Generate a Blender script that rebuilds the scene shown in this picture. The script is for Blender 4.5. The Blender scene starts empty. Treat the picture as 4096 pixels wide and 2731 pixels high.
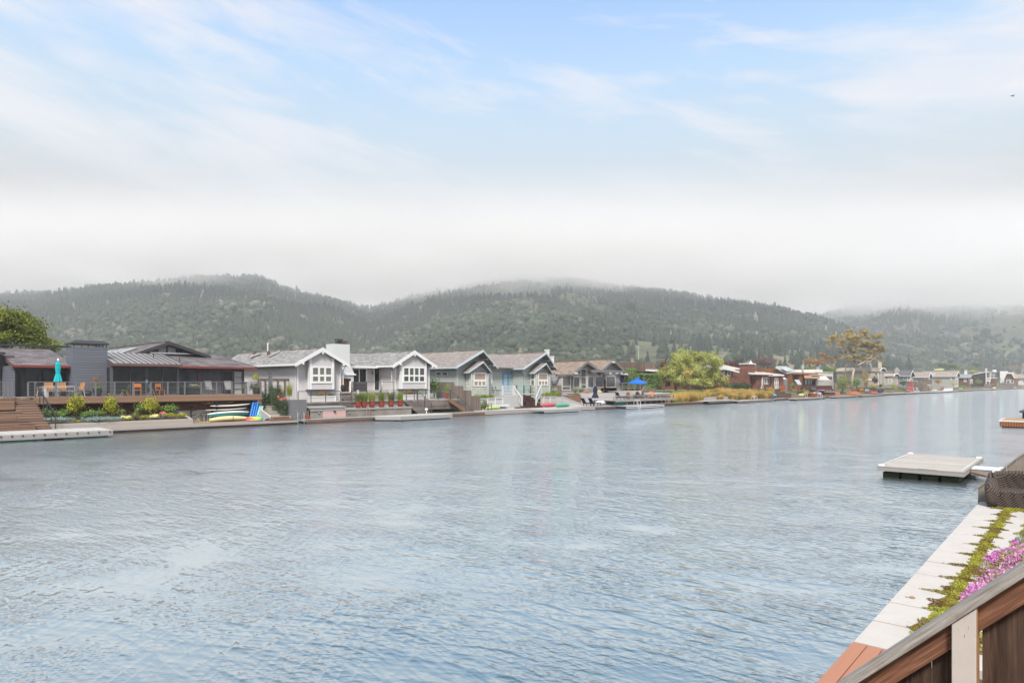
import bpy, math, random
import numpy as np
from mathutils import Vector, Matrix
R = math.radians
random.seed(7)
sc = bpy.context.scene
col = sc.collection
# survey frame: x along the canal, y across it, z up from the water, metres; the eye is at (0,0,H)
F, U0, VH, H = 2650.0, 2048.0, 1528.0, 3.45
TH = R(44.0); C, S = math.cos(TH), math.sin(TH)
def dep(u, y): return y / (S - C * (u - U0) / F)
def X(u, y): return dep(u, y) * (C + S * (u - U0) / F)
def Z(u, v, y): return H - (v - VH) / F * dep(u, y)
def P(u, v, y): return (X(u, y), y, Z(u, v, y))
def YX(u, x):
    r = (u - U0) / F
    return x * (S - C * r) / (C + S * r)
def ZX(u, v, x): return H - (v - VH) / F * x / (C + S * (u - U0) / F)
def MPP(u, y): return dep(u, y) / F          # metres per survey pixel
NR = R(3.0)                                   # the near bank runs 3 degrees off the far one
NEAR = Matrix.Rotation(NR, 4, 'Z')

WL = {}
def settag(o, label=None, cat=None, group=None, kind=None):
    if label: o['label'] = label
    if cat: o['category'] = cat
    if group: o['group'] = group
    if kind: o['kind'] = kind
    return o
def T(name, label, cat, loc=(0, 0, 0), group=None):
    o = bpy.data.objects.new(name, None); col.objects.link(o)
    o.empty_display_size = 0.3
    o.location = loc; WL[o.name] = Vector(loc)
    return settag(o, label, cat, group)

class MB:
    def __init__(s, M=None): s.v = []; s.f = []; s.M = M
    def add(s, vs, fs):
        b = len(s.v)
        if s.M is not None: vs = [tuple(s.M @ Vector(p)) for p in vs]
        s.v += [tuple(p) for p in vs]; s.f += [tuple(i + b for i in f) for f in fs]; return s
    def box(s, x0, x1, y0, y1, z0, z1):
        if x0 > x1: x0, x1 = x1, x0
        if y0 > y1: y0, y1 = y1, y0
        if z0 > z1: z0, z1 = z1, z0
        return s.add([(x0,y0,z0),(x1,y0,z0),(x1,y1,z0),(x0,y1,z0),(x0,y0,z1),(x1,y0,z1),(x1,y1,z1),(x0,y1,z1)],
              [(0,3,2,1),(4,5,6,7),(0,1,5,4),(1,2,6,5),(2,3,7,6),(3,0,4,7)])
    def mbox(s, M, sx, sy, sz):
        h = [(a*sx/2, b*sy/2, c*sz/2) for c in (-1,1) for a,b in ((-1,-1),(1,-1),(1,1),(-1,1))]
        return s.add([tuple(M @ Vector(p)) for p in h], [(0,3,2,1),(4,5,6,7),(0,1,5,4),(1,2,6,5),(2,3,7,6),(3,0,4,7)])
    def bar(s, p, q, w, h):
        p, q = Vector(p), Vector(q); d = q - p; L = d.length
        if L < 1e-6: return s
        z = Vector((0,0,1)); d.normalize()
        if abs(d.z) > .98: z = Vector((0,1,0))
        sx = d.cross(z).normalized(); up = sx.cross(d).normalized()
        M = Matrix((( d.x, sx.x, up.x, (p.x+q.x)/2),(d.y, sx.y, up.y, (p.y+q.y)/2),(d.z, sx.z, up.z, (p.z+q.z)/2),(0,0,0,1)))
        return s.mbox(M, L, w, h)
    def prism(s, poly, axis, a0, a1):
        n = len(poly)
        def pt(p, a): return (p[0], a, p[1]) if axis == 'y' else (a, p[0], p[1]) if axis == 'x' else (p[0], p[1], a)
        vs = [pt(p, a0) for p in poly] + [pt(p, a1) for p in poly]
        return s.add(vs, [tuple(range(n)), tuple(range(2*n-1, n-1, -1))] + [(i, i+n, (i+1)%n+n, (i+1)%n) for i in range(n)])
    def slab(s, pts, t):
        pts = [Vector(p) for p in pts]
        n = (pts[1]-pts[0]).cross(pts[2]-pts[0]).normalized()
        if n.z < 0: n = -n
        k = len(pts); vs = [tuple(p) for p in pts] + [tuple(p - n*t) for p in pts]
        return s.add(vs, [tuple(range(k)), tuple(range(2*k-1, k-1, -1))] + [(i, i+k, (i+1)%k+k, (i+1)%k) for i in range(k)])
    def tube(s, pts, r, n=6, taper=None):
        pts = [Vector(p) for p in pts]; vs = []; fs = []
        for i, p in enumerate(pts):
            d = (pts[min(i+1, len(pts)-1)] - pts[max(i-1, 0)]).normalized()
            a = d.cross(Vector((0,0,1)) if abs(d.z) < .95 else Vector((0,1,0))).normalized(); b = d.cross(a)
            rr = r if taper is None else r + (taper - r) * i / (len(pts)-1)
            for k in range(n):
                t = 2*math.pi*k/n; vs.append(tuple(p + a*rr*math.cos(t) + b*rr*math.sin(t)))
        for i in range(len(pts)-1):
            for k in range(n):
                fs.append((i*n+k, i*n+(k+1)%n, (i+1)*n+(k+1)%n, (i+1)*n+k))
        fs.append(tuple(range(n))); fs.append(tuple((len(pts)-1)*n + k for k in range(n)))
        return s.add(vs, fs)
    def lathe(s, c, prof, n=12, wob=None):
        vs = []; fs = []
        for (r, z) in prof:
            for k in range(n):
                t = 2*math.pi*k/n; rr = r * (wob(k) if wob else 1)
                vs.append((c[0]+rr*math.cos(t), c[1]+rr*math.sin(t), c[2]+z))
        m = len(prof)
        for i in range(m-1):
            for k in range(n): fs.append((i*n+k, i*n+(k+1)%n, (i+1)*n+(k+1)%n, (i+1)*n+k))
        fs.append(tuple(range(n))); fs.append(tuple((m-1)*n + k for k in range(n)))
        return s.add(vs, fs)
    def hull(s, L, W, D, rock=.12, n=16, k=10, flat=.35, M=None, square=.0):
        """a boat or board along local x, centred, resting on z=0"""
        vs = []; fs = []
        for i in range(n+1):
            t = -1 + 2*i/n; w = W/2*max(.02, (1-abs(t)**2.4)**.75 + square*(1-abs(t)**8)); w = min(w, W/2)
            zc = D/2 + rock*t*t; hh = D/2*(.35 + .65*max(0, (1-t*t))**.5)
            for q in range(k):
                a = 2*math.pi*q/k
                zz = math.sin(a)*hh
                if zz > 0: zz *= (1-flat)
                p = Vector((t*L/2, math.cos(a)*w, zc+zz)); vs.append(tuple(M @ p if M is not None else p))
        for i in range(n):
            for q in range(k): fs.append((i*k+q, i*k+(q+1)%k, (i+1)*k+(q+1)%k, (i+1)*k+q))
        fs.append(tuple(range(k))); fs.append(tuple(n*k+q for q in range(k)))
        return s.add(vs, fs)
    def obj(s, name, m, parent=None, smooth=False, label=None, kind=None):
        me = bpy.data.meshes.new(name)
        b = WL[parent.name] if parent else Vector((0,0,0))
        me.from_pydata([(p[0]-b.x, p[1]-b.y, p[2]-b.z) for p in s.v], [], s.f)
        me.materials.append(m)
        if smooth: me.polygons.foreach_set('use_smooth', [True]*len(me.polygons))
        o = bpy.data.objects.new(name, me); col.objects.link(o)
        if parent: o.parent = parent
        WL[o.name] = b.copy()
        fix_normals(me)
        if label: o['label'] = label
        if kind: o['kind'] = kind
        return o
    def solo(s, name, label, cat, m, group=None, kind=None, smooth=False):
        xs = np.array(s.v); b = Vector((float(xs[:,0].mean()), float(xs[:,1].mean()), float(xs[:,2].min())))
        me = bpy.data.meshes.new(name)
        me.from_pydata([(p[0]-b.x, p[1]-b.y, p[2]-b.z) for p in s.v], [], s.f); me.materials.append(m)
        if smooth: me.polygons.foreach_set('use_smooth', [True]*len(me.polygons))
        fix_normals(me)
        o = bpy.data.objects.new(name, me); o.location = b; col.objects.link(o); WL[o.name] = b
        return settag(o, label, cat, group, kind)
import bmesh
def fix_normals(me):
    bm = bmesh.new(); bm.from_mesh(me); bmesh.ops.recalc_face_normals(bm, faces=bm.faces); bm.to_mesh(me); bm.free()

def np_obj(name, verts, faces, m, parent=None, attr=None, smooth=False):
    """verts (n,3), faces (k,q) arrays; attr: per-vertex float called shade"""
    me = bpy.data.meshes.new(name); verts = np.asarray(verts, dtype=np.float32); faces = np.asarray(faces, dtype=np.int32)
    b = WL[parent.name] if parent else Vector((0,0,0))
    verts = verts - np.array([b.x, b.y, b.z], dtype=np.float32)
    q = faces.shape[1]
    me.vertices.add(len(verts)); me.vertices.foreach_set('co', verts.ravel())
    me.loops.add(faces.size); me.loops.foreach_set('vertex_index', faces.ravel())
    me.polygons.add(len(faces)); me.polygons.foreach_set('loop_start', np.arange(0, faces.size, q, dtype=np.int32))
    if smooth: me.polygons.foreach_set('use_smooth', np.ones(len(faces), dtype=bool))
    me.update(calc_edges=True)
    if attr is not None:
        a = me.attributes.new('shade', 'FLOAT', 'POINT'); a.data.foreach_set('value', np.asarray(attr, dtype=np.float32))
    me.materials.append(m)
    o = bpy.data.objects.new(name, me); col.objects.link(o)
    if parent: o.parent = parent
    WL[o.name] = b.copy()
    return o

def leaf_cloud(blobs, n, size, seed, clumps=14, spread=.3, shell=(.45, 1.0), long=.6, bottom=-1):
    """small leaf faces gathered in clumps through the crown's volume"""
    g = np.random.default_rng(seed); w = np.array([(b[3]*b[4]*b[5])**(2/3) for b in blobs]); w /= w.sum()
    pos = []; sh = []; out = []
    for b, wi in zip(blobs, w):
        k = max(4, int(n*wi)); c = np.array(b[:3]); r = np.array(b[3:6])
        d = g.normal(size=(clumps, 3)); d /= np.linalg.norm(d, axis=1)[:, None]
        d[:, 2] = np.where(d[:, 2] < bottom, -d[:, 2]*.6, d[:, 2])
        cc = d*g.uniform(*shell, (clumps, 1)); cs = g.uniform(-.22, .22, clumps)
        i = g.integers(0, clumps, k)
        off = g.normal(size=(k, 3)); p = cc[i] + off*spread
        out.append(p*.7 + off*.55 + np.array([0, 0, .35]))
        pos.append(c + p*r); sh.append(np.clip(.5 + cs[i] + g.uniform(-.3, .3, k), 0, 1))
    pos = np.concatenate(pos); sh = np.concatenate(sh)
    return leaf_quads(pos, size, sh, g, long, np.concatenate(out))
def leaf_quads(pos, size, sh, g, long=.6, out=None):
    k = len(pos); a = g.normal(size=(k, 3))
    if out is not None:
        nn = out/(np.linalg.norm(out, axis=1)[:, None]+1e-6) + g.normal(size=(k, 3))*.42; nn /= np.linalg.norm(nn, axis=1)[:, None]; a = np.cross(a, nn)
    a /= np.linalg.norm(a, axis=1)[:, None]
    t = g.normal(size=(k, 3)) if out is None else nn; b = np.cross(a, t); b /= np.linalg.norm(b, axis=1)[:, None]
    s = (size*g.uniform(.6, 1.4, k))[:, None]
    a = a*s; b = b*s*long
    v = np.stack([pos-a*.5, pos+b*.5, pos+a*.5, pos-b*.5], 1).reshape(-1, 3)
    f = np.arange(k*4).reshape(-1, 4)
    return v, f, np.repeat(sh, 4)
def blades(spots, n, h, rad, seed, wid=.02, lean=.6):
    """tufts of curved grass blades; spots (x,y,z,scale)"""
    g = np.random.default_rng(seed); V = []; Fs = []; A = []; o = 0
    for (x, y, z, k) in spots:
        ang = g.uniform(0, 2*np.pi, n); ln = h*k*g.uniform(.6, 1.1, n); ou = lean*g.uniform(.1, 1, n)
        r0 = rad*k*np.sqrt(g.uniform(0, 1, n)); t0 = g.uniform(0, 2*np.pi, n)
        bx = x + r0*np.cos(t0); by = y + r0*np.sin(t0); cx, cy = np.cos(ang), np.sin(ang)
        for j in range(3):
            t = j/2; hx = bx + cx*ln*ou*t**1.7; hy = by + cy*ln*ou*t**1.7; hz = z + ln*(t - .35*ou*t*t)
            w = wid*k*(1 - .8*t)
            V.append(np.stack([np.stack([hx - cy*w, hy + cx*w, hz], 1), np.stack([hx + cy*w, hy - cx*w, hz], 1)], 1))
        vv = np.stack(V[-3:], 1); V = V[:-3]; V.append(vv.reshape(-1, 3))   # per blade 6 verts
        i = o + np.arange(n)*6
        Fs.append(np.concatenate([np.stack([i, i+1, i+3, i+2], 1), np.stack([i+2, i+3, i+5, i+4], 1)])); o += n*6
        A.append(np.repeat(g.uniform(0, 1, n)*.6 + g.uniform(0, .4), 6))
    return np.concatenate(V), np.concatenate(Fs), np.concatenate(A)

# ---------------------------------------------------------------- materials
MATS = {}
class NT:
    def __init__(s, name):
        s.m = bpy.data.materials.new(name); s.m.use_nodes = True; s.t = s.m.node_tree; s.t.nodes.clear()
        s.out = s.t.nodes.new('ShaderNodeOutputMaterial')
        s._c = None
    def n(s, typ, **kw):
        nd = s.t.nodes.new('ShaderNode' + typ)
        for k, v in kw.items():
            if k.startswith('i_'):
                key = k[2:]; key = int(key) if key.isdigit() else key.replace('_', ' ')
                s.set(nd.inputs[key], v)
            else: setattr(nd, k, v)
        return nd
    def set(s, inp, v):
        if isinstance(v, bpy.types.NodeSocket): s.t.links.new(v, inp)
        elif isinstance(v, bpy.types.Node): s.t.links.new(v.outputs[0], inp)
        else:
            if isinstance(v, (tuple, list)) and len(v) == 3 and inp.type == 'RGBA': v = (*v, 1)
            inp.default_value = v
    def math(s, op, a, b=0.0, c=None):
        nd = s.n('Math', operation=op); s.set(nd.inputs[0], a); s.set(nd.inputs[1], b)
        if c is not None: s.set(nd.inputs[2], c)
        return nd.outputs[0]
    def mix(s, f, a, b):
        nd = s.n('Mix', data_type='RGBA'); s.set(nd.inputs[0], f); s.set(nd.inputs[6], a); s.set(nd.inputs[7], b); return nd.outputs[2]
    def co(s):
        if s._c is None: s._c = s.n('TexCoord').outputs['Object']
        return s._c
    def sep(s, v=None): return s.n('SeparateXYZ', i_0=v or s.co()).outputs
    def vec(s, x, y, z): return s.n('CombineXYZ', i_0=x, i_1=y, i_2=z).outputs[0]
    def scale(s, v, k):
        nd = s.n('VectorMath', operation='MULTIPLY'); s.set(nd.inputs[0], v); nd.inputs[1].default_value = k; return nd.outputs[0]
    def noise(s, sc_, vec=None, det=3, rough=.55): return s.n('TexNoise', i_Vector=vec or s.co(), i_Scale=sc_, i_Detail=det, i_Roughness=rough).outputs[0]
    def ramp(s, f, stops):
        nd = s.n('ValToRGB'); s.set(nd.inputs[0], f); e = nd.color_ramp.elements
        while len(e) < len(stops): e.new(.5)
        for q, (p, c) in zip(e, stops):
            q.position = p; q.color = (*c, 1) if isinstance(c, tuple) else (c, c, c, 1)
        return nd.outputs[0]
    def wn(s, v): return s.n('TexWhiteNoise', noise_dimensions='1D', i_W=v).outputs[0]
    def bump(s, h, st=.5, d=.02, nrm=None):
        nd = s.n('Bump', i_Height=h, i_Strength=st, i_Distance=d)
        if nrm is not None: s.set(nd.inputs['Normal'], nrm)
        return nd.outputs[0]
    def pbr(s, colr, rough=.7, nrm=None, metal=0., spec=.3, **kw):
        b = s.n('BsdfPrincipled', i_Base_Color=colr, i_Roughness=rough, i_Metallic=metal)
        b.inputs['Specular IOR Level'].default_value = spec
        if nrm is not None: s.set(b.inputs['Normal'], nrm)
        for k, v in kw.items(): s.set(b.inputs[k.replace('_', ' ')], v)
        return b
    def done(s, sh): s.t.links.new(sh.outputs[0] if isinstance(sh, bpy.types.Node) else sh, s.out.inputs[0]); return s.m
def cached(fn):
    def g(name, *a, **k):
        if name not in MATS: MATS[name] = fn(name, *a, **k)
        return MATS[name]
    return g
def lo(c, k): return tuple(max(0, min(1, x*k)) for x in c)
@cached
def plain(name, c, rough=.6, var=.15, sc_=3., bump=.1, metal=0., spec=.3):
    t = NT(name); n = t.noise(sc_, det=5); k = t.mix(n, lo(c, 1-var), lo(c, 1+var))
    return t.done(t.pbr(k, rough, t.bump(t.noise(sc_*9), bump, .01), metal, spec))
@cached
def siding(name, c, pitch=.16, var=.08, lap_shade=.5):
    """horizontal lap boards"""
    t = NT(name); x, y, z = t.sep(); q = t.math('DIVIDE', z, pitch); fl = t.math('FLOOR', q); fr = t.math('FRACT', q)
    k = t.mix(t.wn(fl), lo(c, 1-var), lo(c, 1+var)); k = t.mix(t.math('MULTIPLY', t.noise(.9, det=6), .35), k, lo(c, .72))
    g = t.math('GREATER_THAN', fr, .84); k = t.mix(g, k, lo(c, lap_shade))  # lap shadow under the board above, painted into the colour as a darker line
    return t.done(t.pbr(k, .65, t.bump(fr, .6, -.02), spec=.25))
@cached
def boards(name, c, pitch=.14, axis='x', var=.35, rough=.8, gap=.05, grain=1., grey=None, gap_c=.25):
    """wood boards; axis = direction in which one board follows another"""
    t = NT(name); xs = t.sep(); i = 'xyz'.index(axis)
    a = t.math('ADD', xs[0], xs[1]) if axis == 'xy' else xs[i]
    q = t.math('DIVIDE', a, pitch); fl = t.math('FLOOR', q); fr = t.math('FRACT', q)
    st = {'xy': (20, 20, 2), 'x': (30, 2, 2), 'y': (2, 30, 2), 'z': (2, 2, 30)}[axis]
    gv = t.n('VectorMath', operation='ADD'); t.set(gv.inputs[0], t.scale(t.co(), st)); t.set(gv.inputs[1], t.vec(t.math('MULTIPLY', fl, 7.3), t.math('MULTIPLY', fl, 3.1), 0.))
    gr = t.noise(1., gv.outputs[0], 4, .6)
    k = t.mix(t.wn(fl), lo(c, 1-var), lo(c, 1+var*.8)); k = t.mix(t.math('MULTIPLY', gr, .55*grain), k, lo(c, .45))
    if grey: k = t.mix(t.ramp(t.noise(.7, det=5), [(.35, 0.), (.7, 1.)]), k, grey)
    g = t.math('LESS_THAN', fr, gap); k = t.mix(g, k, lo(c, gap_c))
    h = t.math('SUBTRACT', t.math('MULTIPLY', gr, .25), g)
    return t.done(t.pbr(k, rough, t.bump(h, .5, .012), spec=.2))
@cached
def shingles(name, c1, c2, along='y', course=.16, wdt=.3, cross='z', k=2.2, rough=.85):
    t = NT(name); xs = t.sep(); a = xs['xyz'.index(along)]; z = xs[2]
    v = t.vec(t.math('MULTIPLY', a, 1.), t.math('MULTIPLY', z, k), 0.)
    br = t.n('TexBrick', i_Vector=v, i_Scale=1., i_Color1=(0,0,0), i_Color2=(1,1,1), i_Mortar=(.5,.5,.5), i_Mortar_Size=.012, i_Brick_Width=wdt, i_Row_Height=course)
    br.inputs['Bias'].default_value = 0.
    f = t.math('ADD', t.math('MULTIPLY', br.outputs[0], .8), t.math('MULTIPLY', t.math('SUBTRACT', t.noise(1.6, det=5), .4), .7))
    kk = t.mix(f, c1, c2); kk = t.mix(t.math('MULTIPLY', t.noise(.35, det=4), .3), kk, lo(c1, .8)); kk = t.mix(br.outputs[1], kk, lo(c1, .55))
    fr = t.math('FRACT', t.math('DIVIDE', t.math('MULTIPLY', z, k), course))
    return t.done(t.pbr(kk, rough, t.bump(t.math('SUBTRACT', 1., fr), .5, .02), spec=.2))
@cached
def glass(name, c=(.008, .009, .010), rough=.03, var=.5):
    t = NT(name); n = t.noise(.8, det=2); k = t.mix(n, lo(c, 1-var), lo(c, 1+var*2))
    return t.done(t.pbr(k, rough, t.bump(t.noise(.7, det=1), .05, .05), spec=.22))
@cached
def leafm(name, c1, c2, c3=None, trans=.30, gain=1.6):
    c1, c2, c3 = lo(c1, gain), lo(c2, gain), lo(c3, gain) if c3 else None
    t = NT(name); a = t.n('Attribute', attribute_name='shade').outputs['Fac']
    k = t.ramp(a, [(0., c1), (.6, c2), (1., c3 or lo(c2, 1.5))])
    d = t.pbr(k, .6, spec=.2); tr = t.n('BsdfTranslucent', i_Color=k)
    m = t.n('MixShader', i_0=trans); t.t.links.new(d.outputs[0], m.inputs[1]); t.t.links.new(tr.outputs[0], m.inputs[2])
    return t.done(m)
@cached
def paint(name, c, rough=.45, var=.06): return plain('_' + name, c, rough, var, 2., .05, 0., .4)

WHITE = paint('white_paint', (.74, .74, .73))
PALE = paint('pale_grey_paint', (.56, .58, .58))
DARKM = plain('dark_metal', (.05, .052, .058), .45, .2, 4., .05, .3)
GREYM = plain('grey_metal', (.25, .26, .28), .4, .1, 4., .05, .4)
STEEL = plain('steel', (.55, .56, .57), .25, .1, 6., .03, .9)
GLASS = glass('dark_glass')
GLASSB = glass('blind_glass', (.14, .14, .115), .05, .15)
GLASSP = glass('pale_glass', (.36, .38, .38), .12, .1)
GLASSM = glass('mid_glass', (.06, .065, .06), .04, .5)
CONC = boards('board_marked_concrete', (.42, .4, .375), .14, 'z', .1, .9, .03, .5, None, .7)
CONCP = plain('concrete', (.42, .41, .39), .85, .18, 1.5, .2)
REDW = boards('redwood_boards', (.17, .075, .048), .14, 'z', .25)
BROWND = boards('brown_deck_boards', (.27, .17, .12), .14, 'z', .25, .8, .06, .8)
DECKY = boards('deck_boards_along', (.34, .25, .19), .14, 'y', .2, .8, .07, .7)
DECKX = boards('deck_boards_across', (.34, .25, .19), .14, 'x', .2, .8, .07, .7)
GREYW = boards('grey_weathered_boards', (.26, .235, .215), .16, 'z', .3, .85, .05, 1., (.16, .135, .12))
GREYD = boards('grey_dock_boards', (.42, .40, .375), .14, 'y', .2, .85, .06, .8)
DOCKW = boards('whitened_dock_boards', (.50, .485, .455), .14, 'y', .12, .85, .06, .6)
DOCKX = boards('whitened_dock_boards_across', (.50, .485, .455), .14, 'x', .12, .85, .06, .6)
BULK = boards('bulkhead_boards', (.15, .085, .06), .12, 'z', .4, .8, .06, 1., (.075, .055, .05))
FENCEW = boards('fence_boards', (.24, .195, .165), .15, 'x', .3, .85, .07, 1.)
FENCEY = boards('fence_boards_side', (.24, .195, .165), .15, 'y', .3, .85, .07, 1.)
SOIL = plain('soil', (.09, .065, .045), .95, .4, 4., .5)
ORANGEW = boards('orange_wood', (.50, .24, .09), .08, 'x', .15, .6, .08, .4)
# ---------------------------------------------------------------- camera, sky, sun
cam = bpy.data.cameras.new('camera'); co_ = bpy.data.objects.new('camera', cam); col.objects.link(co_)
co_.location = (0, 0, H); co_.rotation_euler = (R(90), 0, TH - R(90))
cam.sensor_width = 36; cam.lens = 36*F/4096; cam.shift_y = (VH - 1365.5)/4096; cam.clip_start = .05; cam.clip_end = 20000
sc.camera = co_
SUN_AZ, SUN_EL = R(222), R(52)
w = bpy.data.worlds.new('World'); sc.world = w; w.use_nodes = True
t = w.node_tree; t.nodes.clear()
def wn_(typ, **k):
    n = t.nodes.new('ShaderNode'+typ)
    for a, b in k.items(): setattr(n, a, b)
    return n
def wl(a, b): t.links.new(a, b)
def wm(op, a, b=0., c=None):
    n = wn_('Math', operation=op)
    for i, q in enumerate((a, b, c)):
        if q is None: continue
        if isinstance(q, (int, float)): n.inputs[i].default_value = q
        else: wl(q, n.inputs[i])
    return n.outputs[0]
def wramp(f, stops):
    n = wn_('ValToRGB'); wl(f, n.inputs[0]); e = n.color_ramp.elements
    while len(e) < len(stops): e.new(.5)
    for q, (p, c) in zip(e, stops): q.position = p; q.color = (*c, 1) if isinstance(c, tuple) else (c, c, c, 1)
    return n.outputs[0]
def wnoise(v, s, d=4, r=.55):
    n = wn_('TexNoise'); wl(v, n.inputs[0]); n.inputs['Scale'].default_value = s; n.inputs['Detail'].default_value = d; n.inputs['Roughness'].default_value = r
    n.inputs['Distortion'].default_value = .6
    return n.outputs[0]
def wmix(f, a, b):
    n = wn_('Mix', data_type='RGBA')
    for i, q in ((0, f), (6, a), (7, b)):
        if isinstance(q, (int, float)): n.inputs[i].default_value = q
        elif isinstance(q, tuple): n.inputs[i].default_value = (*q, 1)
        else: wl(q, n.inputs[i])
    return n.outputs[2]
sky = wn_('TexSky', sky_type='NISHITA'); sky.sun_disc = False; sky.sun_elevation = SUN_EL; sky.sun_rotation = math.pi/2 - SUN_AZ
sky.air_density = 1.; sky.dust_density = .35; sky.ozone_density = 2.0
tc = wn_('TexCoord'); sp = wn_('SeparateXYZ'); wl(tc.outputs['Generated'], sp.inputs[0])
el = wm('ARCSINE', sp.outputs[2])
cr, sr = math.cos(TH), math.sin(TH)          # azimuth counted from the middle of the canal view, left positive
fx = wm('ADD', wm('MULTIPLY', sp.outputs[0], cr), wm('MULTIPLY', sp.outputs[1], sr))
fy = wm('ADD', wm('MULTIPLY', sp.outputs[0], -sr), wm('MULTIPLY', sp.outputs[1], cr))
az = wm('ARCTAN2', fy, fx)
def streak(ka, ke, tilt, off):
    c = wn_('CombineXYZ'); wl(wm('MULTIPLY', az, ka), c.inputs[0])
    wl(wm('MULTIPLY', wm('SUBTRACT', el, wm('MULTIPLY', az, tilt)), ke), c.inputs[1]); c.inputs[2].default_value = off
    return c.outputs[0]
n1 = wnoise(streak(2.6, 11, .16, 3.3), 1., 5, .55)
n2 = wnoise(streak(5, 26, .20, 9.1), 1., 6, .6)
n3 = wnoise(streak(1.2, 3.2, .1, 1.7), 1., 3, .5)
cl = wm('ADD', wm('ADD', wm('MULTIPLY', n1, .45), wm('MULTIPLY', n2, .36)), wm('MULTIPLY', n3, .3))
left = wm('MULTIPLY', wm('ADD', az, .1), .075)
right = wm('MULTIPLY', wm('MAXIMUM', wm('SUBTRACT', wm('MULTIPLY', az, -1.), .25), 0.), .25)
cl = wm('ADD', cl, wm('ADD', wm('MAXIMUM', left, 0.), right))
cmask = wramp(cl, [(.585, 0.), (.66, .45), (.77, .95)])
veil = wramp(wm('ADD', el, wm('MULTIPLY', wm('SUBTRACT', n3, .5), .16)), [(.18, 1.), (.30, .97), (.43, .9), (.55, .82), (.95, .05)])
vcol = wramp(el, [(.10, (.48, .466, .455)), (.20, (.29, .278, .265)), (.235, (.30, .298, .293)), (.28, (.325, .36, .38)), (.36, (.285, .375, .45)), (.43, (.24, .365, .505)), (.52, (.165, .30, .52))])
SKYK = .15
mul = wn_('VectorMath', operation='SCALE'); wl(sky.outputs[0], mul.inputs[0]); mul.inputs['Scale'].default_value = SKYK
c1 = wmix(veil, mul.outputs[0], vcol)
cmask = wm('MULTIPLY', cmask, wramp(el, [(.22, 0.), (.33, 1.)]))
c2 = wmix(cmask, c1, (.475, .46, .475))
bg = wn_('Background'); wl(c2, bg.inputs[0]); bg.inputs[1].default_value = 1.
wo = wn_('OutputWorld'); wl(bg.outputs[0], wo.inputs[0])
sl = bpy.data.lights.new('sun', 'SUN'); sl.energy = 2.9; sl.angle = R(12); sl.color = (1, .955, .89)
so = bpy.data.objects.new('sun', sl); col.objects.link(so)
sd = Vector((math.cos(SUN_AZ)*math.cos(SUN_EL), math.sin(SUN_AZ)*math.cos(SUN_EL), math.sin(SUN_EL)))
so.rotation_euler = sd.to_track_quat('Z', 'Y').to_euler(); so.location = (0, 0, 400)
sc.view_settings.view_transform = 'Standard'; sc.view_settings.look = 'None'; sc.view_settings.gamma = 1; sc.view_settings.exposure = .95
sc.view_settings.use_curve_mapping = False
sc.render.engine = 'CYCLES'
sc.cycles.use_denoising = True
sc.cycles.max_bounces = 9; sc.cycles.diffuse_bounces = 3; sc.cycles.glossy_bounces = 3; sc.cycles.transmission_bounces = 3; sc.cycles.volume_bounces = 8
sc.cycles.transparent_max_bounces = 64
sc.cycles.caustics_reflective = False; sc.cycles.caustics_refractive = False

# ---------------------------------------------------------------- water
t_ = NT('lagoon_water')
def rotv(t_, a, kx, ky):
    x, y, z = t_.sep(); c, s_ = math.cos(a), math.sin(a)
    u = t_.math('ADD', t_.math('MULTIPLY', x, c*kx), t_.math('MULTIPLY', y, s_*kx))
    v = t_.math('ADD', t_.math('MULTIPLY', x, -s_*ky), t_.math('MULTIPLY', y, c*ky))
    return t_.vec(u, v, 0.)
a0 = R(10)
def wv(ang, kx, ky, det, dist): return t_.n('TexNoise', i_Vector=rotv(t_, ang, kx, ky), i_Scale=1., i_Detail=det, i_Roughness=.5, i_Distortion=dist).outputs[0]
# a wind sea: many small waves of different length and heading, summed
gw = random.Random(19)
xw, yw_c, _z = t_.sep()
gust = t_.ramp(t_.n('TexNoise', i_Vector=rotv(t_, a0, .045, .03), i_Scale=1., i_Detail=3.).outputs[0], [(.3, .45), (.7, 1.15)])
env1 = t_.ramp(t_.n('TexNoise', i_Vector=rotv(t_, a0, .33, .20), i_Scale=1., i_Detail=2.).outputs[0], [(.36, .08), (.68, 1.35)])
env2 = t_.ramp(t_.n('TexNoise', i_Vector=rotv(t_, a0+R(40), .8, .5), i_Scale=1., i_Detail=2.).outputs[0], [(.32, .1), (.68, 1.3)])
def waves(lams, slope, spread):
    acc = None
    for lam in lams:
        k_ = 2*math.pi/lam; th = a0 + R(gw.gauss(0, spread)); ph = gw.uniform(0, 6.28)
        arg = t_.math('ADD', t_.math('MULTIPLY_ADD', xw, k_*math.cos(th), ph), t_.math('MULTIPLY', yw_c, k_*math.sin(th)))
        sk_ = t_.math('MULTIPLY_ADD', t_.math('SINE', arg), .75, arg)
        w1_ = t_.math('MULTIPLY', t_.math('EXPONENT', t_.math('MULTIPLY', t_.math('SINE', sk_), 1.3)), slope*lam/(2*math.pi)*.50)
        acc = w1_ if acc is None else t_.math('ADD', acc, w1_)
    return acc
def lams(a, b, n): return [a*(b/a)**((i+gw.uniform(-.3, .3))/(n-1)) for i in range(n)]
hl = waves(lams(.8, 1.6, 5), .005, 26)
hm = t_.math('MULTIPLY', waves(lams(.28, .66, 11), .046, 32), env1)
hs_ = t_.math('MULTIPLY', t_.math('MULTIPLY', waves(lams(.12, .32, 12), .074, 38), env2), gust)
fin = wv(a0-R(14), 22., 10., 2., .3)
hgt = t_.math('ADD', t_.math('ADD', hl, hm), t_.math('ADD', hs_, t_.math('MULTIPLY', t_.math('MULTIPLY', fin, gust), .0034)))
nrm = t_.bump(hgt, 1., 1.)
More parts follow.
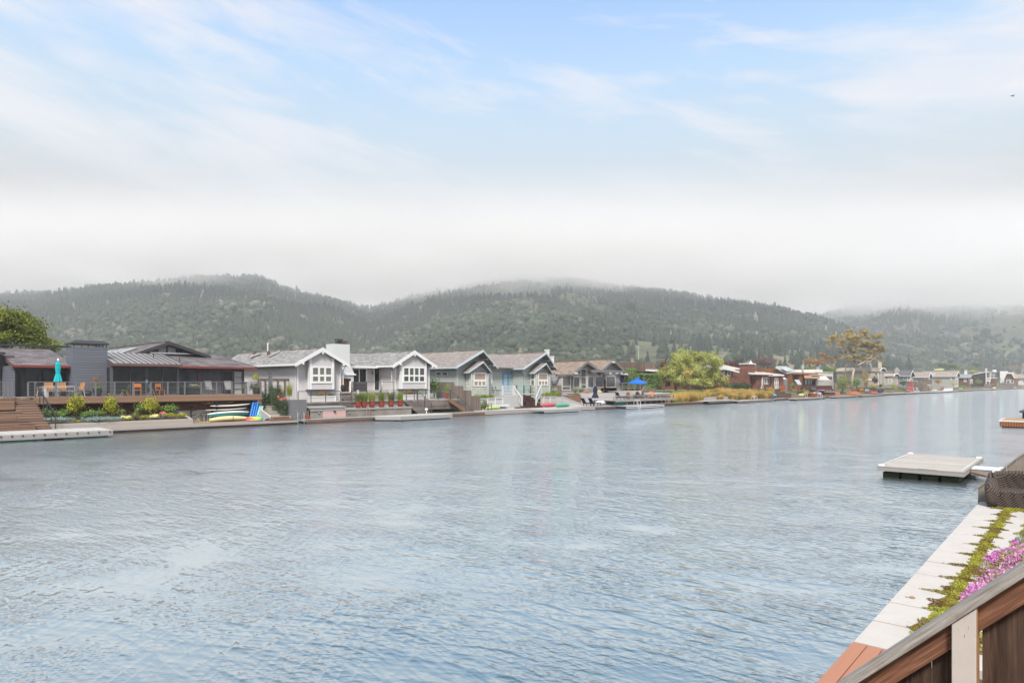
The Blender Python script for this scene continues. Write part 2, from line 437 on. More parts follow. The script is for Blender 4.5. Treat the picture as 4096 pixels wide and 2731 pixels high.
deep = t_.mix(t_.noise(.05), (.045, .080, .082), (.056, .098, .098))
body = t_.n('BsdfDiffuse', i_Color=deep)
r1 = t_.n('BsdfGlossy', i_Color=(.93, .97, .97), i_Roughness=.03, i_Normal=nrm)
r2 = t_.n('BsdfGlossy', i_Color=(.93, .97, .97), i_Roughness=.36)
refl = t_.n('MixShader', i_0=.30); t_.t.links.new(r1.outputs[0], refl.inputs[1]); t_.t.links.new(r2.outputs[0], refl.inputs[2])
face = t_.n('LayerWeight', i_Blend=.5, i_Normal=nrm).outputs['Facing']
fres = t_.ramp(face, [(.0, .03), (.28, .05), (.40, .14), (.55, .46), (.75, .82), (1., .98)])
mixw = t_.n('MixShader', i_0=fres); t_.t.links.new(body.outputs[0], mixw.inputs[1]); t_.t.links.new(refl.outputs[0], mixw.inputs[2])
WATER = t_.done(mixw)
m = MB(); m.box(-400, 6000, -3000, 52.5, -.6, 0); m.obj('water', WATER, kind='structure')

# ---------------------------------------------------------------- ground beyond the far bank
g_ = NT('ground_soil'); k = g_.mix(g_.ramp(g_.noise(.05, det=6), [(.35, 0.), (.65, 1.)]), (.10, .105, .05), (.17, .14, .085))
GROUND = g_.done(g_.pbr(k, .95, g_.bump(g_.noise(2., det=5), .5, .1), spec=.1))
xs = np.concatenate([np.arange(-60, 300, 6), np.arange(300, 1000, 25), np.arange(1000, 4200, 200)])
prof = [(51.6, -.4), (52.2, .12), (54.5, .15), (57.5, 1.3), (64, 1.6), (90, 2.0), (200, 2.4), (420, 3.0), (900, 3.0), (3600, 3.0)]
V = [(x, y, z + (.12*math.sin(x*.13+y) if z > .5 else 0)) for (y, z) in prof for x in xs]; nx = len(xs)
Fq = [(j*nx+i, j*nx+i+1, (j+1)*nx+i+1, (j+1)*nx+i) for j in range(len(prof)-1) for i in range(nx-1)]
m = MB(); m.add(V, Fq); m.obj('ground', GROUND, kind='structure', smooth=True)

# ---------------------------------------------------------------- hills
def vnoise(x, y, s, seed):
    g = np.random.default_rng(seed); tab = g.uniform(-1, 1, (64, 64)); x = np.asarray(x)/s; y = np.asarray(y)/s
    xi = np.floor(x).astype(int); yi = np.floor(y).astype(int); fx_ = x-xi; fy_ = y-yi
    fx_ = fx_*fx_*(3-2*fx_); fy_ = fy_*fy_*(3-2*fy_); T_ = lambda a, b: tab[a % 64, b % 64]
    return (T_(xi, yi)*(1-fx_)+T_(xi+1, yi)*fx_)*(1-fy_)+(T_(xi, yi+1)*(1-fx_)+T_(xi+1, yi+1)*fx_)*fy_
class Hill:
    def __init__(s, sky_, base, crest, seed, rough=14., expo=1.12, tree=11.):
        s.u = np.array([p[0] for p in sky_], float); s.vv = np.array([p[1] for p in sky_], float)
        s.base, s.crest, s.seed, s.rough, s.expo, s.tree = base, crest, seed, rough, expo, tree
    def dc(s, u): return np.interp(u, *zip(*s.crest))
    def db(s, u): return np.interp(u, *zip(*s.base))
    def h(s, u, d):
        zc = H + (VH - np.interp(u, s.u, s.vv))/F*s.dc(u) - s.tree; zc = np.maximum(zc, 2.)
        tt = (d - s.db(u))/(s.dc(u)-s.db(u)); q = np.clip(tt, 0, 1)
        z = 2.6 + (zc-2.6)*q**s.expo
        x, y = s.xy(u, d)
        bump = (vnoise(x, y, 170., s.seed) + .55*vnoise(x, y, 75., s.seed+1) + .25*vnoise(x, y, 30., s.seed+2))*s.rough
        z = z + bump*np.clip(np.sin(np.pi*np.clip(q, 0, 1)), 0, 1)*np.clip((zc-2)/60, 0, 1)
        z = np.where(tt > 1, zc - (d - s.dc(u))*.30, z)
        return np.maximum(z, 1.0)
    def xy(s, u, d):
        r = (np.asarray(u)-U0)/F; return d*(C+S*r), d*(S-C*r)
    def mesh(s, name, m, u0, u1, nu=220, nd=80, kind='structure'):
        us = np.linspace(u0, u1, nu); V = []
        for j in range(nd+1):
            q = j/nd*1.25; d = s.db(us)*(1-q) + s.dc(us)*q; x, y = s.xy(us, d); V.append(np.stack([x, y, s.h(us, d)], 1))
        V = np.concatenate(V); f = []
        i, j = np.meshgrid(np.arange(nu-1), np.arange(nd)); a = (j*nu+i).ravel(); f = np.stack([a, a+1, a+nu+1, a+nu], 1)
        o = np_obj(name, V, f, m, smooth=True); o['kind'] = kind; return o
skyAB = [(-500,1190),(-300,1178),(0,1165),(175,1165),(350,1142),(575,1130),(750,1106),(860,1098),(940,1093),(1045,1096),(1115,1130),(1220,1158),(1360,1186),(1480,1222),(1560,1200),(1655,1172),(1776,1150),(1915,1120),(2055,1096),(2160,1104),(2264,1096),(2340,1112),(2438,1132),(2612,1138),(2786,1170),(2960,1193),(3135,1217),(3257,1252),(3344,1285),(3450,1335),(3560,1385),(3700,1450),(3800,1500)]
HA = Hill(skyAB, [(-500,520),(1200,470),(1480,520),(1900,430),(3000,420),(3700,520)], [(-500,1150),(900,1200),(1350,1350),(1480,1500),(1650,1450),(2100,1480),(2700,1300),(3300,1120),(3800,900)], 11)
HC = Hill([(2900,1330),(3100,1300),(3250,1258),(3400,1217),(3588,1190),(3744,1213),(3918,1206),(4096,1198),(4300,1188),(4700,1195)], [(2900,1100),(3600,700),(4700,650)], [(2900,1900),(4700,1900)], 31, 22.)
HD = Hill([(-700,1120),(-300,1112),(0,1118),(200,1118),(430,1106),(510,1140),(620,1200),(700,1300)], [(-700,1300),(700,1300)], [(-700,1750),(700,1750)], 51, 8.)
h_ = NT('hill_scrub'); nn = h_.noise(.012, det=7, rough=.6)
k = h_.ramp(nn, [(.38, (.075, .085, .045)), (.52, (.13, .135, .075)), (.62, (.21, .18, .12))])
k = h_.mix(h_.ramp(h_.noise(.11, det=4), [(.5, 0.), (.62, .7)]), k, (.045, .055, .03))
HILLM = h_.done(h_.pbr(k, .95, spec=.1))
HA.mesh('hills', HILLM, -500, 3800); HC.mesh('hills_right', HILLM, 2900, 4700, 120, 60); HD.mesh('hills_left', HILLM, -700, 700, 60, 40)

# clearings on the slopes: (u, q up the slope, half width in u, half height in q)
CLEAR = [(2075,.52,95,.035),(2170,.60,60,.03),(2330,.60,90,.03),(2450,.55,80,.03),(2560,.10,130,.05),(2640,.20,110,.06),(2490,.03,110,.05),(2700,.05,200,.06),(2820,.28,120,.05),(2960,.16,140,.06),(3100,.35,110,.05),(3120,.12,120,.06),(3230,.25,110,.06),(3350,.16,160,.08),(3020,.42,60,.03),(1830,.06,60,.05),(85,.42,26,.02),(160,.44,20,.015),(250,.10,80,.05),(1680,.58,40,.02)]
def clear_mask(u, q, g):
    k = np.zeros(len(u), bool)
    for (cu, cq, wu, wq) in CLEAR:
        k |= ((u-cu)/wu)**2 + ((q-cq)/(wq*1.35))**2 < g.uniform(.5, 1.25, len(u))
    return k
def forest(name, hill, u0, u1, n, seed, m, hs=(7.5, 14.5), mask=None, kinds=.64, ks=1.):
    g = np.random.default_rng(seed)
    u = g.uniform(u0, u1, n); q = g.uniform(0, 1, n)**.85*1.05
    d = hill.db(u)*(1-q) + hill.dc(u)*q; x, y = hill.xy(u, d)
    dens = vnoise(x, y, 60., seed+5) + .6*vnoise(x, y, 25., seed+6)
    keep = g.uniform(-1.6, .9, n) < dens + .75
    if mask is not None: keep &= mask(u, q, g)
    u, d, x, y, q, dens = [a[keep] for a in (u, d, x, y, q, dens)]
    z = hill.h(u, d) - .4; n = len(u)
    hh = g.uniform(*hs, n)*(1+.25*vnoise(x, y, 90., seed+9))*np.where(g.uniform(0,1,n) < .06, 1.3, 1); hh *= ks
    zone = vnoise(x, y, 120., seed+8) - .9*(q - .3)
    broad = g.uniform(-1, 1, n)*.55 + zone > (kinds-.5)*2
    base = np.where(broad, .50, .20) + g.uniform(-.16, .16, n) + .16*dens
    dead = g.uniform(0, 1, n) < .006; base[dead] = 1.
    Vs, Fs, As = [], [], []; off = 0
    K = 6; tiers = 4
    ci = np.where(~broad)[0]; nc = len(ci)                        # conifers: ragged stacked skirts
    rot = g.uniform(0, 6.28, nc); wid = hh[ci]*g.uniform(.23, .35, nc)
    for tq in range(tiers):
        zb = .12 + .2*tq; zt = min(1.0, zb + .42) if tq < tiers-1 else 1.0
        rr = wid*(1 - .21*tq)
        ang = rot[:, None] + np.arange(K)[None]*2*np.pi/K + tq*.5
        jr = rr[:, None]*g.uniform(.6, 1.25, (nc, K))
        bx = x[ci][:, None] + jr*np.cos(ang); by = y[ci][:, None] + jr*np.sin(ang)
        bz = z[ci][:, None] + hh[ci][:, None]*(zb + g.uniform(-.05, .05, (nc, K)))
        ring = np.stack([bx, by, bz], 2); top = np.stack([x[ci], y[ci], z[ci] + hh[ci]*zt], 1)[:, None]
        Vs.append(np.concatenate([ring, top], 1).reshape(-1, 3))
        b = off + np.arange(nc)[:, None]*(K+1); kk = np.arange(K)[None]
        Fs.append(np.stack([b+kk, b+(kk+1) % K, b+K+0*kk], 2).reshape(-1, 3)); off += nc*(K+1)
        As.append(np.repeat(np.clip(base[ci] + g.uniform(-.08, .08, nc), 0, 1), K+1))
    bi = np.where(broad)[0]; nb = len(bi)                         # broadleaf: lumpy domes
    ico = bmesh.new(); bmesh.ops.create_icosphere(ico, subdivisions=1, radius=1)
    iv = np.array([v.co[:] for v in ico.verts]); ico.verts.index_update(); itri = np.array([[v.index for v in f.verts] for f in ico.faces]); ico.free()
    for lump in range(3):
        rr = hh[bi]*g.uniform(.24, .38, nb); ox, oy = g.normal(size=nb)*rr*.6, g.normal(size=nb)*rr*.6
        oz = hh[bi]*(.34 + .13*lump)*g.uniform(.8, 1.1, nb)
        pv = iv[None]*rr[:, None, None]*g.uniform(.7, 1.2, (nb, len(iv), 1))*np.array([1, 1, .85])
        pv = pv + np.stack([x[bi]+ox, y[bi]+oy, z[bi]+oz], 1)[:, None]
        Vs.append(pv.reshape(-1, 3)); b = off + np.arange(nb)[:, None, None]*len(iv)
        Fs.append((b + itri[None]).reshape(-1, 3)); off += nb*len(iv)
        As.append(np.repeat(np.clip(base[bi] + g.uniform(-.12, .12, nb), 0, 1), len(iv)))
    o = np_obj(name, np.concatenate(Vs), np.concatenate(Fs), m, attr=np.concatenate(As))
    o['kind'] = 'stuff'; o['label'] = 'forest of conifers and broadleaf trees covering the hillside'
    return o
FOREST = leafm('forest_leaves', (.008, .017, .008), (.038, .058, .022), (.22, .20, .17), .10, 1.)
forest('hillside_forest', HA, -480, 3640, 30000, 3, FOREST, mask=lambda u, q, g: ~(clear_mask(u, q, g) & (g.uniform(0, 1, len(u)) < .84)) & ~((g.uniform(0, 1, len(u)) < .62) & (u > 2420) & (q < np.interp(u, [2420, 2600, 3000, 3400], [.12, .30, .42, .5])) & (vnoise(u, q*900, 60., 77) > -.35)))
def rmask(u, q, g):
    open_ = np.clip((u - 3750)/250, 0, .95)*np.clip((q-.05)*4, 0, 1)
    return g.uniform(0, 1, len(u)) > open_
forest('far_hillside_forest', HC, 3000, 4600, 13000, 4, FOREST, mask=rmask, kinds=.5)
forest('left_hillside_forest', HD, -500, 640, 2500, 5, FOREST)

# ---------------------------------------------------------------- air
def volume(name, colr, dens, an=.0):
    t = NT(name); p = t.n('VolumePrincipled'); p.inputs['Color'].default_value = (*colr, 1); p.inputs['Density'].default_value = dens; p.inputs['Anisotropy'].default_value = an
    t.t.links.new(p.outputs[0], t.out.inputs['Volume']); return t.m
HAZE_TOP = 330.
m = MB(); m.box(-900, 6500, -3100, 3700, -1.8, HAZE_TOP)
o = m.obj('haze', volume('haze_air', (.87, .905, .96), .00033), kind='stuff'); o['label'] = 'pale haze between the houses and the hills'
# ---------------------------------------------------------------- building helpers
def win_f(par, y, u0, u1, v0, v1, cols=1, rows=(1.,), fm=WHITE, gm=GLASS, fw=.09, mw=.05, name='window', proud=.05, hs=None):
    """window in a wall that faces the water (plane y); rows = heights top to bottom as shares"""
    x0, x1 = X(u0, y), X(u1, y); um = (u0+u1)/2; z1, z0 = Z(um, v0, y), Z(um, v1, y)
    return win_xz(par, y, x0, x1, z0, z1, cols, rows, fm, gm, fw, mw, name, proud)
def win_xz(par, y, x0, x1, z0, z1, cols=1, rows=(1.,), fm=WHITE, gm=GLASS, fw=.09, mw=.05, name='window', proud=.05):
    f = MB(); a, b = y-proud, y+.03
    f.box(x0, x0+fw, a, b, z0, z1); f.box(x1-fw, x1, a, b, z0, z1)
    f.box(x0+fw, x1-fw, a, b, z1-fw, z1); f.box(x0+fw, x1-fw, a, b, z0, z0+fw)
    for i in range(1, cols):
        xx = x0 + fw + (x1-x0-2*fw)*i/cols; f.box(xx-mw/2, xx+mw/2, a+.004, b, z0+fw, z1-fw)
    tot = sum(rows); acc = 0
    for r in rows[:-1]:
        acc += r; zz = z1 - fw - (z1-z0-2*fw)*acc/tot; f.box(x0+fw, x1-fw, a+.008, b, zz-mw/2, zz+mw/2)
    w_ = f.obj(name, fm, par)
    g = MB(); g.box(x0+fw*.6, x1-fw*.6, y-.018, y+.02, z0+fw*.6, z1-fw*.6); g.obj('pane', gm, w_)
    return w_
def win_s(par, x, u0, u1, v0, v1, cols=1, rows=(1.,), fm=WHITE, gm=GLASS, fw=.09, mw=.05, name='window', proud=.05):
    """window in a side wall (plane x) whose outer face looks to -x; u0 is the far end"""
    y0, y1 = YX(u0, x), YX(u1, x)
    if y0 > y1: y0, y1 = y1, y0
    um = (u0+u1)/2; z1, z0 = ZX(um, v0, x), ZX(um, v1, x)
    f = MB(); a, b = x-proud, x+.03
    f.box(a, b, y0, y0+fw, z0, z1); f.box(a, b, y1-fw, y1, z0, z1); f.box(a, b, y0+fw, y1-fw, z1-fw, z1); f.box(a, b, y0+fw, y1-fw, z0, z0+fw)
    for i in range(1, cols):
        yy = y0+fw+(y1-y0-2*fw)*i/cols; f.box(a+.004, b, yy-mw/2, yy+mw/2, z0+fw, z1-fw)
    tot = sum(rows); acc = 0
    for r in rows[:-1]:
        acc += r; zz = z1 - fw - (z1-z0-2*fw)*acc/tot; f.box(a+.008, b, y0+fw, y1-fw, zz-mw/2, zz+mw/2)
    w_ = f.obj(name, fm, par); g = MB(); g.box(x-.018, x+.02, y0+fw*.6, y1-fw*.6, z0+fw*.6, z1-fw*.6); g.obj('pane', gm, w_)
    return w_
def gable_y(par, eL, ap, eR, yf, yb, wall, roofm, trim, over=.7, zb=1.2, th=.16, wx=None, rake=.24, wallname='wall', back_over=.3, ya=None, level=True, cap=True):
    """gabled block whose ridge runs away from the water; eL, ap, eR are (u,v) of the front rake; eaves in plane yf, peak in plane ya"""
    ya = yf if ya is None else ya
    xl, zl = X(eL[0], yf), Z(*eL, yf); xa, za = X(ap[0], ya), Z(*ap, ya); xr, zr = X(eR[0], yf), Z(*eR, yf)
    if level: zl = zr = (zl+zr)/2
    r = MB()
    r.slab([(xl, yf, zl), (xa, ya, za), (xa, yb, za), (xl, yb, zl)], th)
    r.slab([(xa, ya, za), (xr, yf, zr), (xr, yb, zr), (xa, yb, za)], th)
    ro = r.obj('roof', roofm, par)
    if cap: cp = MB(); cp.bar((xa, ya+.05, za+.02), (xa, yb, za+.02), .3, .06); cp.obj('ridge_cap', roofm, ro)
    t = MB(); dl = (za-zl)/(xa-xl); dr = (za-zr)/(xr-xa)
    for (xe, ze) in ((xl, zl), (xr, zr)):
        t.add([(xe, yf-.06, ze+.02), (xa, ya-.06, za+.02), (xa, ya-.06, za+.02-rake*1.1), (xe, yf-.06, ze+.02-rake), (xe, yf-.004, ze+.02), (xa, ya-.004, za+.02), (xa, ya-.004, za+.02-rake*1.1), (xe, yf-.004, ze+.02-rake)],
              [(0,1,2,3),(7,6,5,4),(0,4,5,1),(1,5,6,2),(2,6,7,3),(3,7,4,0)])
    t.box(xl-.05, xl+.06, yf, yb, zl-.2, zl-.01); t.box(xr-.06, xr+.05, yf, yb, zr-.2, zr-.01)
    t.obj('fascia', trim, ro)
    x0, x1 = wx if wx else (xl+.55, xr-.55); yw = yf+over
    k0 = zl + dl*(x0-xl) - th*1.15 - .02; k1 = zr + dr*(xr-x1) - th*1.15 - .02
    w_ = MB(); w_.prism([(x0, zb), (x1, zb), (x1, k1), (xa, za-th*1.15-.02), (x0, k0)], 'y', yw, yb-back_over); wo_ = w_.obj(wallname, wall, par)
    return dict(xl=xl, xa=xa, xr=xr, zl=zl, zr=zr, za=za, x0=x0, x1=x1, yw=yw, wall=wo_, roof=ro, k0=k0, k1=k1, dl=dl, dr=dr)
def rail_posts(par, pts, h, pm, w=.07, cables=9, rail=.06, name='post', cm=None, toph=.05):
    """cable railing along pts (x,y,z) with a post at each point"""
    for p in pts:
        b = MB(); b.box(p[0]-w/2, p[0]+w/2, p[1]-w/2, p[1]+w/2, p[2], p[2]+h); b.obj(name, pm, par)
    t = MB()
    for p, q in zip(pts[:-1], pts[1:]): t.bar((p[0], p[1], p[2]+h+toph/2), (q[0], q[1], q[2]+h+toph/2), rail, toph)
    t.obj('top_rail', pm, par)
    if cables:
        c = MB()
        for k in range(cables):
            z = h*(k+.7)/(cables+.4)
            for p, q in zip(pts[:-1], pts[1:]): c.bar((p[0], p[1], p[2]+z), (q[0], q[1], q[2]+z), .012, .012)
        c.obj('cables', cm or GREYM, par)
def steps(par, x0, x1, y_top, z_top, y_bot, z_bot, n, treadm, side=None, name='step', nose=.03):
    """flight going down towards the water"""
    for i in range(n):
        k = i+1; z = z_top + (z_bot-z_top)*k/(n); ya = y_top + (y_bot-y_top)*(k-1)/n; yb = y_top + (y_bot-y_top)*k/n
        b = MB(); b.box(x0, x1, yb-nose, ya, z-.05, z); b.box(x0+.01, x1-.01, yb+.0, yb+.03, z-(z_top-z_bot)/n-.002, z-.05)
        b.obj(name, treadm, par)
def hull_at(cx, cy, cz, yaw, L, W, D, name, label, cat, m, tilt=0., group=None, rock=.12, roll=0., flat=.35, n=16):
    M = Matrix.Translation((cx, cy, cz)) @ Matrix.Rotation(yaw, 4, 'Z') @ Matrix.Rotation(tilt, 4, 'Y') @ Matrix.Rotation(roll, 4, 'X')
    b = MB(); b.hull(L, W, D, rock, M=M, flat=flat, n=n); return b.solo(name, label, cat, m, group, smooth=True)

# ---------------------------------------------------------------- planting
LF = dict(
 yel=leafm('leaf_yellow_green', (.10, .12, .015), (.26, .27, .03), (.42, .38, .05)),
 grn=leafm('leaf_green', (.035, .07, .016), (.115, .185, .045), (.22, .30, .08)),
 dk=leafm('leaf_dark_green', (.014, .03, .012), (.04, .07, .025), (.09, .13, .05)),
 blue=leafm('leaf_blue_grey', (.11, .17, .155), (.21, .29, .265), (.36, .44, .40)),
 oliv=leafm('leaf_olive', (.06, .075, .02), (.16, .18, .06), (.30, .30, .12)),
 will=leafm('leaf_willow', (.065, .075, .015), (.27, .285, .07), (.52, .53, .22)),
 red=leafm('leaf_dark_red', (.035, .012, .014), (.085, .028, .03), (.15, .06, .055)),
 purp=leafm('leaf_purple_brown', (.05, .035, .035), (.11, .075, .07), (.17, .12, .11)),
 rust=leafm('leaf_rust', (.12, .06, .02), (.26, .14, .045), (.38, .23, .09)),
 gold=leafm('grass_gold', (.16, .14, .03), (.42, .30, .09), (.62, .46, .20)),
 gras=leafm('grass_green', (.05, .09, .015), (.16, .22, .035), (.36, .33, .08)),
 coral=leafm('flower_coral', (.35, .08, .05), (.65, .20, .12), (.75, .32, .18)),
 lemon=leafm('flower_cream', (.45, .38, .12), (.72, .66, .30), (.8, .75, .5)),
 gum=leafm('leaf_eucalyptus', (.11, .095, .035), (.30, .24, .10), (.48, .34, .18)),
 pine=leafm('leaf_pine', (.028, .04, .006), (.11, .135, .017), (.26, .27, .04)),
 wht=leafm('flower_white', (.1, .16, .05), (.2, .26, .1), (.8, .8, .76)),
 redf=leafm('flower_red', (.06, .10, .03), (.5, .05, .05), (.7, .12, .12)),
 pink=leafm('flower_pink', (.48, .12, .40), (.62, .26, .54), (.72, .50, .64), .3, 1.15),
 org=leafm('flower_orange', (.05, .09, .02), (.6, .22, .03), (.75, .38, .06)),
)
BARK = plain('bark', (.13, .095, .07), .9, .35, 6., .5)
BARKP = plain('pale_bark', (.42, .34, .27), .8, .35, 3., .4)
STEM = plain('stem', (.10, .10, .04), .9, .3, 8., .3)
_seed = [100]
def sd_():
    _seed[0] += 1; return _seed[0]
def shrub(name, label, c, r, lf, n=700, size=.09, cat='shrub', group=None, clumps=16, stem=True, spread=.28, bottom=-.2, extra=None):
    """bush: foliage on a few stems; c is the ground point, r the half sizes"""
    e = T(name, label, cat, c, group)
    bl = [(c[0], c[1], c[2]+r[2], r[0]*.8, r[1]*.8, r[2]*.86)]
    g = random.Random(sd_())
    for k in range(3): bl.append((c[0]+g.uniform(-.5, .5)*r[0], c[1]+g.uniform(-.4, .4)*r[1], c[2]+r[2]*g.uniform(.5, 1.35), r[0]*.45, r[1]*.45, r[2]*.42))
    v, f, a = leaf_cloud(bl, n, size, sd_(), clumps, spread, bottom=bottom); v[:, 2] = np.maximum(v[:, 2], c[2]+.01)
    np_obj('foliage', v, f, LF[lf], e, a)
    if extra:
        v, f, a = leaf_cloud([(c[0], c[1], c[2]+r[2]*1.05, r[0]*.85, r[1]*.85, r[2]*.85)], extra[1], extra[2], sd_(), 12, .2, (.8, 1.05)); np_obj('flowers', v, f, LF[extra[0]], e, a)
    if stem:
        s_ = MB()
        for k in range(4): s_.tube([(c[0], c[1], c[2]), (c[0]+g.uniform(-.3, .3)*r[0], c[1]+g.uniform(-.3, .3)*r[1], c[2]+r[2]*.8), (c[0]+g.uniform(-.6, .6)*r[0], c[1]+g.uniform(-.6, .6)*r[1], c[2]+r[2]*1.5)], .03*max(.4, r[2]), 5, .008)
        s_.obj('stems', STEM, e)
    return e
def grass_tuft(name, label, c, h, rad, lf='gras', n=90, wid=.015, cat='grass', group=None, lean=.6):
    v, f, a = blades([(c[0], c[1], c[2], 1.)], n, h, rad, sd_(), wid, lean)
    b = Vector(c); v = v - np.array(c)
    o = np_obj(name, v, f, LF[lf], None, a); o.location = b; return settag(o, label, cat, group)
def rosette(name, label, c, r, lf, n=26, cat='plant', group=None, h=.9):
    v, f, a = blades([(c[0], c[1], c[2], 1.)], n, r*1.2, r*.12, sd_(), r*.09, 1.1)
    v = v - np.array(c); o = np_obj(name, v, f, LF[lf], None, a); o.location = c; return settag(o, label, cat, group)
def hedge(name, label, x0, x1, y0, y1, z0, z1, lf, n=3000, size=.16, cat='hedge'):
    e = T(name, label, cat, ((x0+x1)/2, (y0+y1)/2, z0)); g = np.random.default_rng(sd_())
    p = g.uniform(0, 1, (n, 3)); fc = g.integers(0, 4, n)
    p[:, 2] = np.where(fc == 0, 1 - np.abs(g.normal(0, .04, n)), p[:, 2]); p[:, 1] = np.where(fc == 1, np.abs(g.normal(0, .06, n)), p[:, 1]); p[:, 0] = np.where(fc == 2, np.abs(g.normal(0, .03, n)), p[:, 0]); p[:, 0] = np.where(fc == 3, 1 - np.abs(g.normal(0, .03, n)), p[:, 0])
    q = p*np.array([x1-x0, y1-y0, z1-z0]) + np.array([x0, y0, z0])
    q += .10*np.stack([vnoise(q[:, 2]*9, q[:, 1]*9, 5., 3), vnoise(q[:, 0]*9, q[:, 2]*9, 5., 4), vnoise(q[:, 0]*9, q[:, 1]*9, 5., 5)], 1)
    sh = np.clip(.45 + .3*vnoise(q[:, 0], q[:, 2]*1.3, .8, 6) + g.uniform(-.3, .3, n) + .1*(p[:, 2]-.5), 0, 1)
    v, f, a = leaf_quads(q, size, sh, g); np_obj('foliage', v, f, LF[lf], e, a)
    s_ = MB()
    for k in range(max(2, int((x1-x0)/1.2))):
        xx = x0 + (k+.5)*(x1-x0)/max(2, int((x1-x0)/1.2)); s_.tube([(xx, (y0+y1)/2, z0), (xx+.1, (y0+y1)/2, z0+(z1-z0)*.8)], .05, 5, .02)
    s_.obj('stems', STEM, e); return e
def tree(name, label, c, trunk_pts, r0, limbs, blobs, lf, n, size, bark=BARK, cat='tree', clumps=26, spread=.26, group=None, shell=(.45, 1.), long=.6, bottom=-.5):
    e = T(name, label, cat, c, group); s_ = MB(); s_.tube(trunk_pts, r0, 8, r0*.55)
    for (pts, a, b) in limbs: s_.tube(pts, a, 6, b)
    s_.obj('trunk', bark, e, smooth=True)
    v, f, a = leaf_cloud(blobs, n, size, sd_(), clumps, spread, shell, long, bottom); np_obj('crown', v, f, LF[lf], e, a); return e
def pot_profile(r, h): return [(r*.62, 0), (r*.7, h*.04), (r*.95, h*.45), (r*1.0, h*.7), (r*.97, h*.93), (r*1.06, h*.94), (r*1.06, h), (r*.9, h), (r*.9, h*.9)]
TERRA = plain('red_glaze', (.27, .035, .025), .3, .25, 5., .05, 0., .5)
BLACKP = plain('black_planter', (.02, .02, .022), .5, .2)
TEAL = plain('turquoise_canvas', (.01, .42, .46), .8, .08, 4., .1)
def umbrella_closed(name, label, c, h_pole, z0, z1, r, canvas, cat='umbrella', polem=None):
    e = T(name, label, cat, c); x, y, z = c
    b = MB(); b.tube([(x, y, z), (x, y, z+h_pole)], .025, 8); b.lathe((x, y, z), [(.28, 0), (.28, .05), (.06, .08), (.05, .25)], 12); b.obj('pole', polem or STEEL, e)
    L = z1-z0; k = MB(); k.lathe((x, y, z+z0), [(r*1.0, 0), (r*.85, L*.15), (r*.52, L*.36), (r*.50, L*.42), (r*.62, L*.62), (r*.55, L*.78), (r*.62, L*.80), (r*.35, L*.92), (.03, L)], 16, lambda q: 1 + .16*(-1)**q)
    k.obj('canopy', canvas, e); f = MB(); f.lathe((x, y, z+z1), [(.03, -.02), (.05, .03), (.02, .09)], 8); f.obj('finial', polem or STEEL, e)
    return e
# ================================================================ lot 1: charcoal house on the left
CH = boards('charcoal_vertical_boards', (.105, .108, .125), .14, 'xy', .12, .7, .05, .5, None, .5)
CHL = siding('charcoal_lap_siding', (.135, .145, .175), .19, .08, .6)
CHT = paint('charcoal_trim', (.045, .042, .047))
REDT = paint('dark_red_gutter', (.20, .035, .03), .35)
RED2 = paint('red_brown_fascia', (.14, .075, .065), .5)
SHD = shingles('dark_shingles', (.085, .075, .078), (.25, .22, .22), 'x', .3, .7, 'z', 3.6)
SHDY = shingles('dark_shingles_side', (.085, .075, .078), (.25, .22, .22), 'y', .3, .7, 'z', 3.6)
MROOF = plain('standing_seam_metal', (.36, .335, .32), .35, .12, .6, .03, .45)
DK = 2.42                                             # deck level
h1 = T('charcoal_house', 'charcoal house with a metal roofed sunroom, red gutters and low front gable', 'house', (X(500, 58), 60, DK))
yw = 58.0
m = MB(); m.box(X(-260, 60), X(60, 60), 60.2, 68, DK-.1, 5.4); m.obj('entry_wall', CH, h1)
m = MB(); m.box(X(-260, 59.2), X(22, 59.2), 59.2, 69, 5.42, 5.62); m.obj('entry_roof', CHT, h1)
win_f(h1, 60.2, -60, 35, 1476, 1585, 3, (1.,), CHT, GLASS, .1, .08)
# left wing
xa, xb = X(57, yw), X(300, yw)
m = MB(); m.box(xa, xb, yw, 66, DK-.1, 4.72); m.obj('wall', CH, h1)
m = MB(); m.box(X(37, 57.4), X(57, 57.6), 57.3, 60.2, DK-.1, 4.6); m.obj('corner_pier', CHL, h1)
e_u0, e_u1, ye, ze = 55, 291, 56.9, Z(170, 1461, 56.9)
xl, xr = X(e_u0, ye), X(300, ye); zr_, yr_ = ze+1.5, 65.0
m = MB(); m.slab([(xl, ye, ze), (xr, ye, ze), (xr, yr_, zr_), (xl, yr_, zr_)], .18); r_ = m.obj('roof', SHD, h1)
m = MB(); m.box(xl, xr, ye-.10, ye, ze-.16, ze-.01); m.obj('gutter', REDT, h1)
m = MB(); m.bar((xl-.04, ye, ze-.08), (xl-.04, yr_, zr_-.08), .05, .26); m.obj('rake_board', RED2, r_)
m = MB(); m.bar((X(0, 64.8)-6, 64.6, zr_+.22), (X(282, 64.8), 64.6, zr_+.22), .16, .16)
m.obj('solar_pipe', DARKM, h1)
for k in range(9): m = MB(); m.box(X(-20, 64.6)+k*1.9, X(-20, 64.6)+k*1.9+.06, 64.57, 64.63, zr_-.3, zr_+.14); m.obj('pipe_bracket', DARKM, h1)
win_f(h1, yw, 61, 87, 1474, 1589, 1, (1.,), CHT, GLASS, .08, name='door')
win_f(h1, yw, 98, 270, 1474, 1589, 3, (1.,), CHT, glass('teal_glass', (.022, .028, .026), .04), .09, .12, name='sliding_door')
m = MB(); xx = X(277, 57.6); m.tube([(xx, 57.5, DK), (xx, 57.5, 4.35), (X(286, 57), 57.0, 4.55)], .05, 8); m.obj('downspout', REDT, h1)
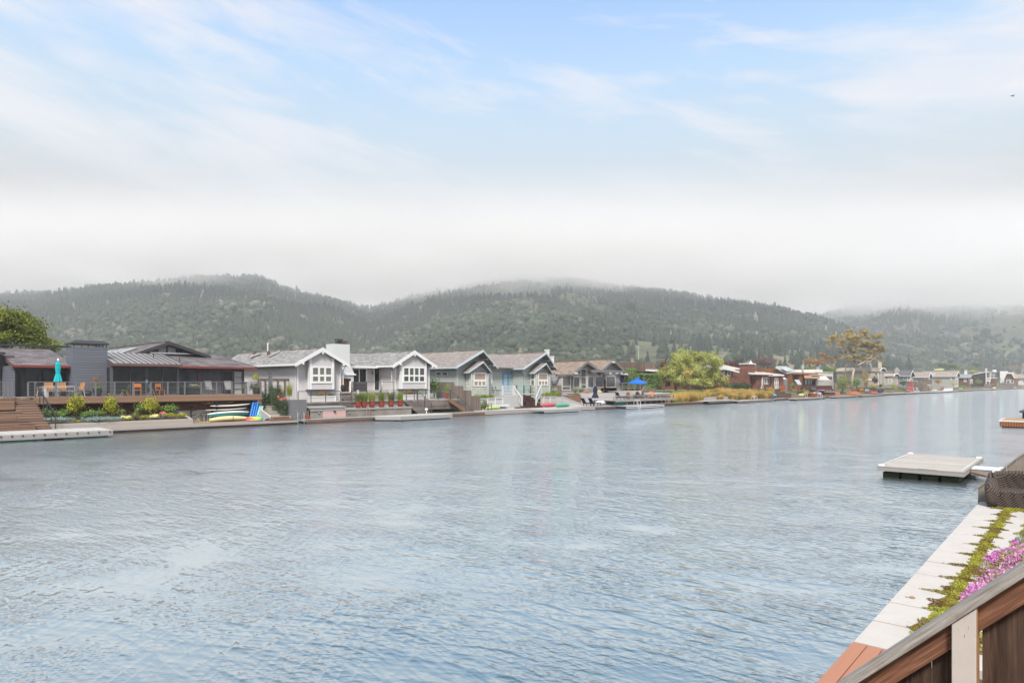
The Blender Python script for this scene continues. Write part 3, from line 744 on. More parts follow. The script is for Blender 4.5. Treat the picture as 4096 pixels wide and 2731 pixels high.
# chimney block
yc = 56.3; xc0, xc1 = X(291, yc), X(430, yc); zt = Z(360, 1389, yc)
c_ = MB(); c_.box(xc0, xc1, yc, yc+1.9, DK-.1, zt); ch = c_.obj('chimney', CHL, h1)
z2 = Z(360, 1361, yc)
m = MB(); a, b, cc, d = xc0-.12, xc1+.1, yc-.1, yc+2.0; zl_ = zt+.22
m.add([(a,cc,zl_),(b,cc,zl_),(b,d,zl_),(a,d,zl_),(a,cc,zl_+.1),(b,cc,zl_+.1),(b,d,zl_+.1),(a,d,zl_+.1),(a+.3,cc+.3,z2),(b-.3,cc+.3,z2),(b-.3,d-.3,z2),(a+.3,d-.3,z2)],
      [(0,1,2,3),(0,1,5,4),(1,2,6,5),(2,3,7,6),(3,0,4,7),(4,5,9,8),(5,6,10,9),(6,7,11,10),(7,4,8,11),(8,9,10,11)])
for px in (xc0+.05, xc0+.95, xc0+1.9, xc1-.1): m.box(px, px+.06, yc, yc+.06, zt, zl_+.02); m.box(px, px+.06, yc+1.8, yc+1.86, zt, zl_+.02)
m.obj('chimney_cap', CHT, ch)
# sunroom
ys = 55.5; yo = 54.9; xs0, xs1 = X(441, ys), X(719, ys); zs = Z(580, 1462, ys)
zf = Z(590, 1454, yo); xo0, xo1 = X(450, yo), X(730, yo); ytop = 59.6; ztop = zf + .95
m = MB(); m.slab([(xo0, yo, zf), (xo1, yo, zf), (X(636, ytop)+.4, ytop, ztop), (X(413, ytop)-.5, ytop, ztop)], .1); r_ = m.obj('sunroom_roof', MROOF, h1)
m = MB(); n_ = 12
for k in range(n_+1):
    q = k/n_; x0_ = xo0 + (xo1-xo0)*q; x1_ = x0_ ; xe = X(636, ytop)+.4
    yy = ytop; 
    if x0_ > xe: yy = yo + (ytop-yo)*(xo1-x0_)/(xo1-xe)
    if yy - yo < .3: continue
    zz = zf + (ztop-zf)*(yy-yo)/(ytop-yo)
    m.bar((x0_, yo+.01, zf+.03), (x0_, yy, zz+.03), .035, .06)
m.obj('seams', plain('seam_metal', (.10, .09, .08), .4, .1, 3., .03, .3), r_)
m = MB(); m.box(xo0, xo1, yo-.06, yo, zf-.2, zf-.01); m.bar((xo0, yo, zf-.1), (X(413, ytop)-.5, ytop, ztop-.1), .05, .2); m.obj('sunroom_fascia', RED2, r_)
GSUN = glass('sunroom_glass', (.014, .015, .014), .02, .9)
m = MB()
for u in (446, 521, 585, 648, 711):
    wd = .14 if u in (585,) else .17 if u in (446, 711) else .06
    xx = X(u, ys); m.box(xx-wd/2, xx+wd/2, ys-.06, ys+.08, DK, zs)
m.box(xs0, xs1, ys-.062, ys+.08, zs-.14, zs+.02); m.box(xs0, xs1, ys-.055, ys+.08, DK-.02, DK+.12); f_ = m.obj('sunroom_frame', CH, h1)
m = MB(); m.box(xs0+.05, xs1-.05, ys, ys+.02, DK, zs); m.obj('pane', GSUN, f_)
m = MB(); m.prism([(ys, DK), (59, DK), (59, zs+.75), (ys, zs+.05)], 'x', xs0, xs0+.16); m.obj('sunroom_side_wall', CH, h1)
win_s(h1, xs0, 421, 440, 1468, 1588, 1, (1.,), CHT, GLASS, .07)
m = MB(); m.prism([(ys+.1, DK), (58.5, DK), (58.5, zs+.6), (ys+.1, zs+.02)], 'x', xs1-.16, xs1); m.obj('sunroom_end_wall', CH, h1)
for k in (583, 588):
    m = MB(); m.box(X(k, ys)-.02, X(k, ys)+.02, ys-.1, ys-.06, DK+.95, DK+1.2); m.obj('door_handle', STEEL, h1)
# right wing
yr = 57.3; xr0, xr1 = X(700, yr), X(977, yr)
m = MB(); m.box(xr0, xr1, yr, 66, DK-.1, 4.7); m.obj('wall', CH, h1)
ye = 56.6; ze = Z(870, 1466, ye); x0, x1 = X(700, ye), X(1024, ye); yt = 61.5; zt2 = ze+1.15; xh = X(838, yt)
m = MB(); m.slab([(x0, ye, ze), (x1, ye, ze), (xh+.4, yt, zt2), (X(560, yt), yt, zt2), (X(560, yt), 59.5, ze+.68)], .16); r_ = m.obj('roof', SHD, h1)
m = MB(); m.slab([(x1, ye, ze), (x1, ye+11, ze), (xh+.4, yt+1, zt2), (xh+.4, yt, zt2)], .16); m.obj('roof_hip', SHDY, h1)
m = MB(); m.box(X(715, ye), x1+.05, ye-.10, ye, ze-.17, ze-.01); m.obj('gutter', REDT, h1)
m = MB(); m.bar((x1, ye, ze+.03), (xh+.4, yt, zt2+.03), .22, .07); m.obj('ridge_cap', SHD, r_)
xx = X(792, yr); m = MB(); m.tube([(xx, yr-.06, DK), (xx, yr-.06, ze-.55), (X(803, ye), ye+.0, ze-.17)], .05, 8); m.obj('downspout', REDT, h1)
win_f(h1, yr, 738, 760, 1476, 1520, 1, (1.,), CHT, GLASS, .08)
d_ = win_f(h1, yr, 886, 930, 1480, 1584, 1, (1.2, 1.,), CHT, GLASS, .11, .07, 'french_door', .07)
d_ = win_f(h1, yr, 930, 972, 1480, 1584, 1, (1, 1, 1, 1), CHT, GLASSP, .13, .045, 'french_door', .07)
# upper gable
yg = 61.0; apx = (677, 1366)
g_ = gable_y(h1, (532, 1412), apx, (842, 1427), yg-.8, 75, CH, SHDY, CHT, .8, 5.2, .2, (X(540, yg), X(828, yg)), .26, 'gable_wall')
xa_ = X(634, yg); 
for (ua, ub, va, vb, vc) in ((633, 663, 1394, 1384, 1412), (671, 701, 1383, 1393, 1412)):
    xq0, xq1 = X(ua, yg), X(ub, yg); zb_ = Z(ua, vc, yg); zA, zB = Z(ua, va, yg), Z(ub, vb, yg)
    m = MB(); m.prism([(xq0-.09, zb_-.09), (xq1+.09, zb_-.09), (xq1+.09, zB+.1), (xq0-.09, zA+.1)], 'y', yg-.06, yg+.02); wq = m.obj('gable_window', CHT, h1)
    m = MB(); m.prism([(xq0, zb_), (xq1, zb_), (xq1, zB), (xq0, zA)], 'y', yg-.075, yg-.05); m.obj('pane', glass('sky_glass', (.38, .40, .39), .1, .1), wq)
m = MB(); m.box(X(600, yg), X(815, yg), yg-.1, yg-.02, zt2-.02, zt2+.08); m.obj('flashing', STEEL, h1)
for (u, yy, z_) in ((614, 57.6, 0), (719, 56.0, 0)):
    m = MB(); zz = zf+.5 if u < 700 else zf+.2; m.tube([(X(u, yy), yy, zz-.1), (X(u, yy), yy, zz+.42)], .035, 8); m.obj('vent_pipe', DARKM, h1)
# skylight panel strip on the big roof
m = MB(); zq = g_['za']; xa2, za2 = g_['xa'], g_['za']; sl_ = (za2 - g_['zl'])/(xa2 - g_['xl'])
for k in range(3):
    x_1 = xa2 - 1.2; x_0 = xa2 - 3.4; y0_ = 64.2 + k*3.0
    m.slab([(x_0, y0_, za2 - sl_*3.4 + .12), (x_1, y0_, za2 - sl_*1.2 + .12), (x_1, y0_+2.4, za2 - sl_*1.2 + .12), (x_0, y0_+2.4, za2 - sl_*3.4 + .12)], .07)
m.obj('solar_panel', glass('panel_glass', (.20, .21, .22), .1, .2), g_['roof'])

# ---- deck, railing, stairs
dk = T('raised_wooden_deck', 'long raised timber deck in front of the charcoal house with dark red skirting', 'deck', (X(600, 54), 54, 0))
xd0, xd1 = X(48, 54), X(1047, 54)
m = MB(); m.box(X(-300, 54.3), xd1, 54.3, 60.5, DK-.14, DK); m.obj('floor', DECKX, dk)
m = MB(); m.box(X(137, 54), xd1, 53.95, 54.3, DK-.46, DK-.003); m.obj('fascia', boards('deck_fascia', (.30, .185, .125), .155, 'z', .18, .8, .06, .8), dk)
m = MB(); m.box(X(152, 54.9), xd1-.3, 54.9, 55.0, .3, DK-.14); m.obj('skirt', REDW, dk)
m = MB(); m.box(X(1030, 54)-.02, xd1-.02, 54.0, 54.95, 1.55, DK-.465); m.obj('end_pier', boards('pier_boards', (.30, .19, .13), .14, 'z', .2), dk)
m = MB(); m.box(X(692, 54.7), xd1-.03, 54.72, 54.92, .3, 1.22); m.box(X(1030, 54.3)+.05, xd1-.03, 54.12, 54.9, .3, 1.56); m.obj('footing_wall', CONC, dk)
rl = T('cable_railing', 'charcoal cable railing along the front edge of the long timber deck', 'railing', (X(600, 54.1), 54.1, DK))
us = [112, 141, 224, 304, 382, 458, 532, 603, 671, 739, 804, 866, 927, 986, 1043]
rail_posts(rl, [(X(u, 54.1), 54.1, DK) for u in us] + [(X(1043, 54.1), 57.2, DK)], 1.02, plain('charcoal_post', (.15, .155, .175), .5, .1), .10, 10, .1)
rl = T('cable_railing', 'short charcoal cable railing left of the tiered timber stairs', 'railing', (X(20, 54.1), 54.1, DK))
rail_posts(rl, [(X(u, 54.1), 54.1, DK) for u in (-90, -20, 17, 31, 47)], 1.02, MATS['charcoal_post'], .10, 10, .1)
st = T('timber_stairs', 'wide timber stairs with tiered seats going down from the deck to the dock', 'stairs', (X(90, 52), 52, .3))
xs0, xs1 = X(52, 54), X(137, 54)-.02
n_ = 13
for i in range(n_):
    q = (i+1)/n_; z = DK - .02 - (DK-.40)*q; ya = 54.0 - 2.9*i/n_; yb = 54.0 - 2.9*(i+1)/n_
    gap = 1.1*q if i > 8 else 0
    b = MB(); b.box(xs0-gap*.0, xs1+.5*q + (.7 if i == n_-1 else 0), yb-.03, ya, z-.05, z); b.box(xs0, xs1+.5*q-.03, yb, yb+.03, z-.16, z-.05); b.obj('step', boards('stair_boards', (.30, .20, .15), .14, 'z', .2, .8, .02, .9), st)
xl_ = X(-300, 54)
for i, (z1, yf) in enumerate(((DK-.02, 53.2), (1.55, 52.6), (1.0, 51.8), (.72, 51.1))):
    b = MB(); ex = .25*i
    b.box(xl_, xs0-.02+ex, yf, yf+ (1.2 if i == 0 else .9), z1-.06, z1); b.box(xl_, xs0-.04+ex, yf+.03, yf+.08, (.2 if i == 3 else z1-.75), z1-.06); b.obj('tier', BROWND, st)
hr = T('stair_handrail', 'black metal handrail beside the timber stairs', 'handrail', (X(130, 53), 53, .5))
xh0 = xs1+.12
pts = []
for k in range(6):
    q = k/5; z = DK - .02 - (DK-.40)*q; y_ = 54.0 - 2.9*q; pts.append((xh0+.5*q, y_, z))
for p in pts[::1]:
    b = MB(); b.box(p[0]-.025, p[0]+.025, p[1]-.025, p[1]+.025, p[2]-.05, p[2]+.92); b.obj('post', DARKM, hr)
b = MB(); b.bar((pts[0][0], pts[0][1]+.15, pts[0][2]+1.0), (pts[-1][0], pts[-1][1]-.05, pts[-1][2]+.93), .05, .06); b.obj('rail', DARKM, hr)

# ---- dock walk along the bank
wk = T('timber_bulkhead', 'dark timber bulkhead and boardwalk along the charcoal house', 'boardwalk', (X(700, 50.4), 50.4, 0))
xw0, xw1 = X(-300, 50.4), X(1190, 50.4)
m = MB(); m.box(xw0, xw1, 50.45, 54.7, .18, .30); m.obj('walkway', DECKY, wk)
m = MB(); m.box(xw0, xw1, 50.30, 50.45, -.4, .16); m.obj('bulkhead_face', BULK, wk)
m = MB(); m.box(xw0, xw1, 50.24, 50.46, .17, .33); m.obj('edge_cap', boards('edge_cap_grey', (.42, .40, .39), .1, 'z', .2, .8), wk)
# floating dock, left
fd = T('floating_dock', 'long whitened floating dock with rusty bolts below the timber stairs', 'dock', (X(250, 48.5), 48.5, 0))
x0, x1 = X(-330, 47), X(449, 47)
m = MB(); m.box(x0, x1, 47.0, 50.2, .34, .46); m.obj('deck', DOCKX, fd)
m = MB(); m.box(x0, x1+.02, 46.94, 47.0, .12, .45); m.box(x1, x1+.06, 47, 50.2, .12, .45); m.obj('rim', boards('dock_rim', (.46, .45, .44), .17, 'z', .15, .85, .04), fd)
FLOAT = plain('algae_float', (.10, .20, .16), .8, .6, 2., .2)
for (ua, ub) in ((-300, 178), (258, 432)):
    m = MB(); m.box(X(ua, 47), X(ub, 47), 47.05, 49.9, -.3, .13); m.obj('float', FLOAT, fd)
RUST = plain('rust', (.20, .075, .03), .9, .3)
for u in np.linspace(-40, 440, 12): xx = X(u, 46.94); m = MB(); m.lathe((xx, 46.935, .36), [(.045, -.04), (.045, .04)], 8); m.obj('bolt', RUST, fd)

# ---- planter bed and plants
pl = T('concrete_planter', 'low board marked concrete planter wall below the timber deck', 'planter', (X(450, 52), 52, .3))
xp0, xp1 = X(155, 52), X(772, 52)
m = MB(); m.box(xp0, xp1, 52.0, 52.18, .30, .70); m.box(xp0, xp0+.18, 52.18, 54.8, .3, .70); m.prism([(52.18, .3), (54.7, .3), (54.7, 1.15), (52.18, .70)], 'x', xp1-.18, xp1); m.obj('wall', CONC, pl)
m = MB(); m.slab([(xp0+.19, 52.19, .68), (xp1-.19, 52.19, .66), (xp1-.19, 54.88, 1.12), (xp0+.19, 54.88, 1.16)], .2); m.obj('soil', SOIL, pl)
def bed(u, y): return (X(u, y), y, .67 + (y-52.2)/2.7*.45)
shrub('flowering_shrub', 'tall yellow flowered broom shrub under the closed turquoise umbrella', bed(303, 53.3), (.62, .55, .95), 'yel', 1700, .11)
shrub('flowering_shrub', 'yellow green shrub below the sunroom left window', bed(441, 53.4), (.50, .45, .85), 'yel', 1500, .10)
shrub('flowering_shrub', 'round yellow green shrub in front of the sunroom glass', bed(601, 53.3), (.62, .55, .75), 'yel', 1700, .10)
shrub('green_shrub', 'leafy green shrub nearest the stair handrail', bed(190, 53.3), (.65, .5, .42), 'grn', 1200, .12)
shrub('green_shrub', 'low green shrub behind the left blue grey ground cover', bed(255, 53.7), (.5, .4, .34), 'grn', 900, .11)
shrub('green_shrub', 'bright green mound between the two taller yellow shrubs', bed(350, 53.2), (.55, .45, .36), 'grn', 1100, .10)
shrub('green_shrub', 'light green succulent mound left of the agave', bed(398, 53.5), (.55, .45, .34), 'grn', 1100, .10)
shrub('green_shrub', 'silver green bush beside the pale flower heads', bed(480, 53.3), (.5, .4, .42), 'oliv', 500, .09)
shrub('green_shrub', 'dark green bush behind the spiky aloes', bed(560, 53.8), (.5, .4, .5), 'grn', 450, .11)
shrub('green_shrub', 'broad green bush at the right end of the planter bed', bed(672, 53.8), (.75, .5, .42), 'grn', 1300, .11)
def mound(name, label, c, r, lf, n, size, cat):
    e = shrub(name, label, c, r, lf, int(n*1.5), size, cat, None, 22, False, .2, 0.); return e
mound('ground_cover', 'mat of blue grey succulent spilling over the wall beside the stairs', (X(226, 52.2), 52.2, .68), (1.12, .42, .25), 'blue', 1500, .07, 'ground cover')
mound('ground_cover', 'longer mat of blue grey succulent in the middle of the planter wall', (X(424, 52.2), 52.2, .66), (1.5, .42, .22), 'blue', 1800, .07, 'ground cover')
mound('moss_mound', 'small yellow moss cushion between the two blue grey mats', (X(307, 52.35), 52.35, .67), (.32, .28, .14), 'yel', 300, .05, 'ground cover')
mound('moss_mound', 'yellow moss cushion at the foot of the stair handrail', (X(168, 52.4), 52.4, .67), (.38, .3, .17), 'yel', 350, .05, 'ground cover')
mound('moss_mound', 'yellow moss cushion right of the longer blue grey mat', (X(512, 52.4), 52.4, .67), (.34, .3, .15), 'yel', 300, .05, 'ground cover')
mound('moss_mound', 'wide lime green cushion left of the cream succulents', (X(577, 52.5), 52.5, .67), (.5, .35, .22), 'yel', 500, .05, 'ground cover')
mound('moss_mound', 'lime green cushion below the broad green bush', (X(678, 52.6), 52.6, .67), (.55, .4, .30), 'yel', 650, .05, 'ground cover')
mound('moss_mound', 'lime green cushion at the planter corner by the board rack', (X(728, 52.6), 52.6, .67), (.6, .4, .28), 'yel', 650, .05, 'ground cover')
rosette('agave', 'blue grey agave behind the longer mat', bed(375, 52.8), .42, 'blue')
rosette('agave', 'blue grey agave between the yellow broom and the moss cushion', bed(328, 52.75), .34, 'blue')
rosette('agave', 'small grey agave behind the left mat', bed(244, 52.8), .38, 'blue')
rosette('aloe', 'large striped aloe above the planter wall', bed(540, 52.9), .55, 'oliv', 34)
rosette('aloe', 'striped aloe just in front of the larger aloe', bed(538, 52.5), .45, 'oliv', 30)
rosette('aloe', 'grey aloe right of the coral flower ball', bed(652, 52.6), .40, 'blue', 24)
for (u, y, r, lf, lb) in ((492, 52.7, .23, 'lemon', 'cream flower head left of the larger aloe'), (512, 52.6, .23, 'lemon', 'cream flower head touching the larger aloe'), (604, 52.55, .22, 'lemon', 'round yellow rosette lowest beside the lime cushion'), (622, 52.7, .27, 'lemon', 'cream rosette above two yellow ones'), (625, 52.45, .25, 'lemon', 'yellow rosette at the wall edge below the coral ball'), (652, 52.9, .36, 'coral', 'coral red flower ball in the planter bed')):
    mound('succulent_flower', lb, bed(u, y), (r, r, r*.8), lf, 260, .06, 'flower')

# ---- things on the deck
ux, uy = X(232, 55.3), 55.3
umbrella_closed('patio_umbrella', 'closed turquoise patio umbrella standing by the slatted chairs', (ux, uy, DK), 2.62, 1.08, 2.55, .235, TEAL)
tb = T('dining_table', 'long grey dining table on the deck under the turquoise umbrella', 'table', (X(240, 55.3), 55.3, DK))
x0, x1 = X(176, 55.2), X(304, 55.2)
m = MB(); m.box(x0, x1, 55.05, 55.95, DK+.70, DK+.75); m.obj('tabletop', PALE, tb)
for (a, b) in ((x0+.05, 55.1), (x1-.12, 55.1), (x0+.05, 55.85), (x1-.12, 55.85)):
    m = MB(); m.box(a, a+.07, b, b+.07, DK, DK+.70); m.obj('leg', PALE, tb)
bn = T('bench', 'pale bench in front of the grey dining table', 'bench', (X(240, 54.7), 54.6, DK)); x0, x1 = X(186, 54.6), X(303, 54.6)
m = MB(); m.box(x0, x1, 54.45, 54.8, DK+.40, DK+.45); m.obj('seat', PALE, bn)
for a in (x0+.04, x1-.1):
    m = MB(); m.box(a, a+.06, 54.47, 54.78, DK, DK+.40); m.obj('leg', PALE, bn)
def slat_chair():
    e = T('slatted_chair', '', 'chair', (0, 0, 0))
    m = MB(); m.box(-.26, .26, -.25, .25, .42, .46); m.obj('seat', ORANGEW, e)
    m = MB(); m.prism([(.22, .48), (.26, .48), (.36, 1.0), (.32, 1.0)], 'x', -.27, .27); m.obj('backrest', ORANGEW, e)
    for sx in (-1, 1):
        m = MB(); m.bar((sx*.27, -.25, 0), (sx*.27, -.22, .64), .04, .04); m.bar((sx*.27, -.24, .64), (sx*.27, .28, .66), .05, .03); m.obj('arm', PALE, e)
        m = MB(); m.bar((sx*.27, .32, 0), (sx*.27, .24, .6), .04, .04); m.obj('leg', PALE, e)
    return e
def dup(root, loc, rz=0., label=None, group=None):
    r = root.copy(); col.objects.link(r); r.location = loc; r.rotation_euler = (0, 0, rz); WL[r.name] = Vector(loc)
    if label: r['label'] = label
    if group: r['group'] = group
    for ch_ in list(root.children):
        c = ch_.copy(); col.objects.link(c); c.parent = r
        for g in ch_.children: d = g.copy(); col.objects.link(d); d.parent = c
    return r
def place(first, spots, group=None):
    for i, (loc, rz, lb) in enumerate(spots):
        if i == 0:
            first.location = loc; first.rotation_euler = (0, 0, rz); first['label'] = lb
            if group: first['group'] = group
        else: dup(first, loc, rz, lb, group)
place(slat_chair(), [((X(166, 55.6), 55.6, DK), R(70), 'orange slatted chair at the left end of the grey table'), ((X(198, 56.3), 56.3, DK), 0, 'orange slatted chair left of the umbrella pole behind the table'), ((X(252, 56.3), 56.3, DK), R(4), 'orange slatted chair right of the umbrella pole behind the table'), ((X(312, 55.5), 55.5, DK), R(-75), 'orange slatted chair at the right end of the grey table')], 'slatted chairs around the grey table')
m = MB(); m.lathe((X(348, 55.6), 55.6, DK), [(.20, 0), (.30, .12), (.32, .26), (.22, .40), (.05, .46)], 14); m.solo('fire_bowl', 'round black fire bowl on the deck by the chimney', 'fire bowl', BLACKP, smooth=True)
def planter_pot(name, label, c, r, h, m_): 
    b = MB(); b.lathe(c, pot_profile(r, h), 18); return b.solo(name, label, 'pot', m_, smooth=True)
pc = (X(390, 55.3), 55.3, DK); planter_pot('planter_pot', 'dark pot with trailing plant in front of the chimney', pc, .30, .55, BLACKP)
e = shrub('trailing_plant', 'trailing green plant spilling over the dark pot by the chimney', (pc[0], pc[1], DK+.2), (.42, .38, .36), 'grn', 700, .07, 'plant', stem=False)
e = shrub('trellis_shrub', 'thin reddish climber on a trellis above the trailing plant', (pc[0], pc[1]+.1, DK+.6), (.50, .3, .55), 'rust', 240, .06, 'plant', spread=.35)
m = MB(); tx = pc[0]
for k in range(6): m.box(tx-.5+k*.2-.012, tx-.5+k*.2+.012, 55.55, 55.575, DK+.55, DK+1.35)
for k in range(4): m.box(tx-.52, tx+.52, 55.545, 55.58, DK+.6+k*.22, DK+.62+k*.22)
m.solo('trellis', 'small red brown trellis behind the climber', 'trellis', plain('trellis_wood', (.20, .09, .07), .8))
def shell_chair(shellm, legm):
    e = T('shell_chair', '', 'chair', (0, 0, 0)); vs = []; fs = []; n_, k_ = 10, 8
    for i in range(n_+1):
        s_ = i/n_
        if s_ < .45: y, z = -.28 + s_*1.0, .40 - .05*math.sin(s_*7)
        else: q = (s_-.45)/.55; y, z = .17 + .14*q, .37 + .5*q
        for j in range(k_+1):
            a = -1 + 2*j/k_; w_ = .30*(1 - .25*abs(s_-.45)); vs.append((a*w_, y - .06*a*a*(s_ > .4), z + .07*a*a*(s_ < .6)))
    for i in range(n_):
        for j in range(k_): q = i*(k_+1)+j; fs.append((q, q+1, q+k_+2, q+k_+1))
    b = MB(); b.add(vs, fs); b.add([(p[0], p[1]+.015, p[2]-.015) for p in vs], fs); b.obj('shell', shellm, e, smooth=True)
    for sx in (-1, 1):
        for (ya, yb) in ((-.1, -.28), (.1, .28)): 
            m = MB(); m.tube([(sx*.16, ya, .38), (sx*.27, yb, 0)], .022, 6, .014); m.obj('leg', legm, e)
    return e
OAK = plain('pale_oak', (.46, .30, .14), .6)
place(shell_chair(plain('moss_fabric', (.16, .22, .08), .8), OAK), [((X(500, 55.0), 54.95, DK), R(-120), 'moss green shell chair with pale legs on the deck by the sunroom')])
place(shell_chair(plain('slate_fabric', (.13, .20, .21), .8), OAK), [((X(610, 55.0), 54.95, DK), R(50), 'slate blue shell chair with pale legs near the sunroom doors')])
OW = plain('orange_lacquer', (.55, .17, .03), .5)
def frame_chair():
    e = T('orange_chair', '', 'chair', (0, 0, 0)); m = MB(); m.box(-.24, .24, -.23, .23, .43, .47); m.obj('seat', OW, e)
    m = MB(); m.box(-.24, .24, .20, .23, .66, .92); m.obj('backrest', OW, e)
    for sx in (-1, 1):
        m = MB(); m.box(sx*.22-.02, sx*.22+.02, .19, .225, 0, .66); m.obj('leg', OW, e); m = MB(); m.box(sx*.22-.02, sx*.22+.02, -.22, -.185, 0, .43); m.obj('leg', OW, e)
    return e
place(frame_chair(), [((X(550, 55.0), 55.0, DK), R(165), 'orange wooden chair left of the slate blue shell chair')])
place(frame_chair(), [((X(640, 55.1), 55.1, DK), R(20), 'orange wooden chair right of the slate blue shell chair')])
for (ua, ub, lb, fl, fb) in ((712, 735, 'small black planter box by the sunroom post', 'grn', 'green leafy plant in the small black planter'), (745, 802, 'long black planter box below the narrow window', 'wht', 'white flowers and greenery in the long black planter')):
    x0, x1 = X(ua, 56.2), X(ub, 56.2); m = MB(); m.box(x0, x1, 56.0, 56.45, DK, DK+.50); m.box(x0-.02, x1+.02, 55.98, 56.47, DK+.5, DK+.56); m.solo('planter_box', lb, 'planter', BLACKP)
    shrub('potted_plant', fb, ((x0+x1)/2, 56.22, DK+.5), ((x1-x0)*.5, .25, .22), fl, 500, .07, 'plant', stem=False)
MESHG = plain('grey_mesh_fabric', (.24, .235, .225), .8)
def recliner():
    e = T('folding_recliner', '', 'recliner', (0, 0, 0)); m = MB(); m.box(-.28, .28, -.25, .25, .40, .43); m.obj('seat', MESHG, e)
    m = MB(); m.prism([(.24, .42), (.27, .42), (.50, 1.12), (.47, 1.12)], 'x', -.28, .28); m.obj('backrest', MESHG, e)
    for sx in (-1, 1): m = MB(); m.tube([(sx*.31, -.3, 0), (sx*.31, -.28, .58), (sx*.31, .3, .62), (sx*.31, .12, 0)], .02, 6); m.tube([(sx*.3, -.26, .05), (sx*.3, .46, 1.1)], .016, 6); m.obj('side_frame', DARKM, e)
    return e
place(recliner(), [((X(842, 55.6), 55.6, DK), R(5), 'grey folding recliner on the deck left of the french doors'), ((X(915, 55.7), 55.7, DK), R(-12), 'grey folding recliner in front of the french doors')], 'folding recliners on the deck')
pc = (X(1026, 55.2), 55.2, DK); planter_pot('planter_pot', 'dark pot at the right end of the timber deck', pc, .34, .55, BLACKP)
shrub('trailing_plant', 'trailing plant hanging over the pot at the right deck end', (pc[0], pc[1], DK+.15), (.52, .42, .40), 'oliv', 800, .07, 'plant', stem=False)
tree('potted_tree', 'small yellow green tree in the pot at the right deck end', pc, [(pc[0], pc[1], DK+.5), (pc[0]-.05, pc[1], DK+1.2)], .03, [], [(pc[0]-.05, pc[1], DK+1.35, .33, .3, .36)], 'yel', 350, .08)
shrub('potted_plant', 'slim light green plant beside the white paned french door', (X(975, 55.6), 55.6, DK), (.22, .2, .5), 'oliv', 200, .06, 'plant')

# ---- boards and toys stored under the deck
rk = T('board_rack', 'black steel board rack under the right end of the deck', 'rack', (X(880, 54.3), 54.3, .3))
for u in (766, 850, 1000):
    m = MB(); xx = X(u, 54.5); m.box(xx-.035, xx+.035, 54.55, 54.63, .32, 1.85); m.obj('upright', DARKM, rk)
    m = MB()
    for k in range(5): m.bar((xx, 54.55, .48+k*.33), (xx+.12, 53.75, .62+k*.33), .045, .045)
    m.obj('arms', DARKM, rk)
WB = plain('white_board', (.66, .64, .60), .35, .06); TEALB = plain('teal_board', (.015, .26, .27), .3, .1); CREAM = plain('cream_board', (.62, .55, .30), .4, .06)
xm = lambda u: X(u, 54.15)
def brd(ua, ub, v, th, name, label, cat, m_, w_=.62, yaw=R(-1), tilt=R(-1.5), y=54.15, roll=0., rock=.05):
    L = X(ub, y)-X(ua, y); c = (ua+ub)/2; z = Z(c, v, y); return hull_at((X(ua, y)+X(ub, y))/2, y, z-th/2, yaw, L, w_, th, name, label, cat, m_, tilt, rock=rock, roll=roll)
brd(840, 1002, 1621, .17, 'surfboard', 'white surfboard topmost on the rack', 'surfboard', WB)
brd(822, 989, 1637, .12, 'surfboard', 'thin white surfboard in the middle of the rack', 'surfboard', WB)
e = T('paddleboard', 'inflatable paddleboard with white top and teal underside on the rack', 'paddleboard', P(915, 1660, 53.95))
M_ = Matrix.Translation(P(915, 1652, 53.95)) @ Matrix.Rotation(R(-1.2), 4, 'Y')
m = MB(); m.hull(X(1002, 53.95)-X(830, 53.95), .8, .17, -.10, M=M_, flat=.0); m.obj('deck', plain('white_foam', (.74, .74, .73), .5, .05), e, smooth=True)
M_ = Matrix.Translation(P(915, 1661, 53.93)) @ Matrix.Rotation(R(-1.2), 4, 'Y')
m = MB(); m.hull(X(1001, 53.95)-X(832, 53.95), .76, .24, -.10, M=M_, flat=.3); m.obj('underside', TEALB, e, smooth=True)
e = T('canoe', 'cream canoe lying upside down on the boardwalk', 'canoe', P(917, 1682, 53.4))
M_ = Matrix.Translation((X(917, 53.3), 53.3, .34)); L_ = X(997, 53.3)-X(836, 53.3)
m = MB(); m.hull(L_, .85, .42, -.10, M=M_, flat=0.); m.obj('shell', CREAM, e, smooth=True)
m = MB(); m.box(X(930, 53)-.012, X(930, 53)+.012, 52.86, 52.9, .42, .74); m.obj('strap', DARKM, e)
hull_at(X(842, 54.3), 54.3, 1.72, R(3), .55, .2, .08, 'paddle_blade', 'orange paddle blade on the top rack arm', 'paddle', plain('orange_blade', (.75, .32, .03), .4))
m = MB(); a, b = P(812, 1613, 54.3), P(930, 1610, 54.3); m.tube([a, b], .02, 6); M_ = Matrix.Translation(P(822, 1615, 54.3)); m.hull(.6, .2, .07, M=M_); M_ = Matrix.Translation(P(922, 1610, 54.3)); m.hull(.6, .2, .07, M=M_)
m.solo('kayak_paddle', 'olive double bladed paddle lying below the orange blade', 'paddle', plain('olive_blade', (.26, .26, .08), .5))
hull_at(X(885, 54.4), 54.35, 1.62, R(2), 2.3, .4, .16, 'life_vest_pile', 'dark pile of rolled life vests on the top rack arms', 'vests', DARKM)
BLUEM = plain('blue_vinyl', (.01, .15, .50), .4, .1)
e = T('air_mattress', 'blue ribbed air mattress leaning against the end pier', 'air mattress', P(1018, 1690, 53.9))
a, b = Vector((X(1006, 53.6), 53.6, .34)), Vector((X(1022, 54.0), 54.05, 1.75))
for k in range(3):
    m = MB(); o_ = Vector((.19*k-.15, -.02*k, 0)); m.tube([a+o_, a+o_+(b-a)*.05, a+o_+(b-a)*.95, b+o_], .10, 8); m.obj('tube', BLUEM, e, smooth=True)
e = T('float_mat', 'pale aqua float mat leaning beside the blue air mattress', 'float', (X(1036, 53.6), 53.7, .3)); m = MB()
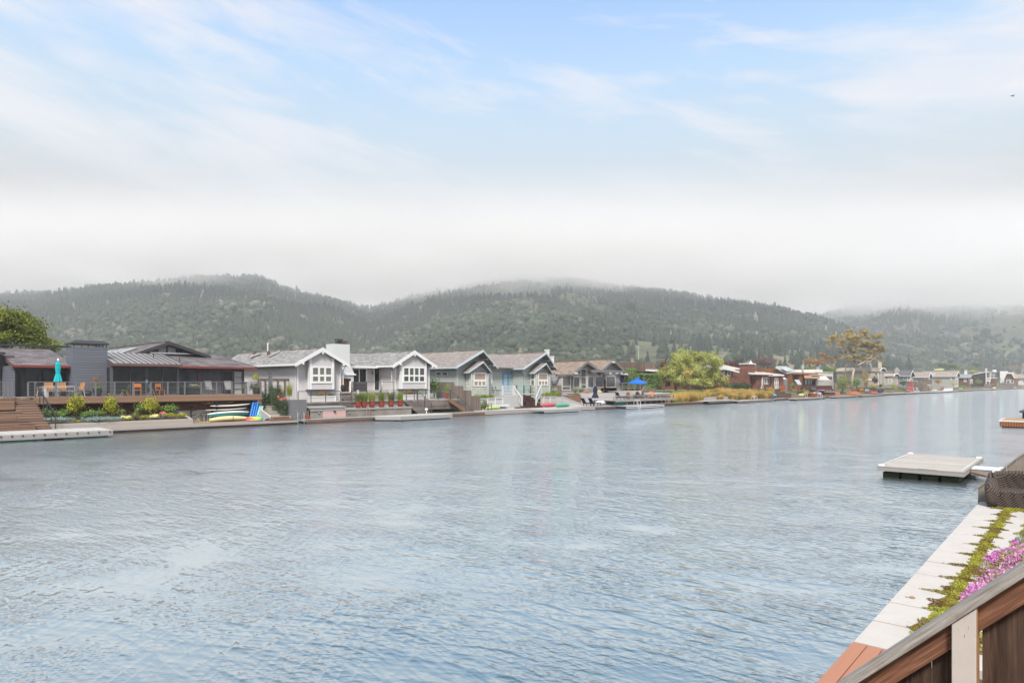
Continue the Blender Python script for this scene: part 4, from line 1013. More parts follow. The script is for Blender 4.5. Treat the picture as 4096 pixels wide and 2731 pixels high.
for k in range(2): a, b = Vector((X(1026, 53.5)+.2*k, 53.5, .34)), Vector((X(1040, 54.0)+.2*k, 53.98, 1.40)); m.tube([a, b], .11, 8)
m.obj('mat', plain('aqua_vinyl', (.25, .55, .52), .4), e, smooth=True)
def ring(name, label, c, R0, r0, m_, cat, n=24, k=10):
    b = MB(); vs = []; fs = []
    for i in range(n):
        t = 2*math.pi*i/n
        for j in range(k): q = 2*math.pi*j/k; rr = R0 + r0*math.cos(q); vs.append((c[0]+rr*math.cos(t), c[1]+rr*math.sin(t), c[2]+r0*(1+math.sin(q))*.9))
    for i in range(n):
        for j in range(k): fs.append((i*k+j, ((i+1)%n)*k+j, ((i+1)%n)*k+(j+1)%k, i*k+(j+1)%k))
    b.add(vs, fs); return b.solo(name, label, cat, m_, smooth=True)
t = NT('rainbow_vinyl'); x, y, z = t.sep()
k = t.ramp(t.math('ADD', t.math('MULTIPLY', x, .75), .5), [(0., (.75, .06, .12)), (.2, (.85, .25, .02)), (.42, (.85, .62, .02)), (.62, (.35, .65, .05)), (.85, (.02, .35, .65))]); k = t.mix(t.math('LESS_THAN', z, .13), k, (.72, .72, .70))
ring('swim_ring', 'rainbow coloured swim ring lying on the boardwalk', (X(1018, 52.2), 52.2, .30), .48, .19, t.done(t.pbr(k, .35)), 'swim ring')
m = MB(); m.tube([P(973, 1690, 51.6), P(992, 1689, 51.6)], .05, 8); m.solo('pool_toy', 'small red tube toy lying at the boardwalk edge', 'toy', plain('red_vinyl', (.6, .05, .03), .4))
m = MB()
for k in range(4): m.tube([(X(1056+k*6, 51.9), 51.9+.1*k, .31), (X(1066+k*6, 51.9), 51.8+.1*k, .48), (X(1074+k*5, 51.9), 51.9, .33)], .03, 6)
m.solo('sandals', 'small heap of dark sandals and straps on the boardwalk', 'sandals', DARKM)
e = T('folding_cart', 'black and yellow tubular boat cart on the boardwalk left of the canoe', 'cart', (X(815, 52.6), 52.6, .3))
def loop(x0, x1, y, z0, z1, r, m_): 
    b = MB(); b.tube([(x0, y, z0), (x0, y, z1-.06), (x0+.06, y, z1), (x1-.06, y, z1), (x1, y, z1-.06), (x1, y, z0)], r, 6); b.obj('loop', m_, e)
loop(X(804, 52.7), X(826, 52.7), 52.7, .5, 1.12, .03, DARKM); loop(X(795, 52.3), X(809, 52.3), 52.3, .35, .92, .03, DARKM); loop(X(823, 52.3), X(835, 52.3), 52.3, .35, .92, .03, DARKM)
b = MB(); b.tube([(X(794, 52.2), 52.2, .7), (X(796, 52.2), 52.2, .36), (X(836, 52.2), 52.2, .36), (X(838, 52.2), 52.2, .7)], .035, 6); b.obj('base', plain('yellow_tube', (.6, .45, .12), .5), e)

# pine behind the roof, left edge
c = (X(20, 74), 74, 2.0); zc = Z(20, 1320, 74)
tree('pine_tree', 'bushy bright green pine behind the charcoal house roof', c, [c, (c[0], 74, zc-1)], .3, [((c[0], 74, zc-2), (c[0]+2, 74, zc))and([(c[0], 74, zc-2), (c[0]+2, 74, zc)], .12, .04)], [(X(20, 74), 74, zc+.2, 3.4, 3.2, 1.5), (X(85, 74), 73.5, zc-.6, 1.9, 2, 1.5), (X(-70, 74), 74.5, zc+.6, 3.4, 3, 2.0), (X(20, 74), 73, zc-1.3, 4.0, 2.5, 1.2), (X(40, 74), 73.5, zc+1.0, 1.8, 2, .8)], 'pine', 20000, .21, clumps=46, spread=.15, bottom=-.3)
c = (X(178, 76), 76, 2.0); zc = Z(178, 1382, 76)
tree('pine_tree', 'low pine tops peeping over the ridge right of the big pine', c, [c, (c[0], 76, zc)], .12, [], [(X(190, 76), 76, zc+.1, .8, .7, .45), (X(150, 76), 76, zc-.2, .8, .7, .45), (X(215, 76), 76, zc-.4, .6, .6, .4)], 'pine', 900, .2)
# ================================================================ lot 2: white and grey house with two gables
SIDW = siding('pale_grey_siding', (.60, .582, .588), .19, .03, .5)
SHG = shingles('grey_shingles', (.16, .155, .15), (.40, .39, .37), 'y', .24, .5, 'z', 2.0)
SHGX = shingles('grey_shingles_across', (.16, .155, .15), (.40, .39, .37), 'x', .24, .5, 'z', 2.0)
STUC = plain('pale_stucco', (.60, .61, .62), .8, .05, 1., .1)
RAILM = plain('bronze_rail', (.075, .068, .065), .5, .1)
h2 = T('white_trimmed_house', 'pale grey house with white trimmed twin gables and a white stucco chimney', 'house', (X(1450, 60), 60, 1.6))
def bay_block(par, u0, u1, yp, g, vb, wallm, trim):
    """box bay that runs up under the gable roof"""
    x0, x1 = X(u0, yp), X(u1, yp); zb = Z((u0+u1)/2, vb, yp); yw = g['yw']
    t0 = g['zl'] + g['dl']*(x0-g['xl']) - .26; t1 = g['zr'] + g['dr']*(g['xr']-x1) - .26
    m = MB(); m.prism([(x0, zb), (x1, zb), (x1, t1), (g['xa'], g['za']-.27), (x0, t0)], 'y', yp, yw-.002); b = m.obj('bay', wallm, par)
    m = MB()
    m.box(x0-.015, x0+.21, yp-.03, yp-.001, zb, t0-.02); m.box(x0-.03, x0, yp-.03, yp+.25, zb, t0-.02); m.obj('corner_board', trim, b)
    m = MB(); m.box(x1-.21, x1+.015, yp-.03, yp-.001, zb, t1-.02); m.obj('corner_board', trim, b)
    m = MB(); m.box(x0-.08, x1+.05, yp-.05, yw-.003, zb-.07, zb-.002); m.obj('sill_board', DARKM, b)
    return b, x0, x1, zb
yf = 56.2
gA = gable_y(h2, (1181, 1452), (1291, 1390), (1399, 1459), yf, 74, SIDW, SHG, WHITE, .8, 1.0, .18, (X(1187, 57), X(1363, 57)), .34)
b, x0, x1, zb = bay_block(h2, 1238, 1336, 56.45, gA, 1557, SIDW, WHITE)
win_f(b, 56.45, 1243, 1331, 1463, 1533, 3, (1.35, 1.), WHITE, GLASSB, .20, .20, 'window', .06)
gB = gable_y(h2, (1571, 1460), (1659, 1402), (1748, 1464), yf, 64.9, SIDW, SHG, WHITE, .8, 1.0, .18, (X(1577, 57), X(1717, 57)), .34)
b2, x0b, x1b, zbb = bay_block(h2, 1604, 1706, 56.45, gB, 1555, SIDW, WHITE)
win_f(b2, 56.45, 1610, 1701, 1466, 1531, 4, (1.35, 1.), WHITE, GLASSM, .18, .17, 'window', .06)
for g in (gA, gB):
    m = MB(); yw = g['yw']
    m.box(g['x0']-.03, g['x0']+.15, yw-.03, yw-.001, 1.2, g['k0']-.05); m.box(g['x0']-.03, g['x0']-.001, yw-.03, yw+.15, 1.2, g['k0']-.05); m.obj('corner_board', WHITE, g['wall']); m = MB(); m.box(g['x1']-.15, g['x1']+.03, yw-.03, yw-.001, 1.2, g['k1']-.05)
    m.obj('corner_board', WHITE, g['wall'])
    for (xx, zz) in ((g['xa'], g['za']-.5), (g['x0']+.2, g['zl']+g['dl']*(g['x0']+.2-g['xl'])-.42), (g['x1']-.2, g['zr']+g['dr']*(g['xr']-g['x1']+.2)-.42)):
        m = MB(); m.box(xx-.08, xx+.08, yf-.10, yw, zz-.1, zz+.1); m.obj('rafter_tail', WHITE, g['roof'])
# link between the gables
yl = 59.8; xl0, xl1 = gA['x1']-.2, gB['x0']+.2
m = MB(); m.box(xl0, xl1, yl, 64, 1.0, 5.15); m.obj('link_wall', SIDW, h2)
ze = Z(1480, 1464, 59.0); zr_ = gB['za']-.06
m = MB(); m.slab([(gA['xr']-3.2, 59.0, ze), (gB['xl']+3.4, 59.0, ze), (gB['xa'], 64.8, zr_), (gA['xa'], 64.8, zr_)], .16); r_ = m.obj('link_roof', SHGX, h2)
m = MB(); m.bar((gA['xa'], 64.8, zr_+.03), (gB['xa'], 64.8, zr_+.03), .3, .06); m.obj('ridge_cap', SHGX, r_)
m = MB(); m.box(gA['x1']+.1, gB['xl']+.3, 58.88, 59.0, ze-.22, ze-.01); m.obj('gutter', WHITE, r_)
win_f(h2, yl, 1404, 1468, 1470, 1564, 2, (1.,), WHITE, GLASS, .16, .10, 'sliding_door')
win_f(h2, yl, 1494, 1542, 1466, 1564, 2, (1.,), WHITE, GLASS, .13, .07, 'glass_door')
for u in (1487, 1546):
    x_, y_, z_ = P(u, 1492, yl); m = MB(); m.lathe((x_, yl-.12, z_-.12), [(.05, 0), (.07, .18), (.03, .26)], 8); m.box(x_-.03, x_+.03, yl-.1, yl, z_+.1, z_+.16); m.obj('wall_lamp', DARKM, h2)
m = MB(); x_ = X(1570, 57); m.tube([(X(1551, 58.9), 58.9, ze-.15), (X(1553, 58.7), 58.7, ze-.35), (x_-.1, 57.0, ze-.55), (x_-.1, 56.92, 2.0)], .05, 8); m.obj('downspout', WHITE, h2)
m = MB(); x_ = X(1366, 57); m.tube([(X(1379, 56.4), 56.4, gA['zr']-.3), (x_+.12, 56.9, gA['zr']-.6), (x_+.12, 56.92, 1.9)], .05, 8); m.obj('downspout', WHITE, h2)
# chimney
yc = 58.0; zt = Z(1366, 1376, yc); xa_, xb_, xc_ = X(1334, yc), X(1399, yc), X(1418, yc)
m = MB(); m.prism([(xa_, 1.2), (X(1366, yc), 1.2), (X(1366, yc), Z(1390, 1513, yc)), (X(1405, yc), Z(1390, 1513, yc)), (X(1405, yc), 1.2), (xc_-.1, 1.2), (xc_-.1, Z(1410, 1500, yc)), (xc_, Z(1410, 1496, yc)), (xb_, Z(1399, 1452, yc)), (xb_, zt), (xa_, zt)], 'y', yc, yc+1.4); ch = m.obj('chimney', STUC, h2)
m = MB(); m.box(X(1364, yc), xc_+.12, yc-.12, yc+.02, Z(1390, 1500, yc), Z(1390, 1496, yc)+.02); m.obj('mantel', WHITE, ch)
m = MB(); m.box(X(1366, yc)+.01, X(1405, yc)-.01, yc+.5, yc+.55, 1.3, Z(1390, 1513, yc)-.01); m.obj('firebox', boards('firebrick', (.30, .15, .06), .12, 'z', .3), ch)
for (ua, ub, va, vb, mm, nm) in ((1350, 1366, 1356, 1375, DARKM, 'flue_cap'), (1365, 1386, 1363, 1376, plain('rusty_cap', (.16, .085, .05), .9, .4), 'flue_cap')):
    x0_, x1_ = X(ua, yc+.4), X(ub, yc+.4); z0_ = zt; z1_ = Z((ua+ub)/2, va, yc+.4)
    m = MB()
    for xx in (x0_, x1_-.06):
        for yy in (yc+.25, yc+.75): m.box(xx, xx+.06, yy, yy+.06, z0_, z1_-.1)
    m.box(x0_+.08, x1_-.08, yc+.33, yc+.74, z0_, z1_-.18); m.box(x0_-.06, x1_+.06, yc+.2, yc+.86, z1_-.1, z1_); m.obj(nm, mm, ch)
# roof fittings on the long left slope
def on_left_slope(g, u, v):
    best = None
    for q in np.linspace(.02, .98, 40):
        xx = g['xl'] + (g['xa']-g['xl'])*q; zz = g['zl'] + (g['za']-g['zl'])*q; yy = YX(u, xx); e_ = abs(ZX(u, v, xx)-zz)
        if best is None or e_ < best[0]: best = (e_, xx, yy, zz)
    return best[1:]
for (ua, va, ub, vb, nm) in ((1005, 1432, 1045, 1417, 'skylight'), (1072, 1429, 1120, 1408, 'skylight')):
    p, q = Vector(on_left_slope(gA, ua, va)), Vector(on_left_slope(gA, ub, vb)); m = MB(); m.bar((p.x, p.y, p.z+.09), (q.x, q.y, q.z+.09), .7, .16); k_ = m.obj(nm, plain('skylight_frame', (.40, .38, .36), .5), gA['roof'])
    m = MB(); m.bar((p.x+.1, p.y, p.z+.19), (q.x-.1, q.y, q.z+.19), .5, .02); m.obj('pane', GLASSP, k_)
for (u, v, hh, r, mm) in ((1018, 1421, .42, .16, plain('brown_flue', (.14, .08, .07), .7)), (1074, 1421, .42, .17, MATS['brown_flue']), (1071, 1420, 1.25, .06, WHITE)):
    p = on_left_slope(gA, u, v); m = MB(); m.tube([(p[0], p[1], p[2]-.05), (p[0], p[1], p[2]+hh)], r, 8); m.obj('roof_vent', mm, gA['roof'])

# ---- terraces of lot 2
tr = T('timber_terrace', 'stepped weathered timber terraces below the pale grey twin gabled house', 'terrace', (X(1450, 54), 54, 0))
xT0, xT1 = X(1226, 52), 48.15
WEATH = boards('weathered_terrace_boards', (.20, .165, .145), .19, 'z', .38, .88, .05, 1., (.30, .285, .27))
m = MB(); m.box(X(1362, 57), X(1578, 57), 56.3, 59.8, 2.38, 2.5); m.obj('patio', plain('patio_stone', (.42, .37, .33), .9, .15), tr)
m = MB(); m.box(X(1405, 56.3), X(1578, 56.3), 56.3, 56.4, 1.5, 2.38); m.obj('patio_wall', WEATH, tr)
m = MB(); m.box(X(1190, 54.5), xT1, 54.5, 57.2, 1.52, 1.64); m.obj('upper_deck', GREYD, tr)
m = MB(); m.box(X(1190, 54.5), xT1, 54.46, 54.56, .6, 1.52); m.box(X(1190, 54.4), X(1650, 54.4), 54.36, 54.5, 1.5, 1.66); m.obj('upper_wall', WEATH, tr)
xh0, xh1 = X(1242, 51.9), X(1645, 51.9)
m = MB(); m.box(xh0, xh1, 51.9, 54.5, .98, 1.08); m.obj('lower_deck', GREYD, tr)
m = MB(); m.box(xh0, xh1, 51.88, 51.98, .3, .98); m.obj('lower_wall', WEATH, tr)
m = MB(); m.box(xh0-.05, xh1+.05, 51.82, 51.90, .95, 1.1); m.obj('coping', boards('pale_coping', (.42, .39, .36), .09, 'z', .2), tr)
for u in (1465, 1478, 1511, 1580, 1616):
    m = MB(); xx = X(u, 51.87); m.box(xx-.05, xx+.05, 51.84, 51.88, .3, .94); m.obj('batten', boards('batten_wood', (.33, .29, .26), .3, 'x', .2), tr)
xw0, xw1 = X(1225, 50.4), 48.3
m = MB(); m.box(xw0, xw1, 50.42, 52.0, .18, .32); m.obj('walkway', GREYD, tr)
m = MB(); m.box(xw0, xw1, 50.34, 50.42, .05, .33); m.obj('walkway_beam', GREYW, tr)
m = MB(); m.box(xw0, X(1940, 50.2), 50.2, 50.33, -.4, .14); m.obj('bulkhead_face', boards('rusty_bulkhead', (.22, .10, .055), .14, 'z', .35, .8, .06, 1., (.10, .06, .05)), tr)
st = T('garden_steps', 'short weathered steps beside the stucco chimney', 'steps', (X(1385, 55.5), 55.5, 1.6)); steps(st, X(1363, 55.8), X(1408, 55.8), 56.3, 2.5, 54.9, 1.66, 4, GREYW)
st = T('garden_steps', 'narrow weathered steps left of the leftmost red grass pot', 'steps', (X(1385, 54), 54, 1.1)); steps(st, X(1362, 54), X(1412, 54), 54.36, 1.62, 53.6, 1.1, 3, GREYW)
st = T('terrace_stairs', 'wide weathered stairs right of the red grass pots', 'stairs', (X(1680, 53), 53, .3)); steps(st, X(1628, 54), X(1722, 52.2), 54.4, 1.62, 51.95, .34, 7, GREYW)
st = T('terrace_stairs', 'open stairs with brown stringers beside the stepped picket fence', 'stairs', (X(1850, 53), 53, .3)); x0, x1 = X(1826, 53.2), xT1-.1; steps(st, x0, x1, 54.3, 1.62, 51.6, .34, 7, GREYW)
m = MB(); m.bar((x0-.05, 54.4, 1.55), (x0-.05, 51.6, .38), .06, .3); m.obj('stringer', plain('brown_stringer', (.23, .13, .075), .8, .3), st)
for (lb, pts, cb) in (('low dark railing in front of the left flower box', [(X(u, 54.42), 54.42, 1.66) for u in (1192, 1244, 1303, 1361)], 0),
        ('dark wire railing along the patio between the gables', [(X(u, 56.25), 56.25, 2.5) for u in (1408, 1467, 1524, 1576)], 8),
        ('dark railing behind the red grass pots', [(X(u, 54.42), 54.42, 1.66) for u in (1405, 1468, 1520, 1576, 1626)], 5),
        ('dark wire railing under the right bay window', [(X(u, 54.42), 54.42, 1.66) for u in (1657, 1668, 1703, 1752, 1800)], 9)):
    e = T('wire_railing', lb, 'railing', pts[0]); rail_posts(e, pts, .95, RAILM, .06, cb, .06)
for (lb, a, b_) in (('slanted dark handrail of the wide weathered stairs', (X(1670, 54.4), 54.4, 1.66), (X(1727, 52.0), 52.0, .36)), ('slanted dark handrail of the open brown stairs', (X(1803, 54.3), 54.35, 1.66), (X(1862, 51.7), 51.7, .36))):
    e = T('stair_handrail', lb, 'handrail', b_); a, b_ = Vector(a), Vector(b_)
    for q in (0, .5, 1): p = a.lerp(b_, q); m = MB(); m.box(p.x-.03, p.x+.03, p.y-.03, p.y+.03, p.z-.05, p.z+.92); m.obj('post', RAILM, e)
    m = MB(); m.bar(a+Vector((0, 0, .95)), b_+Vector((0, 0, .95)), .06, .05); m.obj('rail', RAILM, e)
    m = MB()
    for k in range(8): m.bar(a+Vector((0, 0, .1+k*.1)), b_+Vector((0, 0, .1+k*.1)), .012, .012)
    m.obj('cables', RAILM, e)
for (u, v0, v1, y_, lb) in ((1401, 1523, 1568, 56.6, 'white bollard post left of the patio railing'), (1528, 1523, 1564, 56.6, 'white bollard post in front of the glass door')):
    x_ = X(u, y_); m = MB(); m.lathe((x_, y_, 2.5), [(.09, 0), (.09, .95), (.07, 1.0), (.02, 1.02)], 12); m.solo('bollard', lb, 'post', WHITE, smooth=False)
for (u, lb) in ((1433, 'small white lantern at the left of the patio edge'), (1561, 'small white lantern near the right downspout')):
    x_ = X(u, 56.0); m = MB(); m.box(x_-.09, x_+.09, 55.95, 56.13, 2.0, 2.55); m.prism([(x_-.12, 2.55), (x_+.12, 2.55), (x_, 2.68)], 'y', 55.93, 56.15); m.solo('lantern', lb, 'lantern', WHITE)
m = MB(); x0, x1 = X(1424, 57.3), X(1461, 57.3); m.box(x0, x1, 57.1, 57.8, 2.5, 3.25); m.prism([(57.05, 3.25), (57.85, 3.25), (57.75, 3.42), (57.2, 3.46)], 'x', x0-.05, x1+.05); m.solo('covered_grill', 'grill under a dark cover in front of the sliding door', 'grill', boards('grill_cover', (.06, .055, .055), .2, 'z', .2))
m = MB(); m.lathe((X(1372, 57), 57.0, 2.5), [(.2, 0), (.3, .35), (.28, .6), (.05, .75)], 10); m.solo('covered_kettle', 'round black covered kettle beside the fireplace', 'grill', BLACKP)
for (ua, ub, lb, fl) in ((1238, 1338, 'white flower box under the left bay window', [('redf', .25, .75)]), (1608, 1702, 'white flower box under the right bay window', [('redf', .05, .45), ('wht', .5, 1.)])):
    x0, x1 = X(ua, 56.1), X(ub, 56.1); vz = 2.05; m = MB(); m.box(x0, x1, 55.9, 56.35, 1.64, vz)
    e = m.solo('flower_box', lb, 'flower box', SIDW)
    m = MB(); m.box(x0-.04, x1+.04, 55.86, 56.39, vz, vz+.09); m.box(x0-.03, x0+.1, 55.87, 55.9, 1.64, vz); m.box(x1-.1, x1+.03, 55.87, 55.9, 1.64, vz); WL[e.name] = Vector(e.location); m.obj('rim', WHITE, e)
    for (lf, qa, qb) in fl:
        xa2, xb2 = x0+(x1-x0)*qa, x0+(x1-x0)*qb
        shrub('flowers', {'redf': 'red flowers growing in the %s flower box' % ('left' if ua < 1300 else 'right'), 'wht': 'white daisies growing in the right flower box'}[lf], ((xa2+xb2)/2, 56.1, vz+.05), ((xb2-xa2)/2*1.1, .28, .26), 'grn' if lf != 'wht' else 'wht', 500, .07, 'flowers', stem=False, extra=(('redf', 260, .07) if lf == 'redf' else None))
    shrub('flowers', 'green trailing leaves in the %s flower box' % ('left' if ua < 1300 else 'right'), (x0+(x1-x0)*(.85 if ua < 1300 else .48), 56.1, vz+.03), ((x1-x0)*.16, .25, .16), 'dk', 260, .07, 'plant', stem=False)
# six red pots with grass
names = ['leftmost red glazed pot in the row on the terrace wall', 'second red glazed pot from the left in the terrace row', 'third red glazed pot from the left in the terrace row', 'fourth red glazed pot from the left in the terrace row', 'fifth red glazed pot from the left in the terrace row', 'rightmost red glazed pot in the row on the terrace wall']
for i, (u, v) in enumerate(((1432, 1628), (1456, 1627), (1488, 1626), (1526, 1625), (1564, 1624), (1601, 1622))):
    y_ = 52.6; c = (X(u, y_), y_, 1.08); planter_pot('red_pot', names[i], c, .30, .56, TERRA)['group'] = 'red pots along the terrace wall'
    grass_tuft('potted_grass', 'feathery grass in the ' + names[i].split(' in the')[0].replace('red glazed ', 'red '), (c[0], y_, 1.56), 1.0, .24, ['oliv', 'gras', 'gras', 'gras', 'oliv', 'gras'][i], 420, .013, group='grasses in the red pots', lean=.5)
# hot tub
tub = T('hot_tub', 'hot tub with pink panel doors and a grey cover set in the timber terrace', 'hot tub', (X(1335, 51.9), 52.6, .3))
x0, x1 = X(1235, 51.9), X(1384, 51.9)
m = MB(); m.box(x0+.1, x1-.05, 51.95, 53.8, 1.085, 1.16); m.prism([(51.85, 1.16), (53.9, 1.2), (53.9, 1.3), (52.9, 1.34), (51.85, 1.27)], 'x', x0, x1); m.obj('cover', plain('grey_vinyl_cover', (.27, .28, .28), .6, .1), tub)
PINK = boards('pink_panel', (.58, .38, .36), .1, 'z', .05, .7, .05, .3, None, .7)
x0, x1 = X(1291, 51.85), X(1382, 51.85)
m = MB(); m.box(x0, (x0+x1)/2-.06, 51.80, 51.86, .34, .92); m.obj('panel_door', PINK, tub); m = MB(); m.box((x0+x1)/2+.06, x1, 51.80, 51.86, .34, .92); m.obj('panel_door', PINK, tub); m = MB(); m.box((x0+x1)/2-.06, (x0+x1)/2+.06, 51.81, 51.86, .34, .92); m.obj('panel_strip', plain('speckled_strip', (.45, .40, .33), .8, .3, 12.), tub)
m = MB(); m.lathe(((x0+x1)/2, 51.79, .87), [(.1, -.06), (.14, 0), (.1, .06)], 12); m.obj('control_pad', DARKM, tub)
for u in (1276, 1397): x_, y_, z_ = P(u, 1650, 51.85); m = MB(); m.lathe((x_, 51.86, z_), [(.09, -.05), (.09, .05)], 12); m.solo('porthole', 'small round light %s the pink hot tub panel' % ('left of' if u < 1300 else 'right of'), 'light', STEEL)
c = (X(1233, 51.3), 51.4, .32); planter_pot('red_pot', 'red pot standing on the dock beside the grey privacy wall', c, .2, .36, plain('terracotta', (.32, .075, .05), .6)); grass_tuft('potted_flower', 'thin stems with white flowers in the dock side pot', (c[0], c[1], .66), .5, .1, 'oliv', 30, .012)
# shrubs, pot on the right patio
shrub('green_shrub', 'bushy green shrub beside the right bay window', (X(1738, 57.5), 57.6, 1.5), (.95, .9, 1.35), 'grn', 1500, .14)
c = (X(1787, 55.5), 55.5, 1.64); planter_pot('red_pot', 'tall ribbed red pot beside the picket fence', c, .23, .62, TERRA); grass_tuft('potted_plant', 'upright green plant with white flowers in the ribbed red pot', (c[0], c[1], 2.2), 1.1, .18, 'gras', 70, .02, lean=.3)
# floating dock of lot 2, ladder
fd = T('floating_dock', 'cream floating dock with green floats below the red pots', 'dock', (X(1700, 48.8), 48.8, 0))
x0, x1 = X(1577, 47.6)+.8, X(1812, 47.6)
m = MB(); m.prism([(x0-1.4, 49.6), (x0, 47.7), (x1, 47.7), (x1, 50.1), (x0-1.4, 50.1)], 'z', .34, .44); m.obj('deck', DOCKX, fd)
m = MB(); m.box(x0, x1, 47.66, 47.72, .10, .43); m.bar((x0, 47.7, .27), (x0-1.4, 49.6, .27), .06, .32); m.obj('rim', MATS['dock_rim'], fd)
m = MB(); m.box(x0+.3, x1-.2, 47.8, 49.8, -.3, .12); m.obj('float', FLOAT, fd)
m = MB(); x_ = X(1703, 49.9); m.tube([(x_, 49.8, .44), (x_, 49.8, .75)], .04, 8); m.lathe((x_, 49.8, .72), [(.06, 0), (.16, .1), (.14, .2), (.02, .26)], 10); m.solo('dock_light', 'small white lamp on the cream floating dock', 'lamp', WHITE)
def ladder(name, label, x, y, z, wd, m_, h=.75, down=.6, steps_=2, M=None):
    e = T(name, label, 'ladder', (x, y, z))
    for s_ in (0, 1):
        xx = x + s_*wd; b = MB(M); b.tube([(xx, y+.55, z-.05), (xx, y+.5, z+h*.7), (xx, y+.32, z+h), (xx, y+.05, z+h), (xx, y-.1, z+h*.7), (xx, y-.12, z-down)], .028, 8); b.obj('rail', m_, e, smooth=True)
    for k in range(steps_): b = MB(M); b.box(x, x+wd, y-.16, y-.06, z-down+.1+k*.28, z-down+.14+k*.28); b.obj('rung', m_, e)
    return e
ladder('swim_ladder', 'chrome swim ladder on the dock by the grey privacy wall', X(1184, 50.2), 50.0, .33, .55, STEEL, .8, .75)

# ---- between lots 1 and 2
gs = T('gravel_steps', 'pale timber edged gravel steps climbing between the two houses', 'steps', (X(1110, 53), 53, .3))
TIMB = boards('pale_timber_edge', (.46, .43, .37), .5, 'z', .12); GRAV = plain('gravel_tread', (.36, .33, .24), .95, .5, 12., .6)
for i in range(8):
    q = i/7; ya, yb = 51.9+.62*i, 51.9+.62*(i+1); z = .62 + .20*i; xa2 = X(1085 - 5*i, ya); xb2 = X(1162 - 3*i, ya)
    m = MB(); m.box(xa2, xb2, ya, ya+.14, z-.24, z); m.obj('edge_timber', TIMB, gs); m = MB(); m.box(xa2, xb2, ya+.14, yb, z-.2, z-.01); m.obj('tread', GRAV, gs)
m = MB(); x0, x1 = X(1048, 52.5)+.03, X(1088, 52)
m.prism([(51.9, .3), (54.5, .3), (54.5, 1.5), (53.4, 1.1), (51.9, .62)], 'x', x1-.25, x1-.05); m.box(x1-.04, X(1162, 51.8), 51.72, 51.88, .3, .62); m.solo('retaining_wall', 'low pale concrete wall curving round the gravel steps', 'wall', CONCP)
st = T('brown_steps', 'two brown timber steps at the foot of the gravel steps', 'steps', (X(1130, 51.5), 51.5, .3))
for (ua, ub, y0_, y1_, z1_) in ((1088, 1176, 51.1, 51.7, .46), (1104, 1166, 51.4, 51.71, .6)):
    m = MB(); m.box(X(ua, 51.1), X(ub, 51.1), y0_, y1_, .3, z1_); m.obj('step', boards('brown_step', (.22, .12, .08), .2, 'z', .2), st)
pw = T('privacy_wall', 'grey painted privacy wall stepping down to the dock', 'wall', (X(1195, 52), 52, .3))
GREYP = boards('grey_plywood', (.185, .185, .195), .12, 'xy', .05, .75, .03, .3, None, .8)
m = MB(); x0, x1 = X(1164, 51.8), X(1224, 51.8); m.box(x0, x1, 51.7, 51.86, .3, 1.98); m.obj('front_panel', GREYP, pw)
for (y0_, y1_, zt_) in ((51.87, 52.9, 1.98), (52.9, 54.0, 2.45), (54.0, 55.4, 2.95), (55.4, 55.9, 4.0)):
    m = MB(); m.box(x0, x0+.16, y0_, y1_, .3, zt_); m.obj('side_panel', GREYP, pw)
m = MB(); m.tube([(x0+.1, 55.6, 4.0), (x0+.1, 55.6, 4.28), (x0-.15, 55.5, 4.3), (x0-.25, 55.4, 4.22)], .025, 6); m.obj('shower_head', DARKM, pw)
tree_c = (X(1105, 54.2), 54.2, 1.0)
e = T('flowering_vine', 'dense dark green vine with orange flowers over the grey wall', 'vine', tree_c)
bl = [(X(u, y_), y_, z_, rx, .5, rz) for (u, y_, z_, rx, rz) in ((1138, 52.4, 1.15, .55, .75), (1120, 53.2, 1.9, .7, .8), (1095, 54.2, 2.35, .8, .8), (1068, 55, 2.3, .7, .9), (1110, 53.8, 2.6, .6, .5))]
v, f, a = leaf_cloud(bl, 4200, .10, sd_(), 24, .25); np_obj('foliage', v, f, LF['dk'], e, a)
for i, (u, v_, y_) in enumerate(((1129, 1564, 53.0), (1145, 1591, 52.2), (1121, 1598, 52.3), (1113, 1586, 52.6), (1134, 1596, 52.2))):
    c = P(u, v_, y_-.35); v, f, a = leaf_cloud([(*c, .12, .1, .11)], 40, .08, sd_(), 5, .3); np_obj('flower', v, f, LF['coral'], e, a)
m = MB()
for k in range(5): m.tube([(X(1120, 53)+k*.3-.6, 53.2+.3*k, 1.0), (X(1120, 53)+k*.25-.6, 53.3+.3*k, 2.6)], .025, 5)
m.obj('stems', STEM, e)
grass_tuft('ornamental_grass', 'tall arching grass clump behind the stepped grey wall', (X(1160, 55.2), 55.3, 2.2), 1.25, .2, 'gras', 150, .014, lean=.45)
fr = T('side_fence', 'brown framed side fence with white panels below the long grey wall', 'fence', (X(1090, 58), 58, 1.5))
m = MB(); x0, x1 = X(1032, 58.5), X(1163, 58.5); m.box(x0, x1, 58.5, 58.56, 1.5, 3.65); m.obj('panel', SIDW, fr); BRN = plain('brown_frame', (.16, .10, .075), .8, .3)
m = MB(); m.box(x0, x1, 58.42, 58.6, 3.65, 3.78); m.obj('top_rail', BRN, fr)
for u in (1034, 1062, 1081, 1112, 1140, 1160): m = MB(); xx = X(u, 58.4); m.box(xx-.06, xx+.06, 58.40, 58.49, 1.5, 3.65); m.obj('post', BRN, fr)
shrub('green_shrub', 'grey green shrub above the vine at the end of the charcoal house', (X(1012, 57.5), 57.5, 2.2), (.7, .6, .75), 'dk', 500, .1)
